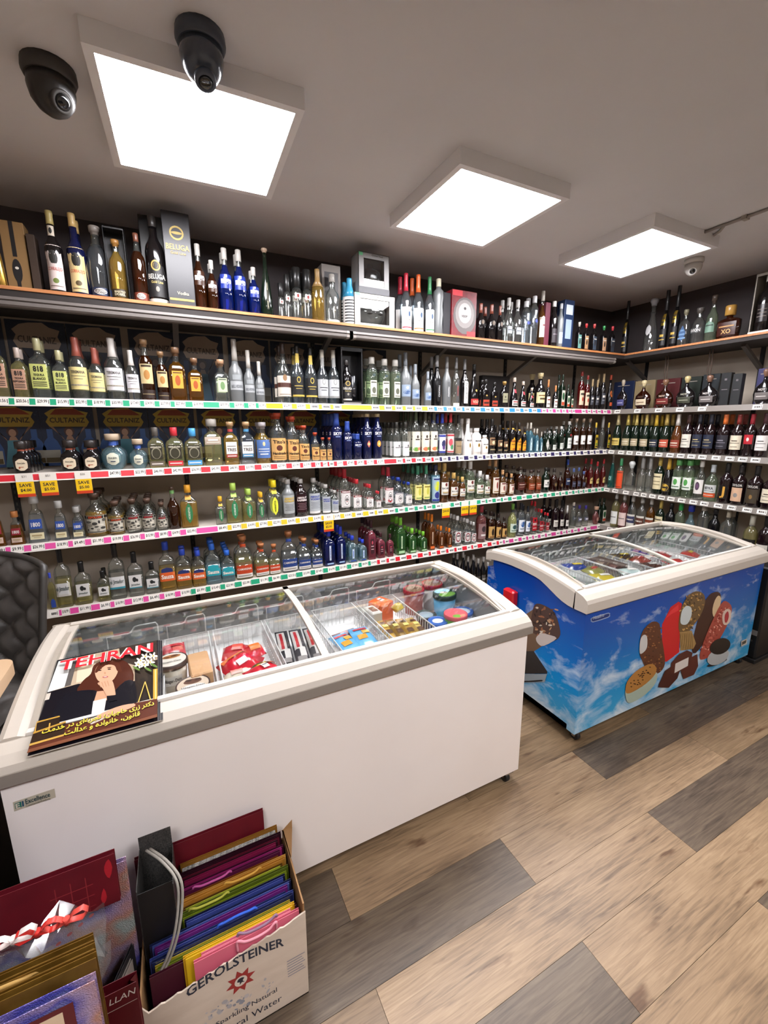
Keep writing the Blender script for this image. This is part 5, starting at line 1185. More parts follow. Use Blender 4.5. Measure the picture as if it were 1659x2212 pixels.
for key, g, d in (('mila','brown','amber'),('milb','blue','deep blue')):
    K(key, TQ, 'long', g, '#b8b4ae', [(.36,.58,.9,paint('#3a2012' if g=='brown' else '#20348a',.3),[('milagro',.5,.62,'#ecebee',{'b':.03}),('-',.88,.2,'#ecebee',{'w':.22})])], 'slim %s bottle with white script' % d, capk='cap')
K('coneamb', TQ, 'cone', 'dgreen', '#b39a84', [(.1,.5,.25,'#3a382c',[('-',.5,.9,'#c9c4a0',{'w':.2})])], 'tall cone bottle with round stopper', capk='ball')
K('elit', TQ, 'long', 'clear', '#161616', [(.40,.50,.6,'#d9cfc8',[('*',.5,.35,'#8a2a26',{'w':.35})])], 'clear bottle with long black neck cap', cs=.62)
K('goldneck', TQ, 'std', 'lamber', '#9a7a4a', [], 'pale amber bottle with gold neck', capk='foil', cs=.66)
K('domec', TQ, 'dome', 'clear', '#9a9690', [(.02,.07,.9,'#c9c2ba',None)], 'clear dome-shouldered bottle with silver stopper')
K('zebra', TQ, 'std', 'white', '#3a9ac4', [(.04,.56,.95,'#d9d7d4',[('-',y,.05,'#1c1c1e',{'w':.95}) for y in (.08,.2,.32,.44,.56,.68,.8,.92)])], 'zebra-striped bottle with bright blue neck', capk='foil', cs=.60)
GG = lambda c: [(.02,.42,.95,'#dcd8d4',[('*',.70,.12,'#2f4a6a',{'w':.22,'x':.15}),('-',.45,.02,'#55524e',{'w':.5}),('-',.12,.05,c,{'w':.95})])]
for key, c, d in (('ggr','#b9283c','red'),('ggo','#d9622c','orange'),('ggg','#2f7a4a','green')):
    K(key, VK, 'long', 'clearb', c, GG(c), 'clear bottle with white bird label and %s neck' % d, capk='foil', cs=.70)
K('sculpt', VK, 'wave', 'frost', '#d8d2b8', [], 'frosted twisted sculptural bottle')
K('rumd', RM, 'long', 'dark', '#8a4a3a', [(.40,.55,.7,'#2a2422',[('*',.5,.4,'#6a5a4a',{'w':.5})],'o')], 'dark bottle with copper neck', capk='foil', cs=.74)
K('cvod', VK, 'long', 'clear', '#bdbcb9', [(.2,.36,.7,'#9fa3a6',[('-',.5,.12,'#5a6068')])], 'clear slim bottle with silver cap')
K('calv', VK, 'cyl', 'clearb', '#c9c9cb', [(.45,.53,.4,'#2a3a8a',None,'o')], 'clear bottle with blue medallion')
K('ambcream', BR, 'long', 'amber', '#b3aea4', [(.16,.52,.95,'#e0d8c8',[('-',.6,.1,'#6a3a3a',{'w':.5}),('-',.35,.03,'#8a7a6a')])], 'amber bottle with cream label')
K('darkw', LQ, 'std', 'dark', '#dcd8d2', [(.1,.4,.8,'#241c22',[('-',.6,.06,'#6a6068')])], 'dark bottle with white cap')
K('frostb', VK, 'std', 'frost', '#b9bdc2', [(.1,.35,.8,'#9aa4b0',[('-',.6,.06,'#c9d0d8')])], 'frosted clear bottle with silver cap')
for key, c, lc in (('mn1','#c9c4ba','#5f8f86'),('mn2','#c8383c','#a8825c'),('mn3','#c04a4a','#3a4656'),('mn4','#3f9a58','#b08a6a'),('mn5','#c83a44','#2c3440')):
    K(key, TQ, 'square', 'dark', c, [(.06,.54,.9,lc,[('*',.5,.2,'#2a2420',{'w':.4}),('-',.8,.06,'#d9d0c4')])], 'small square bottle with %s picture label' % {'mn1':'pale green','mn2':'tan','mn3':'slate blue','mn4':'sandy brown','mn5':'charcoal'}[key], capk='cork')
K('blackgold', LQ, 'tall', 'black', '#1b1a1c', [(.40,.60,.95,paint('#b8983c',.25,.8),[('-',.3,.1,'#2a2418'),('-',.6,.08,'#2a2418')]),(.06,.34,.85,'#1a191b',[('-',.6,.14,'#c9a94a',{'w':.6}),('-',.35,.05,'#c9a94a')])], 'tall black bottle with crinkled gold collar')
K('ornate', TQ, 'bell', 'clear', '#8f8f92', [(.3,.5,.6,'#c9c9cb',None,'o')], 'ornate clear bottle with silver stopper', capk='ball')
K('agave', TQ, 'square', 'clear', '#8f8a72', [(.12,.55,.85,'#3f5f8a',[('-',.2,.1,'#6f93b8',{'w':.9}),('-',.45,.1,'#6f93b8',{'w':.7}),('-',.7,.1,'#6f93b8',{'w':.4})],'d')], 'clear bottle with blue agave shape inside', capk='cork')
K('avion', TQ, 'dome', 'clear', '#5a5652', [(.30,.44,.85,paint('#4a4a4a',.3),[('AVION',.5,.6,'#d9d8d6')])], 'clear bottle lettered AVION', capk='cork')
K('greent', TQ, 'long', 'lgreen', '#4a4038', [(.2,.45,.8,'#6a8a78',[('-',.6,.1,'#2a3a30')],'a')], 'tall greenish bottle with arched label', capk='cork')
K('xod', BR, 'xo', 'cognac', '#b0853c', [(.1,.5,.8,paint('#3a150c',.3),[('XO',.3,.34,'#cfa86a'),('-',.68,.1,'#b98a52')])], 'flat dark decanter lettered XO with gold stopper', capk='wide')
K('coll', BR, 'std', 'dark', '#c9c4bc', [(.2,.5,.7,paint('#1f1a1a',.3),[('-',.3,.03,'#8a8078'),('-',.5,.03,'#8a8078'),('-',.7,.03,'#8a8078')])], 'dark bottle inside a white display box')
# ---- upper shelf
for key, c, w2, cap in (('8r','#b98f76','REPOSADO','#b3a49a'),('8b','#c3c873','BLANCO','#a8a37c')):
    K(key, TQ, 'square', 'pale' if key=='8r' else 'clear', cap, [(.17,.57,.88,c,[('818',.80,.24,K_,{'b':.04}),('TEQUILA',.55,.11,K_,{'b':.03}),(w2,.40,.11,K_,{'b':.03}),('-',.26,.03,'#3a3630'),('-',.18,.03,'#3a3630'),('-',.10,.03,'#3a3630')])], 'square bottle with %s 818 label' % ('tan' if key=='8r' else 'yellow-green'), capk='cap', cs=.80)
for key, c, cap in (('tr','#d9c98a','#8f4a3c'),('tb','#d8d6da','#c9c4be')):
    K(key, TQ, 'dome', 'clear', cap, [(.16,.52,.93,c,[('TEREMANA',.78,.13,'#4a4640'),('-',.6,.02,'#6a645c'),('-',.48,.02,'#6a645c',{'w':.5}),('-',.2,.06,'#9a9284',{'w':.95})])], 'rounded bottle with %s label and %s stick stopper' % (('yellow','red-brown') if key=='tr' else ('white','white')), capk='foil', cs=.70)
K('caz', TQ, 'std', 'brown', '#8a6a4a', [(.28,.60,.8,'#cdb787',[('-',.9,.1,'#3a2a1c'),('*',.45,.25,'#a8763a',{'w':.5})]),(.04,.18,.95,'#2a1a14',[('-',.5,.1,'#8a7a5a')])], 'brown bottle with cream stag label', capk='cork')
K('hus', TQ, 'square', 'amber', '#7a5a40', [(.24,.56,.62,'#d99a34',[('*',.45,.3,'#a8501c',{'w':.5}),('-',.9,.06,'#5a3a1c')])], 'ribbed amber bottle with orange label', capk='cork')
K('husg', TQ, 'square', 'clear', '#b08a6a', [(.24,.56,.62,'#b9c6a0',[('*',.45,.3,'#6a8a5a',{'w':.5}),('-',.9,.06,'#3a4a3c')])], 'ribbed clear bottle with green label', capk='cork')
K('bvd', VK, 'tall', 'frost', '#b9b4ac', [(.2,.34,.9,paint('#a3a6a8',.5),[('BELVEDERE',.4,.34,'#6a6e72')]),(.36,.44,.6,paint('#8f9496',.5),None)], 'tall frosted bottle with long pale cap', capk='foil')
BLU = lambda lc, mc, ring: [(.12,.46,.95,lc,[('*',.86,.16,ring,{'w':.32}),('*',.86,.11,lc,{'w':.22}),('-',.55,.04,mc,{'w':.7}),('-',.42,.03,mc,{'w':.5}),('-',.06,.09,ring,{'w':.95})]),(.70,.86,.9,ring,None)]
K('bnb', VK, 'long', 'clear', '#3a2a22', [(.12,.46,.95,'#cfc6ba',[('*',.9,.16,'#8a6a4a',{'w':.32}),('-',.55,.22,'#4a2a20',{'w':.99}),('-',.1,.03,'#8a7a6a')])], 'clear bottle with cream and brown band label', capk='foil')
K('bnk', VK, 'long', 'clearb', '#1c1a18', BLU('#151416', '#b9a052', '#c0a64a'), 'bottle with black label and gold ring emblem', capk='foil')
K('bns', VK, 'long', 'clearb', '#b9b3a6', BLU('#b9bbbd', '#3a3a40', '#8a8a88'), 'bottle with silver label and dark emblem', capk='foil')
K('gt', GN, 'cyl', 'lgreen', '#b9b6ae', [(.18,.52,.6,'#dcd9c2',[('*',.4,.2,'#5a5c4e',{'w':.6}),('-',.88,.07,'#4a4a42'),('-',.1,.05,'#4a4a42')]),(.60,.66,.3,'#3a4a4a',None,'o')], 'pale green bottle with cream label')
K('gg', VK, 'long', 'frost', '#8d949c', [(.18,.40,.9,paint('#8797ac',.5),[('*',.35,.16,'#3f5a86',{'w':.8}),('*',.75,.12,'#e6e9ec',{'w':.3})])], 'frosted bottle with blue mountain and white bird', capk='foil', cs=.76)
K('chk', VK, 'long', 'black', '#9a9a9c', [(.1,.50,.4,paint('#171719',.3),[('CHOPIN',.5,.9,'#b9b9ba',{'v':1})])], 'black bottle with vertical silver letters', capk='foil', cs=.78)
K('chg', VK, 'long', 'frost', '#8f8f90', [(.1,.50,.35,paint('#5f6162',.5),[('CHOPIN',.5,.9,'#e6e6e6',{'v':1})])], 'grey frosted bottle with vertical white letters', capk='foil', cs=.78)
K('chr', VK, 'long', 'clear', '#8f8f90', [(.1,.55,.4,paint('#4a4a4a',.4),[('CHOPIN',.5,.9,'#a8382e',{'v':1})]),(.02,.08,.9,'#c9c4bc',None)], 'clear bottle with vertical red letters', capk='foil', cs=.78)
K('chw', VK, 'long', 'dark', '#8f8f90', [(.08,.60,.75,'#e2dfda',[('CHOPIN',.5,.9,'#55524e',{'v':1})])], 'slim bottle with tall white label', capk='foil', cs=.78)
K('remt', BR, 'bell', 'dark', '#1a1816', [(.06,.20,.9,'#a82420',[('VSOP',.5,.5,'#d9b9a0')]),(.36,.42,.25,'#b99a4a',None,'o')], 'tall dark bell bottle with red base label', capk='foil')
K('rems', BR, 'flask', 'dark', '#1c1a18', [(.06,.28,.85,'#a83a24',[('-',.5,.3,'#3a1a12')]),(.40,.46,.25,'#a88a4a',None,'o')], 'short dark flask with red-orange label')
K('dis', BR, 'flask', 'dark', '#b08a4a', [(.2,.56,.7,'#8d8a70',[('*',.6,.1,'#3a382c',{'w':.25}),('-',.3,.05,'#3a382c')])], 'dark flask with grey-green label', capk='cork')
K('rib', LQ, 'bell', 'dark', '#b9a89a', [(.08,.26,.85,'#dcd2c8',[('-',.7,.2,'#9a2a2c'),('-',.3,.2,'#2a2422')]),(.50,.62,.6,'#c0283a',None)], 'dark bottle with red ribbon and white label')
K('creml', BR, 'dome', 'dark', '#c9b78a', [(.16,.46,.95,'#dbc894',[('-',.7,.1,'#6a4a2a'),('-',.4,.16,'#4a3a24',{'w':.6})])], 'dark bottle with wide cream label', capk='cork')
K('ocap', LQ, 'long', 'dark', '#c07a4a', [(.06,.42,.85,'#d9d2c8',[('-',.7,.12,'#7a3a30'),('-',.3,.1,'#55504a')])], 'slim dark bottle with copper cap and white label', capk='foil', cs=.74)
K('jag', LQ, 'square', 'dgreen', '#1a2a1c', [(.10,.54,.85,'#cfcabb',[('*',.62,.26,'#2f5a38',{'w':.75}),('-',.14,.22,'#b9482c',{'w':.95})])], 'dark green square bottle with stag label')
K('aper', LQ, 'std', 'red', '#8a2a24', [(.12,.5,.9,'#c9b69a',[('-',.75,.14,'#3a3a30'),('*',.4,.15,'#a83a2a',{'w':.4})])], 'red bottle with beige label')
K('ama', LQ, 'bord', 'dark', '#a8906a', [(.16,.46,.9,'#3a3c44',[('-',.7,.2,'#d9d4cc'),('-',.35,.08,'#8a8a90')])], 'dark bottle with grey and white label', capk='foil')
K('gm', LQ, 'bell', 'dark', '#a8442a', [(.36,.56,.85,'#c0622e',[('*',.5,.2,'#3a1a10',{'w':.4})],'o'),(.12,.22,.6,'#c0502c',None)], 'dark bottle with orange oval label', capk='foil')
def DEC(key, lc, tcol, cap, d, g='dark', t='NOY'):
    K(key, BR, 'decant', g, cap, [(.14,.34,.72,lc,[('-',.45,.1,tcol,{'w':.7})]),(.38,.46,.5,paint('#171012',.3),[(t,.5,.8,tcol)])], d, capk='ball')
DEC('d1', '#4a4a7a', '#b9b4cc', '#a89c8a', 'dark round decanter with violet oval label', t='')
DEC('d2', '#cfc0a4', '#6a4a34', '#c9b98f', 'cognac round decanter with cream label', 'cognac')
DEC('d3', '#6a1f1c', '#d9b9a0', '#7a5a44', 'reddish round decanter with gold lettering', 'cognac')
DEC('d4', '#3a3c2e', '#a8a894', '#b9a878', 'dark olive round decanter')
DEC('d5', '#6a6462', '#d9d4ce', '#7a5a48', 'black round decanter with grey label and NOY lettering')
# ---- second shelf
K('djr', TQ, 'squat', 'dark', '#2a2422', [(.10,.46,.66,'#e0d0b4',[('Don Julio',.62,.17,'#2a2622'),('*',.25,.10,'#a8583c',{'w':.14,'x':-.4}),('-',.3,.05,'#a8583c',{'w':.3})],'s'),(.67,.75,.95,'#c0644a',None)], 'squat dark bottle with cream oval label', capk='wide')
K('djb', TQ, 'globe', 'lblue', '#b9a58c', [(.14,.48,.55,'#dcdcc8',[('Don Julio',.58,.18,'#2a3038'),('-',.3,.07,'#2a3a5a',{'w':.4})],'s'),(.68,.79,1.0,'#3a5aa8',None)], 'round pale blue bottle with cream label', capk='wide', fill=.62)
for key, c, d in (('hew','#55504a','clear'),('her','#c8323c','red'),('heb','#4a9ad0','blue')):
    K(key, TQ, 'square', 'pale', paint(c,.3), [(.22,.56,.72,paint('#2f2c22',.35),[('*',.45,.42,'#8a8570',{'w':.8}),('*',.42,.36,'#33301f',{'w':.66}),('HERRADURA',.88,.12,'#d9d4c0')]),(.05,.17,.8,c if key!='hew' else '#6a5f52',[('-',.5,.2,'#e6dcd4')])], 'square bottle with horseshoe and %s stopper strip' % d, cs=.79, capk='cap')
K('luz', TQ, 'square', 'pale', '#a8a29a', [(.46,.62,.95,'#a89888',[('-',.6,.2,'#e9e2d8',{'w':.6}),('-',.3,.1,'#d9d0c4')])], 'tall square olive bottle with taupe band label', capk='wide')
for key, g, c, d in (('t3r','lamber','#a83a38','red'),('t3p','clearb','#4a8ab4','blue')):
    K(key, TQ, 'square', g, '#b3916a', [(.26,.54,.72,'#e4e0da',[('TRES',.35,.26,'#3a3634'),('-',.65,.05,'#6a6460')]),(.18,.25,.72,c,[('-',.5,.3,'#d9d4cc')]),(.77,.83,1.,c,None)], 'square bottle with white label and %s band' % d, capk='cork')
K('blul', TQ, 'dome', 'lamber', '#b4aeb2', [(.14,.58,.95,'#4f6fa8',[('*',.78,.12,'#c9b98a',{'w':.2}),('-',.5,.05,'#c9d0dc'),('-',.36,.04,'#c9d0dc'),('-',.22,.06,'#e0e2e6',{'w':.6})])], 'bottle with large blue label and glass stopper', capk='cork')
K('tit', VK, 'std', 'clear', '#c04a2e', [(.06,.50,.93,'#d9a866',[("Tito's",.84,.17,'#2a2018',{'b':.03}),('*',.56,.13,'#5a2a1c',{'w':.42}),('Handmade',.32,.13,'#2a2018',{'b':.03}),('-',.17,.03,'#7a5a34'),('-',.09,.03,'#7a5a34')])], 'clear bottle with tan label and orange-red cap', capk='cork')
K('sky', VK, 'skyy', 'navy', '#2f4a9a', [(.48,.64,.85,paint('#10184a',.2),[('SKYY',.6,.42,'#e9e9ee',{'b':.03}),('-',.2,.1,'#8a9ac0',{'w':.5})])], 'dark blue bottle with white lettering', capk='foil')
for key, c, d in (('skm','#e0705a','watermelon'),('sko','#e9963a','orange')):
    K(key, VK, 'skyy', 'navy', '#c9b48a', [(.48,.64,.85,paint('#121a40',.2),[('SKYY',.6,.42,'#e9e9ee',{'b':.03}),('-',.2,.1,'#8a9ac0',{'w':.5})]),(.27,.42,.42,c,[('*',.5,.2,'#d9d48a',{'w':.4})],'d' if key=='skm' else 'o')], 'dark blue bottle with %s picture' % d, cs=.93)
K('ket', VK, 'std', 'clear', '#2a2824', [(.06,.46,.9,'#e2dfe0',[('*',.72,.08,'#3a3634',{'w':.2,'x':.3}),('-',.6,.05,'#55504e',{'w':.7})])], 'small clear bottle with plain white label', cs=.84)
K('ketb', VK, 'std', 'clear', '#4a5a3c', [(.12,.56,.93,'#e2d8c6',[('*',.75,.08,'#3a3430',{'w':.25}),('-',.62,.06,'#3a3430',{'w':.5}),('*',.14,.10,'#6a9a3c',{'w':.6,'x':-.3}),('*',.16,.08,'#d98a6a',{'w':.4,'x':.4})])], 'clear bottle with cream botanical label', capk='foil', cs=.80)
K('ketc', VK, 'std', 'clear', '#4a4a3c', [(.12,.56,.93,'#e4d4c2',[('*',.75,.08,'#3a3430',{'w':.25}),('-',.62,.06,'#3a3430',{'w':.5}),('*',.14,.10,'#e0744a',{'w':.6,'x':-.2}),('*',.16,.08,'#7a9a4a',{'w':.4,'x':.5})])], 'clear bottle with cream and peach label', capk='foil', cs=.80)
K('smb', VK, 'std', 'clearb', '#2a3fa0', [(.08,.52,.93,'#c9cbd6',[('-',.92,.1,'#23308a',{'w':.99}),('*',.5,.2,'#2a2f5a',{'w':.6}),('*',.3,.12,'#5a3a7a',{'w':.4}),('-',.06,.1,'#23308a',{'w':.99})])], 'clear bottle with blue blackberry label', capk='foil', cs=.78)
K('smr', VK, 'std', 'clear', '#b93038', [(.08,.52,.93,'#d8c9c2',[('-',.92,.08,'#b02a34',{'w':.99}),('*',.55,.2,'#c8505a',{'w':.5,'x':-.3}),('*',.3,.14,'#3f8a5a',{'w':.4}),('-',.06,.06,'#b02a34',{'w':.99})])], 'clear bottle with pink cherry label', capk='foil', cs=.78)
K('gold9', VK, 'std', 'clear', '#2a2624', [(.06,.42,.9,'#9a8464',[('-',.95,.2,'#1f1a18',{'w':.99}),('-',.5,.05,'#6a5a44')])], 'clear bottle with tan and black label', capk='foil', cs=.80)
K('mal', RM, 'bell', 'white', '#e4e0dc', [(.12,.46,.8,paint('#e6e2de',.3),[('MALIBU',.85,.16,'#2a2826'),('*',.45,.2,'#c9962c',{'w':.32}),('*',.45,.14,'#2a2418',{'w':.16})])], 'white bottle with palm sunset emblem')
K('mals', RM, 'cyl', 'white', '#e4e0dc', [(.12,.62,.8,paint('#e6e2de',.3),[('MALIBU',.82,.13,'#2a2826'),('*',.5,.15,'#c9962c',{'w':.32}),('*',.5,.1,'#2a2418',{'w':.16})])], 'short white bottle with palm sunset emblem')
K('bai', LQ, 'std', 'dark', '#1c1816', [(.26,.48,.9,'#8a6a4a',[('-',.75,.2,'#3a2418'),('*',.35,.24,'#d9c6a0',{'w':.5})]),(.12,.16,.8,'#8a7a5a',None)], 'black cream liqueur bottle with brown label', cs=.8)
K('kah', LQ, 'std', 'dark', '#1f1814', [(.10,.50,.9,'#d99a1f',[('Kahlua',.72,.18,'#7a2a1a',{'b':.03}),('-',.45,.08,'#8a5a1a'),('-',.1,.1,'#a8441c',{'w':.5})],'a'),(.74,.78,1,'#d9a02a',None)], 'dark bottle with bright yellow label', cs=.78)
K('bom', GN, 'square', 'sky', '#b9b2a6', [(.08,.52,.55,'#c4dce0',[('*',.7,.14,'#1f3a5a',{'w':.3}),('-',.4,.05,'#1f3a5a',{'w':.2}),('-',.3,.3,'#5a7a8a',{'w':.1})],'a')], 'pale blue gin bottle with arched label', cs=.8)
K('tri', GN, 'flask', 'dgreen', '#1a1c1a', [(.10,.56,.9,'#d0cec6',[('-',.5,.03,'#8a8a80')],'d')], 'black bottle with white diamond label')
K('tan', GN, 'std', 'dgreen', '#b4b2ae', [(.10,.34,.8,'#cfd2c8',[('-',.7,.08,'#4a5a4a'),('-',.4,.05,'#4a5a4a')])], 'dark green gin bottle with white label')
K('tanr', GN, 'std', 'dgreen', '#b9b6b2', [(.10,.45,.8,'#d2d4cc',[('-',.7,.06,'#4a4a4a'),('-',.4,.05,'#6a6a6a')]),(.50,.58,.4,'#9a2a2a',None,'o')], 'tall green gin bottle with red seal')
K('stripe', BR, 'std', 'brown', '#b39a84', [(.20,.48,.95,'#d9d6d2',[('-',.7,.3,'#e9e6e2',{'w':.99}),('-',.3,.15,'#6a5a50',{'w':.6})])], 'dark bottle with slanted white label', capk='cork')
K('jaune', LQ, 'square', 'dark', '#c9a83a', [(.08,.56,.85,'#c9a82c',[('-',.7,.2,'#2a2414'),('-',.3,.12,'#6a8a3a'),('-',.12,.1,'#2a2414')])], 'bottle with yellow and black label', capk='foil', cs=.82)
K('tallclr', VK, 'tall', 'clear', '#8f8c88', [], 'tall plain clear bottle')
for key, foil_, lc, d, g in (('ch1','#c9b98a','#cdb45c','gold label','dgreen'),('ch2','#c4ae5c','#a89a78','beige label and gold foil','dgreen'),('ch3','#c9b46a','#a8987a','tan label and gold foil','dgreen'),('ch4','#c9a83a','#1c2434','navy label','dgreen'),('ch5','#b9a05a','#b8503a','red-orange label','dgreen'),('ch6','#d9d4cc','#8a3a2a','white foil','orangeliq')):
    K(key, CH, 'champ', g, paint(foil_, .3, .5), [(.14,.34,.9,lc,[('-',.6,.12,'#e0d6c0' if key!='ch1' else '#4a3a1a'),('-',.3,.06,'#e0d6c0' if key!='ch1' else '#4a3a1a')])], 'sparkling wine bottle with %s' % d, capk='foil')
for key, cap, lc, tc, d in (('w1','#3a2420','#d8d2c4','#3a3634','plain white label'),('w2','#20222c','#1d2438','#b9a878','navy label'),('w3','#c9682e','#22202a','#8a8690','charcoal label and orange capsule'),('w4','#7a2a26','#dcd2ba','#3a2a24','cream label'),('w5','#8a1f2a','#b01f2c','#e6d0c8','red square label'),('w6','#3a1a1f','#e0dcd8','#55504e','tall white label'),('w7','#1f1c1c','#cfa88a','#3a2a20','tan diamond label'),('w8','#1c1a1a','#3a3022','#c9c4ba','dark shield label'),('w9','#1b1a1a','#141213','#c9963a','gold letter')):
    lab = [(.16,.50,.92,lc,[('-',.62,.06,tc,{'w':.5}),('-',.46,.03,tc),('-',.2,.03,tc,{'w':.6})])]
    if key == 'w5': lab = [(.30,.52,.7,lc,[('*',.5,.2,tc,{'w':.3})])]
    if key == 'w7': lab = [(.10,.44,.75,lc,[('*',.45,.16,'#8a8480',{'w':.4})],'r'),(.46,.54,.8,paint('#141213',.3),[('TAYLOR',.5,.7,'#d9d4cc')])]
    if key == 'w8': lab = [(.10,.44,.75,lc,[('*',.45,.16,'#8a6a3a',{'w':.3})],'r'),(.46,.54,.8,paint('#141213',.3),[('TAYLOR',.5,.7,'#d9d4cc')])]
    if key == 'w9': lab = [(.12,.44,.6,paint('#141213',.3),[('J',.5,.9,'#d09a3c')])]
    K(key, WN, 'bord', 'wine', cap, lab, 'dark wine bottle with %s' % d, capk='foil')
# ---- third shelf
for key, g, cap, lc, l2, d in (('18a','amber','#b0703c','#8a1f2c','#cbb0a0','red'),('18s','clearb','#a8a6a2','#2a4a96','#d9cfa8','blue')):
    K(key, TQ, 'trap', g, cap, [(.30,.50,.84,lc,[('1800',.45,.46,'#e6e2dc',{'b':.02})]),(.08,.22,.78,l2,[('-',.6,.2,'#a8946a',{'w':.7}),('-',.3,.05,'#8a7a5a',{'w':.5})])], 'trapezoid bottle with %s 1800 label' % d, capk='wide', fill=.6)
K('gran', LQ, 'dome', 'red', '#3a2a28', [(.3,.55,.7,paint('#6a1a22',.3),[('GRAN',.7,.3,'#c9a8a0'),('MA',.3,.3,'#c9a8a0')])], 'deep red round-shouldered bottle')
for key, c, g, d in (('esr','#d8542a','lamber','orange'),('esb','#c8323a','clear','red')):
    K(key, TQ, 'dome', g, '#5a4438', [(.10,.50,.98,'#bdb7a8',[('-',.90,.16,'#1f1c1a',{'w':.99}),('ESPOLON',.90,.12,c,{'b':.03}),*[('*',.18+.09*((i*5)%7),.05+.02*(i%3),('#3a3834','#55524c','#8f897c','#2c2a28','#d2ccbd')[i%5],{'w':.10+.05*((i*3)%4),'x':-.75+.136*i}) for i in range(12)],('-',.06,.06,'#55524c',{'w':.95})])], 'round bottle with grey picture label and %s lettering' % d, capk='cork', fill=.58)
K('horb', TQ, 'long', 'brown', '#4a382c', [(.84,.92,1,'#6a9a5a',None)], 'tall dark brown bottle with green neck band', cs=.92)
for key, g, cap, lc, tc, d in (('hoa','lamber','#d99a2c','#2f7a4a','#d9e0c8','yellow neck seal'),('hos','pale','#a8c85a','#2a7a4c','#d9e6d4','green oval label and lime neck'),('hoy','clear','#e0c81f','#dfe03a','#2a3a1c','bright yellow oval label'),('hosm','clear','#dfa82a','#2f7a4a','#d9e0c8','orange cap')):
    K(key, TQ, 'flask', g, cap, [(.12,.58,.42,lc,[('HORNITOS',.5,.55,tc,{'v':1})],'o'),(.66,.76,1.,cap,None)], 'angular bottle with %s' % ('green oval label and '+d if key in ('hoa','hosm') else d), capk='cap', fill=.62, cs=.82)
AB = lambda a, b, c, c2: [(.12,.60,.85,None,[(a,.82,.11,c,{'b':.04}),(b,.68,.11,c,{'b':.04}),('-',.5,.025,c2),('-',.42,.025,c2,{'w':.7}),('-',.34,.025,c2),('-',.26,.025,c2,{'w':.6}),('-',.18,.025,c2)])]
def abso(key, g, a, b, c, c2, base, d, low=None):
    L_ = [(z0, z1, w, base, t) for z0, z1, w, _, t in AB(a, b, c, c2)]
    if low: L_.append((.06,.12,.85,low,None))
    K(key, VK, 'std', g, '#b3b0ac', L_, d)
abso('abc', 'frost', 'ABSOLUT', 'CITRON', '#d9b428', '#6a6c6c', paint('#a8abaa',.45), 'frosted round-shouldered bottle with yellow lettering')
abso('abr', 'wine', 'ABSOLUT', 'RASPBERRI', '#e0d6d4', '#8a6a70', paint('#2a0f16',.25), 'dark red round-shouldered bottle with white lettering')
abso('abv', 'clear', 'ABSOLUT', 'VODKA', '#2a3f9a', '#8a8f98', paint('#b3b8bb',.3), 'clear round-shouldered bottle with blue lettering', '#dcdad8')
SM = lambda c, rc: [(.12,.50,.85,'#e2dedb',[('-',.94,.14,rc,{'w':.99}),('SMIRNOFF',.94,.10,'#e9e4e0',{'b':.03}),('*',.45,.30,'#2a2826',{'w':.46}),('*',.45,.265,'#e2dedb',{'w':.40}),('-',.56,.05,'#3a3634',{'w':.24}),('-',.46,.08,'#3a3634',{'w':.32}),('-',.36,.04,'#8a2a2c',{'w':.2}),('-',.06,.03,'#8a8682',{'w':.7})]),]
K('smi', VK, 'std', 'clear', '#b0202c', SM(0, '#7a1c22'), 'clear bottle with red cap and shield label', capk='foil', cs=.78)
K('smib', VK, 'flask', 'clear', '#c03038', SM(0, '#8a2a2c'), 'clear flask with red cap and shield label')
K('smic', VK, 'std', 'clear', '#b5283a', SM(0, '#a02834')+[(.14,.24,.5,'#b02a34',None,'o')], 'clear bottle with red cap and cherry shield label', capk='foil', cs=.78)
K('smbl', VK, 'std', 'clearb', '#2440a0', SM(0, '#3a3a52'), 'clear bottle with blue cap and grey shield label')
K('smz', VK, 'std', 'clear', '#3f8a6a', [(.14,.52,.88,'#e0d98a',[('*',.55,.25,'#c4c04a',{'w':.35}),('-',.85,.08,'#8a7a2a'),('-',.12,.06,'#6a8a3a')])], 'clear bottle with green cap and pale yellow label', capk='foil', cs=.78)
K('elec', VK, 'can', 'sky', '#2a2f4a', [(.06,.70,.95,'#9ab4c4',[('*',.62,.2,'#c9d02a',{'w':.7}),('-',.9,.06,'#1f2a6a'),('*',.25,.14,'#2a2f7a',{'w':.6}),('-',.05,.08,'#2a3a8a',{'w':.95})])], 'silver-blue bottle with lime splash', capk='foil')
BC = lambda: [(.20,.52,.9,'#e2ddd2',[('*',.82,.14,'#6a2422',{'w':.3}),('BACARDI',.52,.15,'#2a2422',{'b':.02}),('-',.2,.1,'#b9a06a',{'w':.8}),('-',.1,.04,'#55504a')])]
K('bcg', RM, 'std', 'amber', '#c9a45c', BC(), 'amber rum bottle with bat label', capk='cap', cs=.80)
K('bcw', RM, 'std', 'lgreen', '#e0dedb', BC(), 'clear green-tinted rum bottle with white cap', capk='cap', cs=.80)
K('capm', RM, 'std', 'amber', '#c99a6a', [(.12,.54,.9,'#dcd0c0',[('-',.9,.1,'#6a2a24',{'w':.7}),('*',.5,.22,'#8a3a30',{'w':.28}),('-',.1,.06,'#8a6a3a')])], 'amber spiced rum bottle with cream label', capk='foil', cs=.82)
K('myr', RM, 'std', 'brown', '#3a2a22', [(.18,.46,.88,paint('#4a1f18',.35),[('-',.7,.1,'#c9a89a'),('-',.4,.06,'#a88070')])], 'dark brown rum bottle with maroon label')
K('myo', RM, 'std', 'orangeliq', '#3a2a24', [(.18,.46,.88,paint('#8a3f24',.35),[('-',.7,.1,'#d9b9a0'),('-',.4,.06,'#c49a80')])], 'orange-brown rum bottle with rust label')
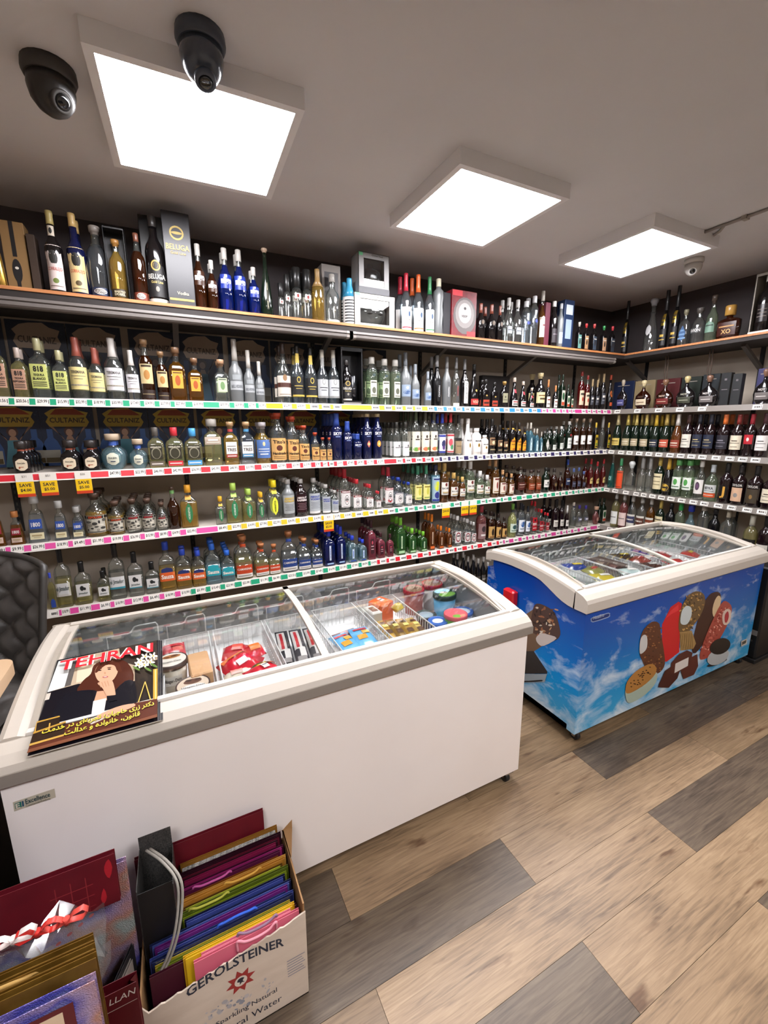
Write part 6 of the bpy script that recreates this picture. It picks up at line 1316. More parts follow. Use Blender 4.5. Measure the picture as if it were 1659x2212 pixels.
K('kra', RM, 'std', 'dgreen', '#2a2a28', [(.22,.52,.88,'#d2d0c8',[('*',.6,.15,'#2a2a28',{'w':.3}),('-',.35,.08,'#3a3a36')])], 'dark bottle with off-white label')
K('cog', BR, 'dome', 'cognac', '#2c2420', [(.20,.44,.6,paint('#3a2a1f',.4),[('*',.5,.3,'#8a7044',{'w':.5})],'o')], 'dark cognac bottle with oval label')
K('cogb', BR, 'long', 'cognac', '#2a4aa0', [(.18,.4,.85,'#2a3450',[('-',.6,.14,'#c9c4bc')])], 'dark bottle with blue neck and navy label', capk='foil')
K('bra', BR, 'dome', 'cognac', '#4a5a8a', [(.14,.4,.8,paint('#3a3a4a',.4),[('-',.6,.1,'#8a8aa0')])], 'dark brandy bottle with blue-grey label')
K('brr', BR, 'long', 'red', '#b02a30', [(.16,.38,.7,'#c4ab6a',[('-',.5,.1,'#5a3a20')],'a')], 'red-brown bottle with red cap and gold label', capk='foil')
K('teal', LQ, 'cone', 'teal', '#c9c6bd', [(.22,.36,.6,paint('#2a6a62',.4),[('*',.5,.4,'#b9cfc8',{'w':.6}),('*',.5,.28,'#2a6a62',{'w':.42})])], 'tall teal cone bottle with white spiral')
K('ors', LQ, 'bord', 'lgreen', '#3f8a5a', [(.03,.60,.99,'#d8481f',[('-',.9,.04,'#7a2a14'),('-',.08,.04,'#7a2a14')])], 'bottle wrapped in a bright orange sleeve')
K('crys', VK, 'squat', 'clear', '#c9ccc9', [], 'cut crystal decanter with glass stopper', capk='ball')
K('wcr', WN, 'bord', 'dgreen', '#b9a052', [(.14,.56,.9,'#d9cca4',[('-',.8,.06,'#3a2f20'),('-',.5,.03,'#6a5a40'),('-',.3,.03,'#6a5a40')])], 'dark bottle with tall cream label', capk='foil')
K('wyl', WN, 'champ', 'dark', '#c49a3a', [(.10,.34,.9,'#2a2218',[('*',.5,.42,'#c9a23a',{'w':.85}),('-',.5,.2,'#2a2218',{'w':.6})])], 'dark bottle with yellow oval label', capk='foil')
K('cgl', VK, 'cyl', 'lgreen', '#5aa05a', [(.22,.54,.85,'#dde2d8',[('*',.6,.26,'#4f9a4a',{'w':.45}),('-',.2,.08,'#4a6a4a')])], 'clear bottle with green leaf label', cs=.85)
K('cpl', LQ, 'dome', 'clear', '#c9c6c0', [(.16,.52,.9,'#dedad4',[('*',.55,.3,'#4a3a4a',{'w':.5}),('*',.55,.16,'#6a4a6a',{'w':.3})])], 'clear bottle with dark plum wreath label')
K('rey', VK, 'dome', 'lgreen', '#b9c0c4', [(.24,.46,.92,'#c9cac6',[('REYKA',.6,.34,'#3a3f44',{'b':.03}),('-',.25,.06,'#6a6f74')]),(.12,.23,.92,'#d2562c',[('-',.5,.16,'#e6cbb8')])], 'clear bottle with grey REYKA label and orange band', capk='foil', cs=.8)
# ---- lowest shelf
for key, g, bc, d in (('eja','pale','#cfcac2','pale gold'),('ejb','clear','#3a8a9a','clear')):
    K(key, TQ, 'square', g, '#1c1c1c', [(.20,.50,.80,'#dcdad6',[('*',.66,.2,'#2a2a2a',{'w':.32,'x':-.1}),('*',.6,.12,'#2a2a2a',{'w':.2,'x':.3}),('Jimador',.25,.2,'#3a4a48'),('-',.04,.08,bc,{'w':.99})])], '%s angular bottle with white figure label' % d, capk='foil', cs=.76, fill=.5)
    K(key+'w', TQ, 'square', g, '#1f1f1f', [(.20,.42,.95,'#d9d8d6',[('el Jimador',.55,.44,'#3a4a48'),('-',.06,.16,bc,{'w':.99})])], 'large %s angular bottle with wide script label' % d, capk='foil', cs=.76, fill=.5)
K('sbl', TQ, 'flask', 'pale', '#3a4ab0', [(.05,.30,.6,'#2f4a9a',None,'a')], 'small bottle with dark blue arch label')
for key, c, cap, g, d in (('sau','#d9602a','#2f4ab4','lamber','orange'),('sab','#27a0ac','#2f6ad0','lblue','turquoise')):
    K(key, TQ, 'square', g, cap, [(.22,.40,.95,c,[('Sauza',.52,.5,'#f0e6da',{'b':.03})]),(.40,.5,.7,paint('#2a3468',.4) if key=='sau' else '#27a0ac',None,'a')], 'angular bottle with %s label and blue cap' % d, fill=.5)
for key, c, cap, g, d in (('cmr','#c0421f','#b8764a','pale','red-orange'),('cms','#27407e','#b4764a','clearb','navy')):
    K(key, TQ, 'flask', g, cap, [(.14,.34,.93,c,[('CAMARENA',.55,.24,'#e6dcd2')]),(.05,.14,.93,'#dcd8d0',[('-',.5,.2,'#8a847c')]),(.74,.82,1.05,'#d8552a' if key=='cmr' else '#2f4a9a',None)], 'oval flask with %s label and white base band' % d, capk='cork', fill=.52)
K('nam', GN, 'square', 'blue', '#2438b0', [(.16,.56,.16,'#c9d4e6',[('NEW AMSTERDAM',.5,.8,'#2438a0',{'v':1})]),(.05,.09,.6,'#9ab4d8',None)], 'deep blue square bottle with vertical label', cs=.80)
K('nac', GN, 'square', 'lblue', '#2c44c0', [(.16,.52,.22,'#c4d6ea',[('-',.5,.6,'#4a6ac0',{'w':.3})]),(.05,.1,.6,'#2f4a9a',None)], 'clear square bottle with blue cap and narrow label', cs=.84)
K('pnk', VK, 'square', 'pinkliq', '#3a1a20', [(.16,.54,.42,'#3a1820',[('*',.75,.12,'#c04a5a',{'w':.5}),('-',.5,.06,'#d9b0b4'),('-',.3,.05,'#d9b0b4')],'r')], 'pink square bottle with dark label', cs=.82)
K('grn', VK, 'square', 'green', '#7ac03a', [(.18,.52,.15,'#d9e6c9',[('-',.5,.8,'#5a8a4a',{'w':.3})]),(.05,.12,.7,'#a9d0a0',None)], 'green square bottle with lime cap', cs=.80)
K('org', VK, 'square', 'orangeliq', '#e07a1f', [(.18,.52,.15,'#e0c9b0',[('-',.5,.8,'#8a5a3a',{'w':.3})]),(.05,.12,.7,'#d9682a',None)], 'amber square bottle with orange cap', cs=.80)
K('sea', GN, 'flask', 'clear', '#e4e2df', [(.12,.50,.80,'#dad6d2',[('*',.5,.42,'#8a1f2c',{'w':.86}),('*',.5,.32,'#d9d2cc',{'w':.66}),('-',.6,.1,'#3a2a2c',{'w':.5})],'r')], 'clear flask with white cap and red oval label')
K('bru', RM, 'std', 'rose', '#a83a40', [(.10,.52,.9,'#8a6a68',[('*',.65,.2,'#3a2a2c',{'w':.5}),('-',.25,.12,'#e0d6d0',{'w':.6})])], 'brownish bottle with red cap and mauve label', capk='foil', cs=.82)
K('sai', RM, 'std', 'brown', '#2a1c16', [(.10,.50,.9,'#c49a5a',[('*',.5,.3,'#2a1c14',{'w':.4}),('-',.1,.08,'#6a3a1c')])], 'brown spiced rum bottle with tan figure label', cs=.84)
K('lim', LQ, 'long', 'yellowliq', '#7ab04a', [(.16,.42,.85,'#c9d6c4',[('*',.6,.25,'#2a4a4a',{'w':.6}),('-',.2,.08,'#3a5a4a')])], 'pale yellow bottle with green cap', capk='foil', cs=.82)
K('mtb', VK, 'std', 'clearb', '#2a2c34', [(.14,.50,.9,'#dfe2e6',[('*',.62,.24,'#2a5a9a',{'w':.7}),('-',.25,.06,'#5a6a7a')])], 'clear bottle with blue and white label', capk='foil', cs=.8)
K('pop', VK, 'flask', 'clear', '#c8242c', [(.12,.52,.85,'#b01c26',[('*',.8,.1,'#2a1a1a',{'w':.4}),('POPOV',.5,.2,'#efe6e2',{'b':.03}),('-',.2,.05,'#e0c9c4')])], 'clear flask with red cap and red POPOV label')
K('wdk', WN, 'bord', 'wine', '#1c1a1a', [(.14,.36,.85,'#cfc9bd',[('-',.6,.1,'#4a4440'),('-',.3,.05,'#6a6460')])], 'dark wine bottle with low white label', capk='foil')
K('wsm', WN, 'champ', 'wine', '#d0cdc6', [(.14,.40,.85,'#d4cfc6',[('-',.5,.1,'#4a4440')])], 'dark bottle with white foil neck', capk='foil')
K('pur', VK, 'dome', 'clear', '#3a2f7a', [(.28,.46,.85,paint('#5a5a66',.4),[('-',.5,.35,'#d9d8e0',{'w':.7})])], 'clear round bottle with purple cap')
K('rnd', LQ, 'globe', 'rose', '#b08a70', [(.16,.44,.5,'#8a5a50',[('*',.5,.3,'#c9a090',{'w':.5})],'o')], 'round pinkish bottle', capk='wide')
for key, g, lc, d in (('ww1','pale','#d8d8d2','white label'),('ww2','rose','#dcc4bc','pale pink label'),('ww3','clear','#3a3c5a','navy label'),('ww4','clear','#5a3428','brown band label'),('ww5','amber','#7a3a20','rust band label')):
    K(key, WN, 'bord' if key in ('ww1','ww2') else 'dome', g, '#b9b6b0', [(.10,.46,.92,lc if key in ('ww1','ww2') else '#d0ccc0',[('-',.55,.05,'#55504c')] if key in ('ww1','ww2') else [('-',.6,.5,lc,{'w':.99}),('-',.6,.1,'#d9d4c8')])], 'light-coloured bottle with %s' % d, capk='foil', cs=.80)
K('gcp', GN, 'std', 'lgreen', '#2fa04a', [(.14,.44,.85,'#cfd2d0',[('*',.5,.3,'#1c1c1e',{'w':.6})],'a')], 'clear bottle with bright green cap', cs=.78)
K('bcp', GN, 'globe', 'lblue', '#1f2f8a', [], 'pale round bottle with dark blue cap', capk='wide')
K('clp', VK, 'cyl', 'clear', '#b0a698', [], 'plain clear bottle with beige cap')
K('blk', LQ, 'std', 'black', '#1b1a1a', [(.2,.44,.7,paint('#171616',.3),[('*',.5,.34,'#8a8680',{'w':.4}),('*',.5,.24,'#171616',{'w':.28})])], 'black bottle with white ring emblem')
K('tsq', VK, 'square', 'clear', '#b0a48f', [], 'tall square clear bottle with silver cap', capk='cap', cs=.8)
K('yel', WN, 'bord', 'pale', '#c9c4b4', [(.10,.44,.92,paint('#1c1a17',.4),[('-',.75,.1,'#d9d4c4',{'w':.7}),('-',.4,.12,'#c9b93a',{'w':.3})])], 'pale wine bottle with black label', capk='foil')
K('smd', LQ, 'std', 'dark', '#b0aca6', [(.2,.5,.85,'#55504c',[('-',.6,.15,'#b9b4ac')])], 'small dark bottle with silver cap')
K('doby', TQ, 'std', 'lamber', '#a8783c', [(.03,.16,.98,'#3a2c18',[('MAESTRO',.66,.24,'#d9cfae'),('DOBEL',.32,.34,'#d9cfae')])], 'golden bottle', capk='cork', fill=.8)
# ------------------------------------------------------------------ where each bottle stands: kind, base x, top y, width (photo pixels), how many straight behind
SHZ = {'t': ZT, '1': Z1-.004, '2': Z2-.004, '3': Z3-.004, '4': Z4-.004, '5': Z5}
PHRASE = {'t': 'on the top wooden shelf', '1': 'on the upper shelf', '2': 'on the second shelf', '3': 'on the third shelf', '4': 'on the lowest shelf', '5': 'on the dark base deck',
          'rt': 'on the right wooden shelf', 'r1': 'on the right upper shelf', 'r2': 'on the right wine shelf', 'r3': 'on the right third shelf', 'r4': 'behind the blue freezer'}
T = {}
T['t'] = '''goldtall 6 485 26;corp 130 456 40;corc 177 462 42 1;dobc 222 490 46;dobd 308 506 38;bel 346 470 50;mila 436 528 29;mila 463 563 25 1;milb 492 537 31 1;milb 522 541 31 1;milb 552 578 24 1;coneamb 578 536 27;
elit 608 613 18;elit 622 595 20;elit 643 579 23 1;elit 665 584 22 1;goldneck 688 582 27;domec 719 593 29;zebra 756 602 28 1;ggr 876 591 24 1;ggo 902 594 24 1;ggg 926 599 22;sculpt 945 603 23;
rumd 1036 656 19 1;rumd 1059 658 19 1;rumd 1077 661 15;cvod 1095 644 18 1;cvod 1114 648 19 1;calv 1132 651 18;calv 1149 640 17 1;ambcream 1166 629 18;darkw 1191 651 19;frostb 1206 656 15;mn1 1247 696 14;mn2 1262 699 14;mn3 1279 700 15;mn4 1300 704 15;mn5 1318 705 14'''
T['1'] = '''8r 8 729 42;8r 52 751 37 1;8b 97 731 46 1;8b 139 757 37 1;tr 178 729 41 1;tr 216 752 34 1;tb 254 731 41 1;tb 292 757 30;caz 323 734 34;caz 356 760 28;hus 388 751 38;hus 426 774 32;husg 482 777 33 1;bvd 513 733 30;bvd 541 757 24;bvd 563 781 20;
bnb 615 741 29 1;bnk 645 746 26 1;bnk 673 751 26;bns 698 756 24;bns 722 757 25;gt 803 772 24 1;gt 830 776 24 1;gt 853 778 23;gg 875 762 23 1;gg 896 787 19 1;gg 923 803 16;chk 942 768 20 1;chg 963 771 19;chr 983 772 17;chw 1001 776 17;
remt 1021 787 21;rems 1047 820 20 1;rems 1066 826 18;dis 1087 824 20;rib 1108 816 17;rib 1127 824 15;rib 1146 838 12;creml 1163 806 22 1;ocap 1181 820 11;ocap 1197 833 11;jag 1211 809 14 1;jag 1224 831 11;jag 1233 842 8;aper 1251 802 14;aper 1264 811 12;ama 1275 819 10;ama 1286 821 10;ama 1298 807 12 1;gm 1313 810 14'''
T['2'] = '''djr 54 953 45 3;djr 157 951 45 1;djr 202 951 43 2;djb 250 937 58 1;djb 303 948 42;hew 342 923 37;her 382 923 37;heb 421 925 37;luz 463 905 39;t3r 502 911 33;t3p 536 911 34;blul 570 912 31 1;tit 603 892 32 1;tit 634 899 26 1;tit 658 919 23 2;tit 682 934 17;tit 698 945 14;tit 712 945 11;
sky 728 893 23 3;sky 751 910 20;sky 772 937 20 1;skm 793 894 20 3;sko 815 894 20 3;ket 856 912 17 4;ket 875 912 17 4;ketb 897 888 20 3;ketc 917 888 19 3;ketc 935 888 18 2;smb 953 894 17 2;smr 971 892 17 2;gold9 988 896 16 2;mal 1008 904 20 1;mals 1027 925 20 1;mals 1045 940 16;
bai 1060 905 15 2;bai 1077 918 13 1;bai 1090 925 11;kah 1104 909 14 2;kah 1118 913 12 1;kah 1130 922 10;bom 1143 913 13 1;bom 1157 926 11 1;bom 1167 933 8;tri 1179 926 13;tan 1194 931 12 2;tan 1209 921 13 2;tanr 1225 910 14 1;stripe 1240 904 13 1;stripe 1255 904 13;stripe 1269 904 13;jaune 1283 913 13;tallclr 1297 899 12;jaune 1310 913 12'''
T['3'] = '''18a 2 1090 34;18a 42 1104 38;18s 87 1069 50;18s 137 1082 37;18s 173 1094 33 1;esr 214 1064 47 2;esr 255 1082 34 2;esb 292 1077 34 3;esb 324 1076 33 3;esb 353 1085 26 2;horb 379 1051 30;hoa 412 1047 36;hosm 479 1072 24;hos 508 1043 35;hos 540 1056 30 1;hosm 566 1063 22 1;hoy 594 1037 34 1;
abc 624 1035 28 3;abr 651 1034 27 3;abv 679 1032 26;abv 704 1046 22 4;abv 723 1059 18 1;smi 745 1012 24 5;smib 771 1035 23 4;smib 798 1046 20 2;smib 817 1061 14 1;smic 838 1009 22 1;smbl 859 1031 22 2;smbl 881 1041 17 2;smz 901 1006 19 3;smz 919 1005 18 3;elec 939 1004 19 1;bcg 958 1000 19 2;bcg 978 1021 19 2;bcg 997 1030 15 1;bcw 1013 996 19 2;bcw 1034 1017 18 3;bcw 1050 1026 14 2;
capm 1067 993 17 1;capm 1083 1015 15 1;capm 1102 1023 14 1;myr 1121 1008 20 2;myo 1144 1015 18 2;myo 1160 1015 14 1;kra 1176 1010 16;cog 1194 1012 15 1;cog 1208 1019 12;cogb 1222 992 14;bra 1236 1012 12 1;bra 1247 1010 11;bra 1258 1018 11;brr 1272 991 13 1;brr 1286 997 12;brr 1299 991 12'''
T['4'] = '''sbl 119 1237 22;ejaw 146 1183 44;eja 186 1213 38;eja 229 1232 36 1;ejbw 260 1174 44;ejb 298 1192 34;ejb 333 1213 32;sau 366 1170 37;sau 400 1185 33 1;sau 432 1188 30 1;sab 463 1173 33 2;sab 494 1188 30 3;cmr 529 1157 37 1;cmr 567 1173 32 1;cmr 594 1175 26;cms 626 1147 36;cms 658 1162 30 1;cms 685 1166 26 1;
nam 711 1142 28 3;nam 736 1137 24 3;nac 761 1157 24 2;nac 783 1165 20 1;pnk 802 1124 21 3;pnk 822 1150 20 2;pnk 842 1153 17;grn 864 1118 25 2;grn 889 1141 22 2;grn 913 1148 20 2;org 931 1111 18 2;org 951 1136 17 1;org 969 1141 15 1;sea 986 1114 21 2;sea 1007 1121 19 3;sea 1021 1128 15 2;
bru 1037 1092 21;sai 1058 1104 17 1;sai 1074 1109 14 1;sai 1087 1117 13;lim 1104 1088 19;mtb 1122 1086 17 1;mtb 1137 1093 13 1;pop 1151 1083 15 1;pop 1166 1100 14 2;pop 1180 1108 12 1;wdk 1196 1080 15 2;wdk 1210 1080 13 1;wsm 1222 1092 10;clp 1235 1085 11;pur 1248 1091 13 1;pur 1262 1092 13;rnd 1285 1094 17;jag 1300 1076 14 1'''
T['5'] = '''smd 985 1196 12 1;smd 997 1192 12;smd 1008 1202 12 1;smd 1019 1198 12;smd 1030 1207 12 1;smd 1041 1203 12;smd 1051 1215 11'''
T['rt'] = '''blackgold 1347 650 13;ornate 1402 644 28;blackgold 1430 627 17;blackgold 1453 617 17;agave 1474 669 26;avion 1504 665 28;greent 1532 638 24;xod 1570 660 52;coll 1645 592 34'''
T['r1'] = '''d1 1341 820 24;d2 1386 821 36;d3 1432 819 40;d4 1478 812 41;d5 1526 810 43;d5 1645 796 44'''
T['r2'] = '''ch1 1330 895 18;ch2 1351 895 18 1;ch3 1369 895 17 1;ch3 1390 895 18 1;ch4 1411 896 19 1;ch5 1433 894 21 1;ch6 1457 894 21;w1 1480 895 22 1;w2 1503 895 22 1;w2 1527 895 24 1;w3 1557 895 26 1;w4 1586 895 25 1;w5 1614 894 26;w6 1642 892 28'''
T['r3'] = '''teal 1319 981 15;ors 1337 990 14;crys 1360 996 22;tallclr 1383 986 17 1;tallclr 1399 988 16;wcr 1419 987 20;wyl 1438 990 19 1;cgl 1459 993 21 1;cgl 1482 993 22 1;cpl 1508 995 25;rey 1533 1004 31;w9 1562 1000 27;w7 1591 1004 29;w8 1625 1006 32;w4 1656 1012 30'''
T['r4'] = '''ww1 1326 1060 16;ww2 1343 1063 17;ww3 1361 1067 18;ww4 1381 1070 19;ww5 1400 1073 18;wcr 1420 1079 18;blk 1442 1087 21;gcp 1462 1083 20;bcp 1484 1090 22;clp 1511 1090 22 1;blk 1535 1100 23;tsq 1562 1099 28 1;yel 1613 1113 28;wdk 1643 1115 28'''
PRICES = {'1': '$20.56 $20.56 $29.99 $15.99 $32.99 $18.99 $30.99 $17.49 $34.99 $27.99 $27.99 $18.99 $39.99 $39.99 $27.99 $13.49 $52.99 $38.99'.split(),
          '2': [None, None, None, '$47.99', '$22.99', '$46.99', '$42.99', '$36.99', '$45.99', '$48.99', '$33.99', '$36.99', '$27.99', '$21.99', '$13.99', '$7.49', '$4.49', '', '$14.99', '$7.49', '$4.99', '$11.99', '$12.99'],
          '3': '$9.99 $9.99 $26.99 $18.99 $9.49 $31.99 $19.99 $26.99 $15.99 $8.99 $34.99 $22.99 $8.49 $22.99 $14.99 $7.99 $22.99 $24.99 $19.99 $16.99 $9.29 $13.99 $10.49'.split(),
          '4': [''] + '$18.99 $11.99 $6.99 $18.99 $12.99 $6.49 $18.99 $10.99 $5.99 $10.49 $23.99 $23.99 $11.99 $6.99 $23.32 $12.99 $7.49 $16.99 $11.99 $7.99 $4.99 $14.99'.split()}
ORD = ('first', 'second', 'third', 'fourth', 'fifth', 'sixth', 'seventh', 'eighth', 'ninth', 'tenth', 'eleventh', 'twelfth')
PLACED = []
for key, txt in T.items():
    right = key[0] == 'r'; kz = key[-1] if right else key; z = SHZ[kz]; items = []
    back = {'t': YWD+.02, '5': YS+.01}.get(kz, YS+.012) if not right else (XWD+.02 if kz == 't' else XS+.012)
    for e in txt.replace('\n', '').split(';'):
        p = e.split(); kd_ = KD[p[0]]; px, top, wp = (float(q) for q in p[1:4]); nb = int(p[4]) if len(p) > 4 else 0
        kdp = ST[kd_.style][1]; sq = kd_.style in ('square', 'squat', 'trap', 'flask'); wp *= 1.12 if right else 1.08 if px > 1000 else 1.03
        d = .04
        for _ in range(3):
            if not right:
                yy = back+d; x = solve_x(px, yy, z); wx = abs(solve_x(px+wp/2, yy, z)-solve_x(px-wp/2, yy, z)); R = math.hypot(x, yy); co, si = yy/R, abs(x)/R
                w = wx*co/((co+kdp*si) if sq else 1)*(1.0 if sq else 1); hgt = solve_z(top, x, yy)-z
            else:
                xx = back+d; y = solve_y(px, xx, z); wx = abs(solve_y(px+wp/2, xx, z)-solve_y(px-wp/2, xx, z)); R = math.hypot(xx, y); co, si = xx/R, abs(y)/R
                w = wx*co/((co+kdp*si) if sq else 1); hgt = solve_z(top, xx, y)-z
            d = w*kdp/2+.004
        items.append([kd_, x if not right else y, w, hgt, nb])
    items.sort(key=lambda q: q[1])
    for a, b in zip(items[:-1], items[1:]):
        gap = b[1]-a[1]; need = (a[2]+b[2])/2+.002
        if need > gap: s_ = max(gap, .02)/need; a[2] *= s_; b[2] *= s_
    for i, (kd_, pos, w, hgt, nb) in enumerate(items):
        lim = (CEIL-.004-z) if kz == 't' else {'1': ZT-.1-z, '2': Z1-.036-z, '3': Z2-.036-z, '4': Z3-.036-z, '5': Z4-.04-z}[kz]
        hgt = min(hgt, lim); kdp = ST[kd_.style][1]; dep = w*kdp
        for r in range(nb+1):
            off = back+dep/2+.003+r*(dep+.004)
            if off+dep/2 > (YW if not right else XW)-.018: break
            PLACED.append(dict(k=kd_, key=key, pos=pos, off=off, w=w, h=hgt, r=r, col=i, right=right, z=z))
    # price tags below the front bottles
    if kz != 't' and kz != '5':
        tshelf, at = SH[key if key in SH else kz]; pr = PRICES.get(key, [])
        xs = [q[1] for q in items]
        for i, q in enumerate(items if not right else items[::-1]):
            j = i if not right else len(items)-1-i; u = q[1]; near = min([abs(u-v) for k2, v in enumerate(xs) if k2 != j])
            price = pr[i] if i < len(pr) else ''
            if price is None: continue
            price_tag(tshelf, at, u if not right else -u, min(.058, near*.72), .031, price)
# labels: look, shelf, then size / order so that each one singles out one bottle
groups = {}
for b in PLACED: groups.setdefault((b['key'], b['k'].desc), []).append(b)
for (key, desc), L_ in groups.items():
    fr = [b for b in L_ if b['r'] == 0]; hs = sorted(b['h'] for b in fr); many = len(fr) > 1
    front_order = sorted(fr, key=lambda b: b['pos'] if not b['right'] else -b['pos'])
    for b in L_:
        d = desc
        if many:
            i = [q['col'] for q in front_order].index(b['col'])
            if hs[-1] > hs[0]*1.12 and len({round(h, 4) for h in hs}) == len(hs):
                q = sorted(fr, key=lambda c: -c['h']); rank = [c['col'] for c in q].index(b['col'])
                d = (('larger', 'smaller') if len(fr) == 2 else ('largest', 'second largest', 'third largest', 'fourth largest', 'fifth largest', 'sixth largest', 'seventh largest'))[rank]+' '+desc
                if rank == len(fr)-1 and len(fr) > 2: d = 'smallest '+desc
                sfx = ''
            else: sfx = ', %s of %s' % ((('left', 'right') if len(fr) == 2 else ('left', 'middle', 'right') if len(fr) == 3 else ORD)[i], ('two', 'three', 'four', 'five', 'six', 'seven', 'eight')[len(fr)-2])
        else: sfx = ''
        lab = d+' '+PHRASE[key]+sfx
        if b['r']: 
            wv = ('just behind the front one', 'third from the front', 'fourth from the front', 'fifth from the front', 'sixth from the front')[b['r']-1]
            lab = lab+', '+wv
        for a_, b_ in ((' on the ', ', '), ('just behind the front one', 'second row'), (' from the front', ' row'), (' bottle', ''), (' with ', ', ')):
            if len(lab.split()) > 16: lab = lab.replace(a_, b_, 1)
        b['label'] = lab
for b in PLACED:
    res, W0, H0 = b['k'].make(); k = b['k']
    o = thing(k.name, b['label'], 'bottle', (b['pos'], b['off'], b['z']) if not b['right'] else (b['off'], b['pos'], b['z']), (-PI/2 if b['right'] else 0)+random.uniform(-.06, .06), 'bottles '+PHRASE[b['key']])
    s = b['w']/W0; o.scale = (s, s, b['h']/H0)
    for nme, me in res:
        c = bpy.data.objects.new(nme, me); COL.objects.link(c); c.parent = o

# ------------------------------------------------------------------ gift boxes among the bottles
def gbox(key, p0, p1, top, depth, m, label, prints=(), setb=.0, window=None, cat='box', name='gift_box', zoff=0.):
    right = key[0] == 'r'; kz = key[-1] if right else key; z = SHZ[kz]+zoff
    if not right:
        y0 = {'t': YWD+.02}.get(kz, YS+.012)+setb; a, b = solve_x(p0, y0, z), solve_x(p1, y0, z); h = solve_z(top, (a+b)/2, y0)-z; o = thing(name, label, cat, ((a+b)/2, y0, z), 0, 'boxes '+PHRASE[key])
    else:
        x0 = (XWD+.02 if kz == 't' else XS+.012)+setb; a, b = solve_y(p1, x0, z), solve_y(p0, x0, z); h = solve_z(top, x0, (a+b)/2)-z; o = thing(name, label, cat, (x0, (a+b)/2, z), -PI/2, 'boxes '+PHRASE[key])
    w = abs(b-a); h = min(h, (CEIL-.004 if kz == 't' else z+1)-z)
    if window:
        mb = MB(); fx = .012
        mb.box(-w/2, w/2, depth-.004, depth, 0, h, m); mb.box(-w/2, -w/2+.003, 0, depth, 0, h, m); mb.box(w/2-.003, w/2, 0, depth, 0, h, m); mb.box(-w/2, w/2, 0, depth, 0, .003, m); mb.box(-w/2, w/2, 0, depth, h-.003, h, m)
        wx, wz0, wz1 = window
        mb.box(-w/2, w/2, 0, .003, 0, h*wz0, m); mb.box(-w/2, w/2, 0, .003, h*wz1, h, m); mb.box(-w/2, -w/2*wx, 0, .003, h*wz0, h*wz1, m); mb.box(w/2*wx, w/2, 0, .003, h*wz0, h*wz1, m)
        mb.build('carton', o)
        if 'windowed' in label: MB().box(-w/2+.004, w/2-.004, depth-.012, depth-.005, .004, h-.004, paint('#4a4846' if 'white' in label else '#141416', .7)).box(-w/2+.004, w/2-.004, .004, depth-.012, .004, h*wz0, paint('#3a3836', .7)).build('dark_card', o)  # dark card and floor added to keep the box interior dark
        if 'windowed' in label: MB().box(-w/2*wx, w/2*wx, .001, .0018, h*wz0, h*wz1, glass('#fbfcfc', '#e4e8ea', .02)).build('window', o, rot=(-.03, 0, 0))
    else: MB().bbox(-w/2, w/2, 0, depth, 0, h, m, .002).build('carton', o)
    f = flat((0, 0, 0), (1, 0, 0), (0, 0, 1))
    for k, (a, b, c, d, col) in enumerate(prints):
        mb = MB()
        if isinstance(c, str): text_on(mb, c, a*w, b*h, d*h, paint(col, .5), f(.003), w*.85, .015)
        elif isinstance(d, tuple): poly_on(mb, ell(a*w, b*h, c*w, d[0]*h, 18), paint(col, .45), f(.0008+.0002*k))
        else: poly_on(mb, rect((a-c)*w, (a+c)*w, (b-d)*h, (b+d)*h), paint(col, .45), f(.0008+.0002*k))
        mb.build('printed_text' if isinstance(c, str) else 'printed_patch', o)
    return o, w, h
def inset_bottle(o, w, h, kind, sc_, dz=.0, dx=0., depth=.05):
    """bottle shown inside an open-fronted box: part of the boxed product"""
    res, W0, H0 = KD[kind].make(); hh = h*sc_; s = min(w*.42, hh/H0*1.1)
    for nme, me in res:
        c = bpy.data.objects.new('boxed_'+nme, me); COL.objects.link(c); c.parent = o; c.location = (dx*w, depth, .005+dz); c.scale = (s*.9, s*.7, hh/H0)
DK = paint('#131214', .35); TAN = paint('#8a6a40', .55)
gbox('t', 20, 72, 477, .09, TAN, 'tan gift box with black bottle print at the far left', [(-.02, .3, .2, (.17,), '#171517'), (-.02, .75, .09, .25, '#171517'), (-.02, .08, .08, .08, '#171517'), (-.02, .34, .08, (.02,), '#d9d2c6')], .06)
gbox('t', 74, 92, 505, .08, paint('#3a2a1e', .6), 'narrow dark brown box beside the tan one', (), .05)
o, w, h = gbox('t', 237, 284, 489, .09, paint('#2c2b2c', .35), 'dark open box holding a golden bottle on the top shelf', (), 0, (.9, .02, .97))
inset_bottle(o, w, h, 'doby', .84, .004, 0, .045)
gbox('t', 366, 424, 457, .10, paint('#2c2c30', .35), 'tall charcoal box with gold ring emblem lettered BELUGA', [(0, .78, .26, (.075,), '#c0a552'), (0, .78, .2, (.055,), '#2c2c30'), (0, .78, .2, (.015,), '#c0a552'), (0, .63, 'BELUGA', .06, '#c9b06a'), (0, .57, 'Gold Line', .03, '#b9a262'), (.05, .14, 'Vodka', .035, '#c9c0a0'), (0, .07, .45, .012, '#b39a4a')])
gbox('t', 318, 372, 466, .07, DK, 'black box behind the hammer-stopper bottle', (), .13)
gbox('t', 698, 738, 572, .10, paint('#77706a', .5), 'grey box standing behind the clear dome bottle', [(0, .5, .36, .38, '#2a2628')], .09)
o1, w, h = gbox('t', 766, 853, 636, .13, paint('#c9c4bd', .45), 'white windowed box on the top shelf, lower of two', [(.0, .92, 'Crystal Head', .06, '#55504c'), (-.42, .95, .06, .04, '#6ac08a')], .0, (.72, .10, .84))
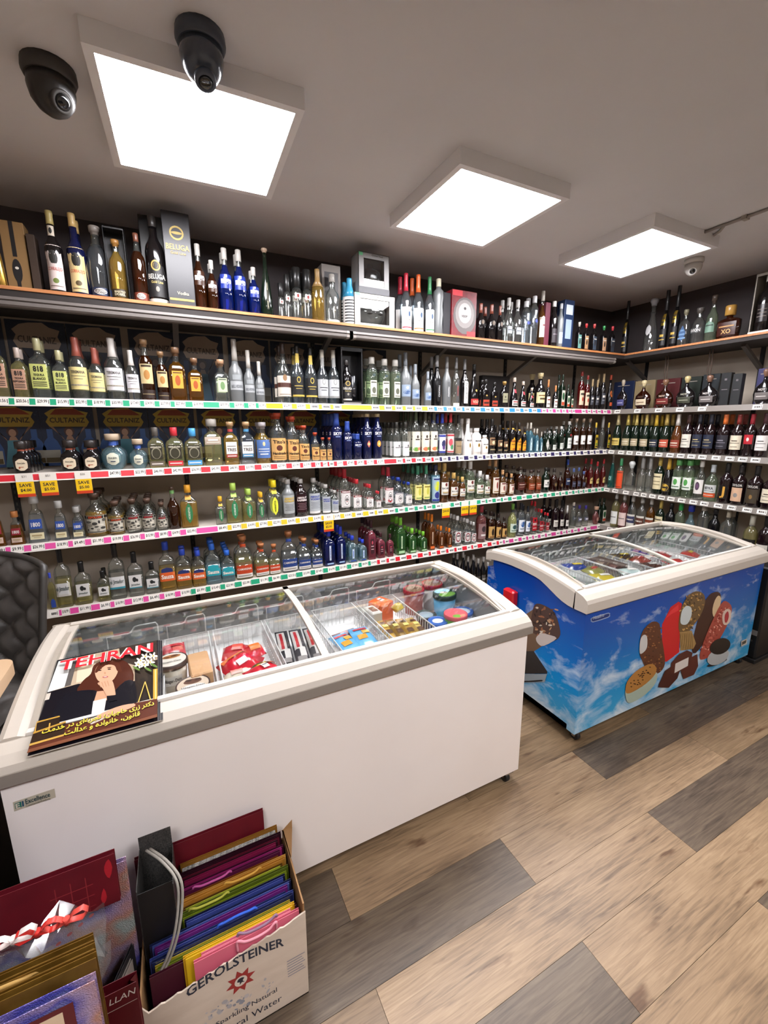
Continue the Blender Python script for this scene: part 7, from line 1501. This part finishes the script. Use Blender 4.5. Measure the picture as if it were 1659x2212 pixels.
def skull_glass(o, w, h, m):
    mb = MB().lathe([(.1*h, .16*w, .14*w, 2.4), (.2*h, .26*w, .2*w, 2.4), (.36*h, .30*w, .24*w, 2.2), (.48*h, .33*w, .26*w, 2), (.6*h, .30*w, .24*w, 2), (.68*h, .18*w, .15*w, 2), (.7*h, .08*w), (.8*h, .08*w)], m, 20, (0, .06)); mb.build('glass_bottle', o)
    for sx in (-1, 1): MB().lathe([(-.02*h, .01*w), (0, .07*w), (.02*h, .01*w)], paint('#1a1a1c', .3), 12, (sx*.13*w, .06-.2*w)).map(lambda p: Vector((p.x, p.y, p.z+.40*h))).build('eye_hollow', o)
skull_glass(o1, w, h, GLS['clear']())
o2, w2, h2 = gbox('t', 775, 841, 548, .12, paint('#8f8d8c', .45), 'grey windowed box with black head-shaped bottle, upper of two', [(.1, .94, 'Crystal Head', .06, '#3a3836'), (-.42, .95, .06, .04, '#6ac08a'), (0, .08, .5, .08, '#3a3a40')], .004, (.66, .2, .86), zoff=h+.001)
skull_glass(o2, w2, h2, GLS['black']())
gbox('t', 957, 972, 632, .10, paint('#1c1a20', .5), 'narrow black box beside the red cognac box', (), .01)
gbox('t', 975, 1027, 628, .09, noisy('#5c1018', '#7c1c24', 25., .4), 'red box with grey burst lettered VSOP', [(.02, .46, .47, (.40,), '#5f5857'), (.02, .50, .38, (.31,), '#837d7b'), (.02, .52, .26, (.22,), '#a8a4a2'), (.02, .62, .05, (.03,), '#3a3434'), (0, .45, 'VSOP', .05, '#3a3434'), (.3, .07, .18, .06, '#b02a30'), (-.3, .93, .2, .06, '#b9343c')])
gbox('t', 1174, 1184, 653, .08, paint('#5a2030', .45), 'narrow wine-red box on the top shelf', ())
gbox('t', 1214, 1234, 648, .08, paint('#2a3a5a', .3, .3), 'blue metallic box near the corner on the top shelf', [(0, .4, .3, .2, '#8a9ab0'), (0, .8, .35, .1, '#b9c4d0')])
gbox('1', 738, 785, 750, .10, DK, 'black open box with bottle and shaker on the upper shelf', [(0, .03, .4, .012, '#8a8680')], 0, (.86, .07, .93))
o3, w3, h3 = gbox('1', 1040, 1098, 812, .05, paint('#1a1718', .4), 'flat black box lying behind the short dark flasks', (), .16)
bb = [q for q in bpy.data.objects if q.get('label', '').startswith('black open box')][0]
inset_bottle(bb, .11, .30, 'bel', .9, .02, -.2, .05)
MB().lathe([(.03, .022), (.12, .024), (.13, .02), (.19, .021), (.2, .012)], paint('#55565a', .15, .9), 16, (.028, .05)).build('shaker', bb)
for p0, p1, top, c, lab in ((1321, 1364, 824, '#1a2440', 'dark navy box behind the violet-labelled decanter'), (1366, 1409, 822, '#8a7a5a', 'tan box behind the cream-labelled decanter'), (1412, 1462, 818, '#4a1a1c', 'maroon box behind the reddish decanter'), (1465, 1507, 814, '#1c241e', 'dark green box behind the olive decanter'), (1510, 1546, 808, '#20262a', 'slate box behind the black decanter'),
                        (1549, 1570, 805, '#1b1d1f', 'tall narrow black box right of the black decanter'), (1574, 1594, 807, '#202224', 'second narrow black box right of the decanters'), (1626, 1657, 795, '#2c2a5a', 'violet box behind the decanter at the right edge')):
    gbox('r1', p0, p1, top, .05, paint(c, .4), lab, [(0, .5, .3, .012, '#6a6468'), (0, .8, .12, .03, '#6a6468')] if 'narrow' in lab else [(0, .85, .3, .012, '#8a8078')], .17 if 'narrow' not in lab else .06)
gbox('rt', 1614, 1662, 586, .13, paint('#8f877c', .5), 'open pale display box around the dark bottle at the right', [(0, .02, .5, .02, '#d9d4ca')], .002, (.84, .045, .95))
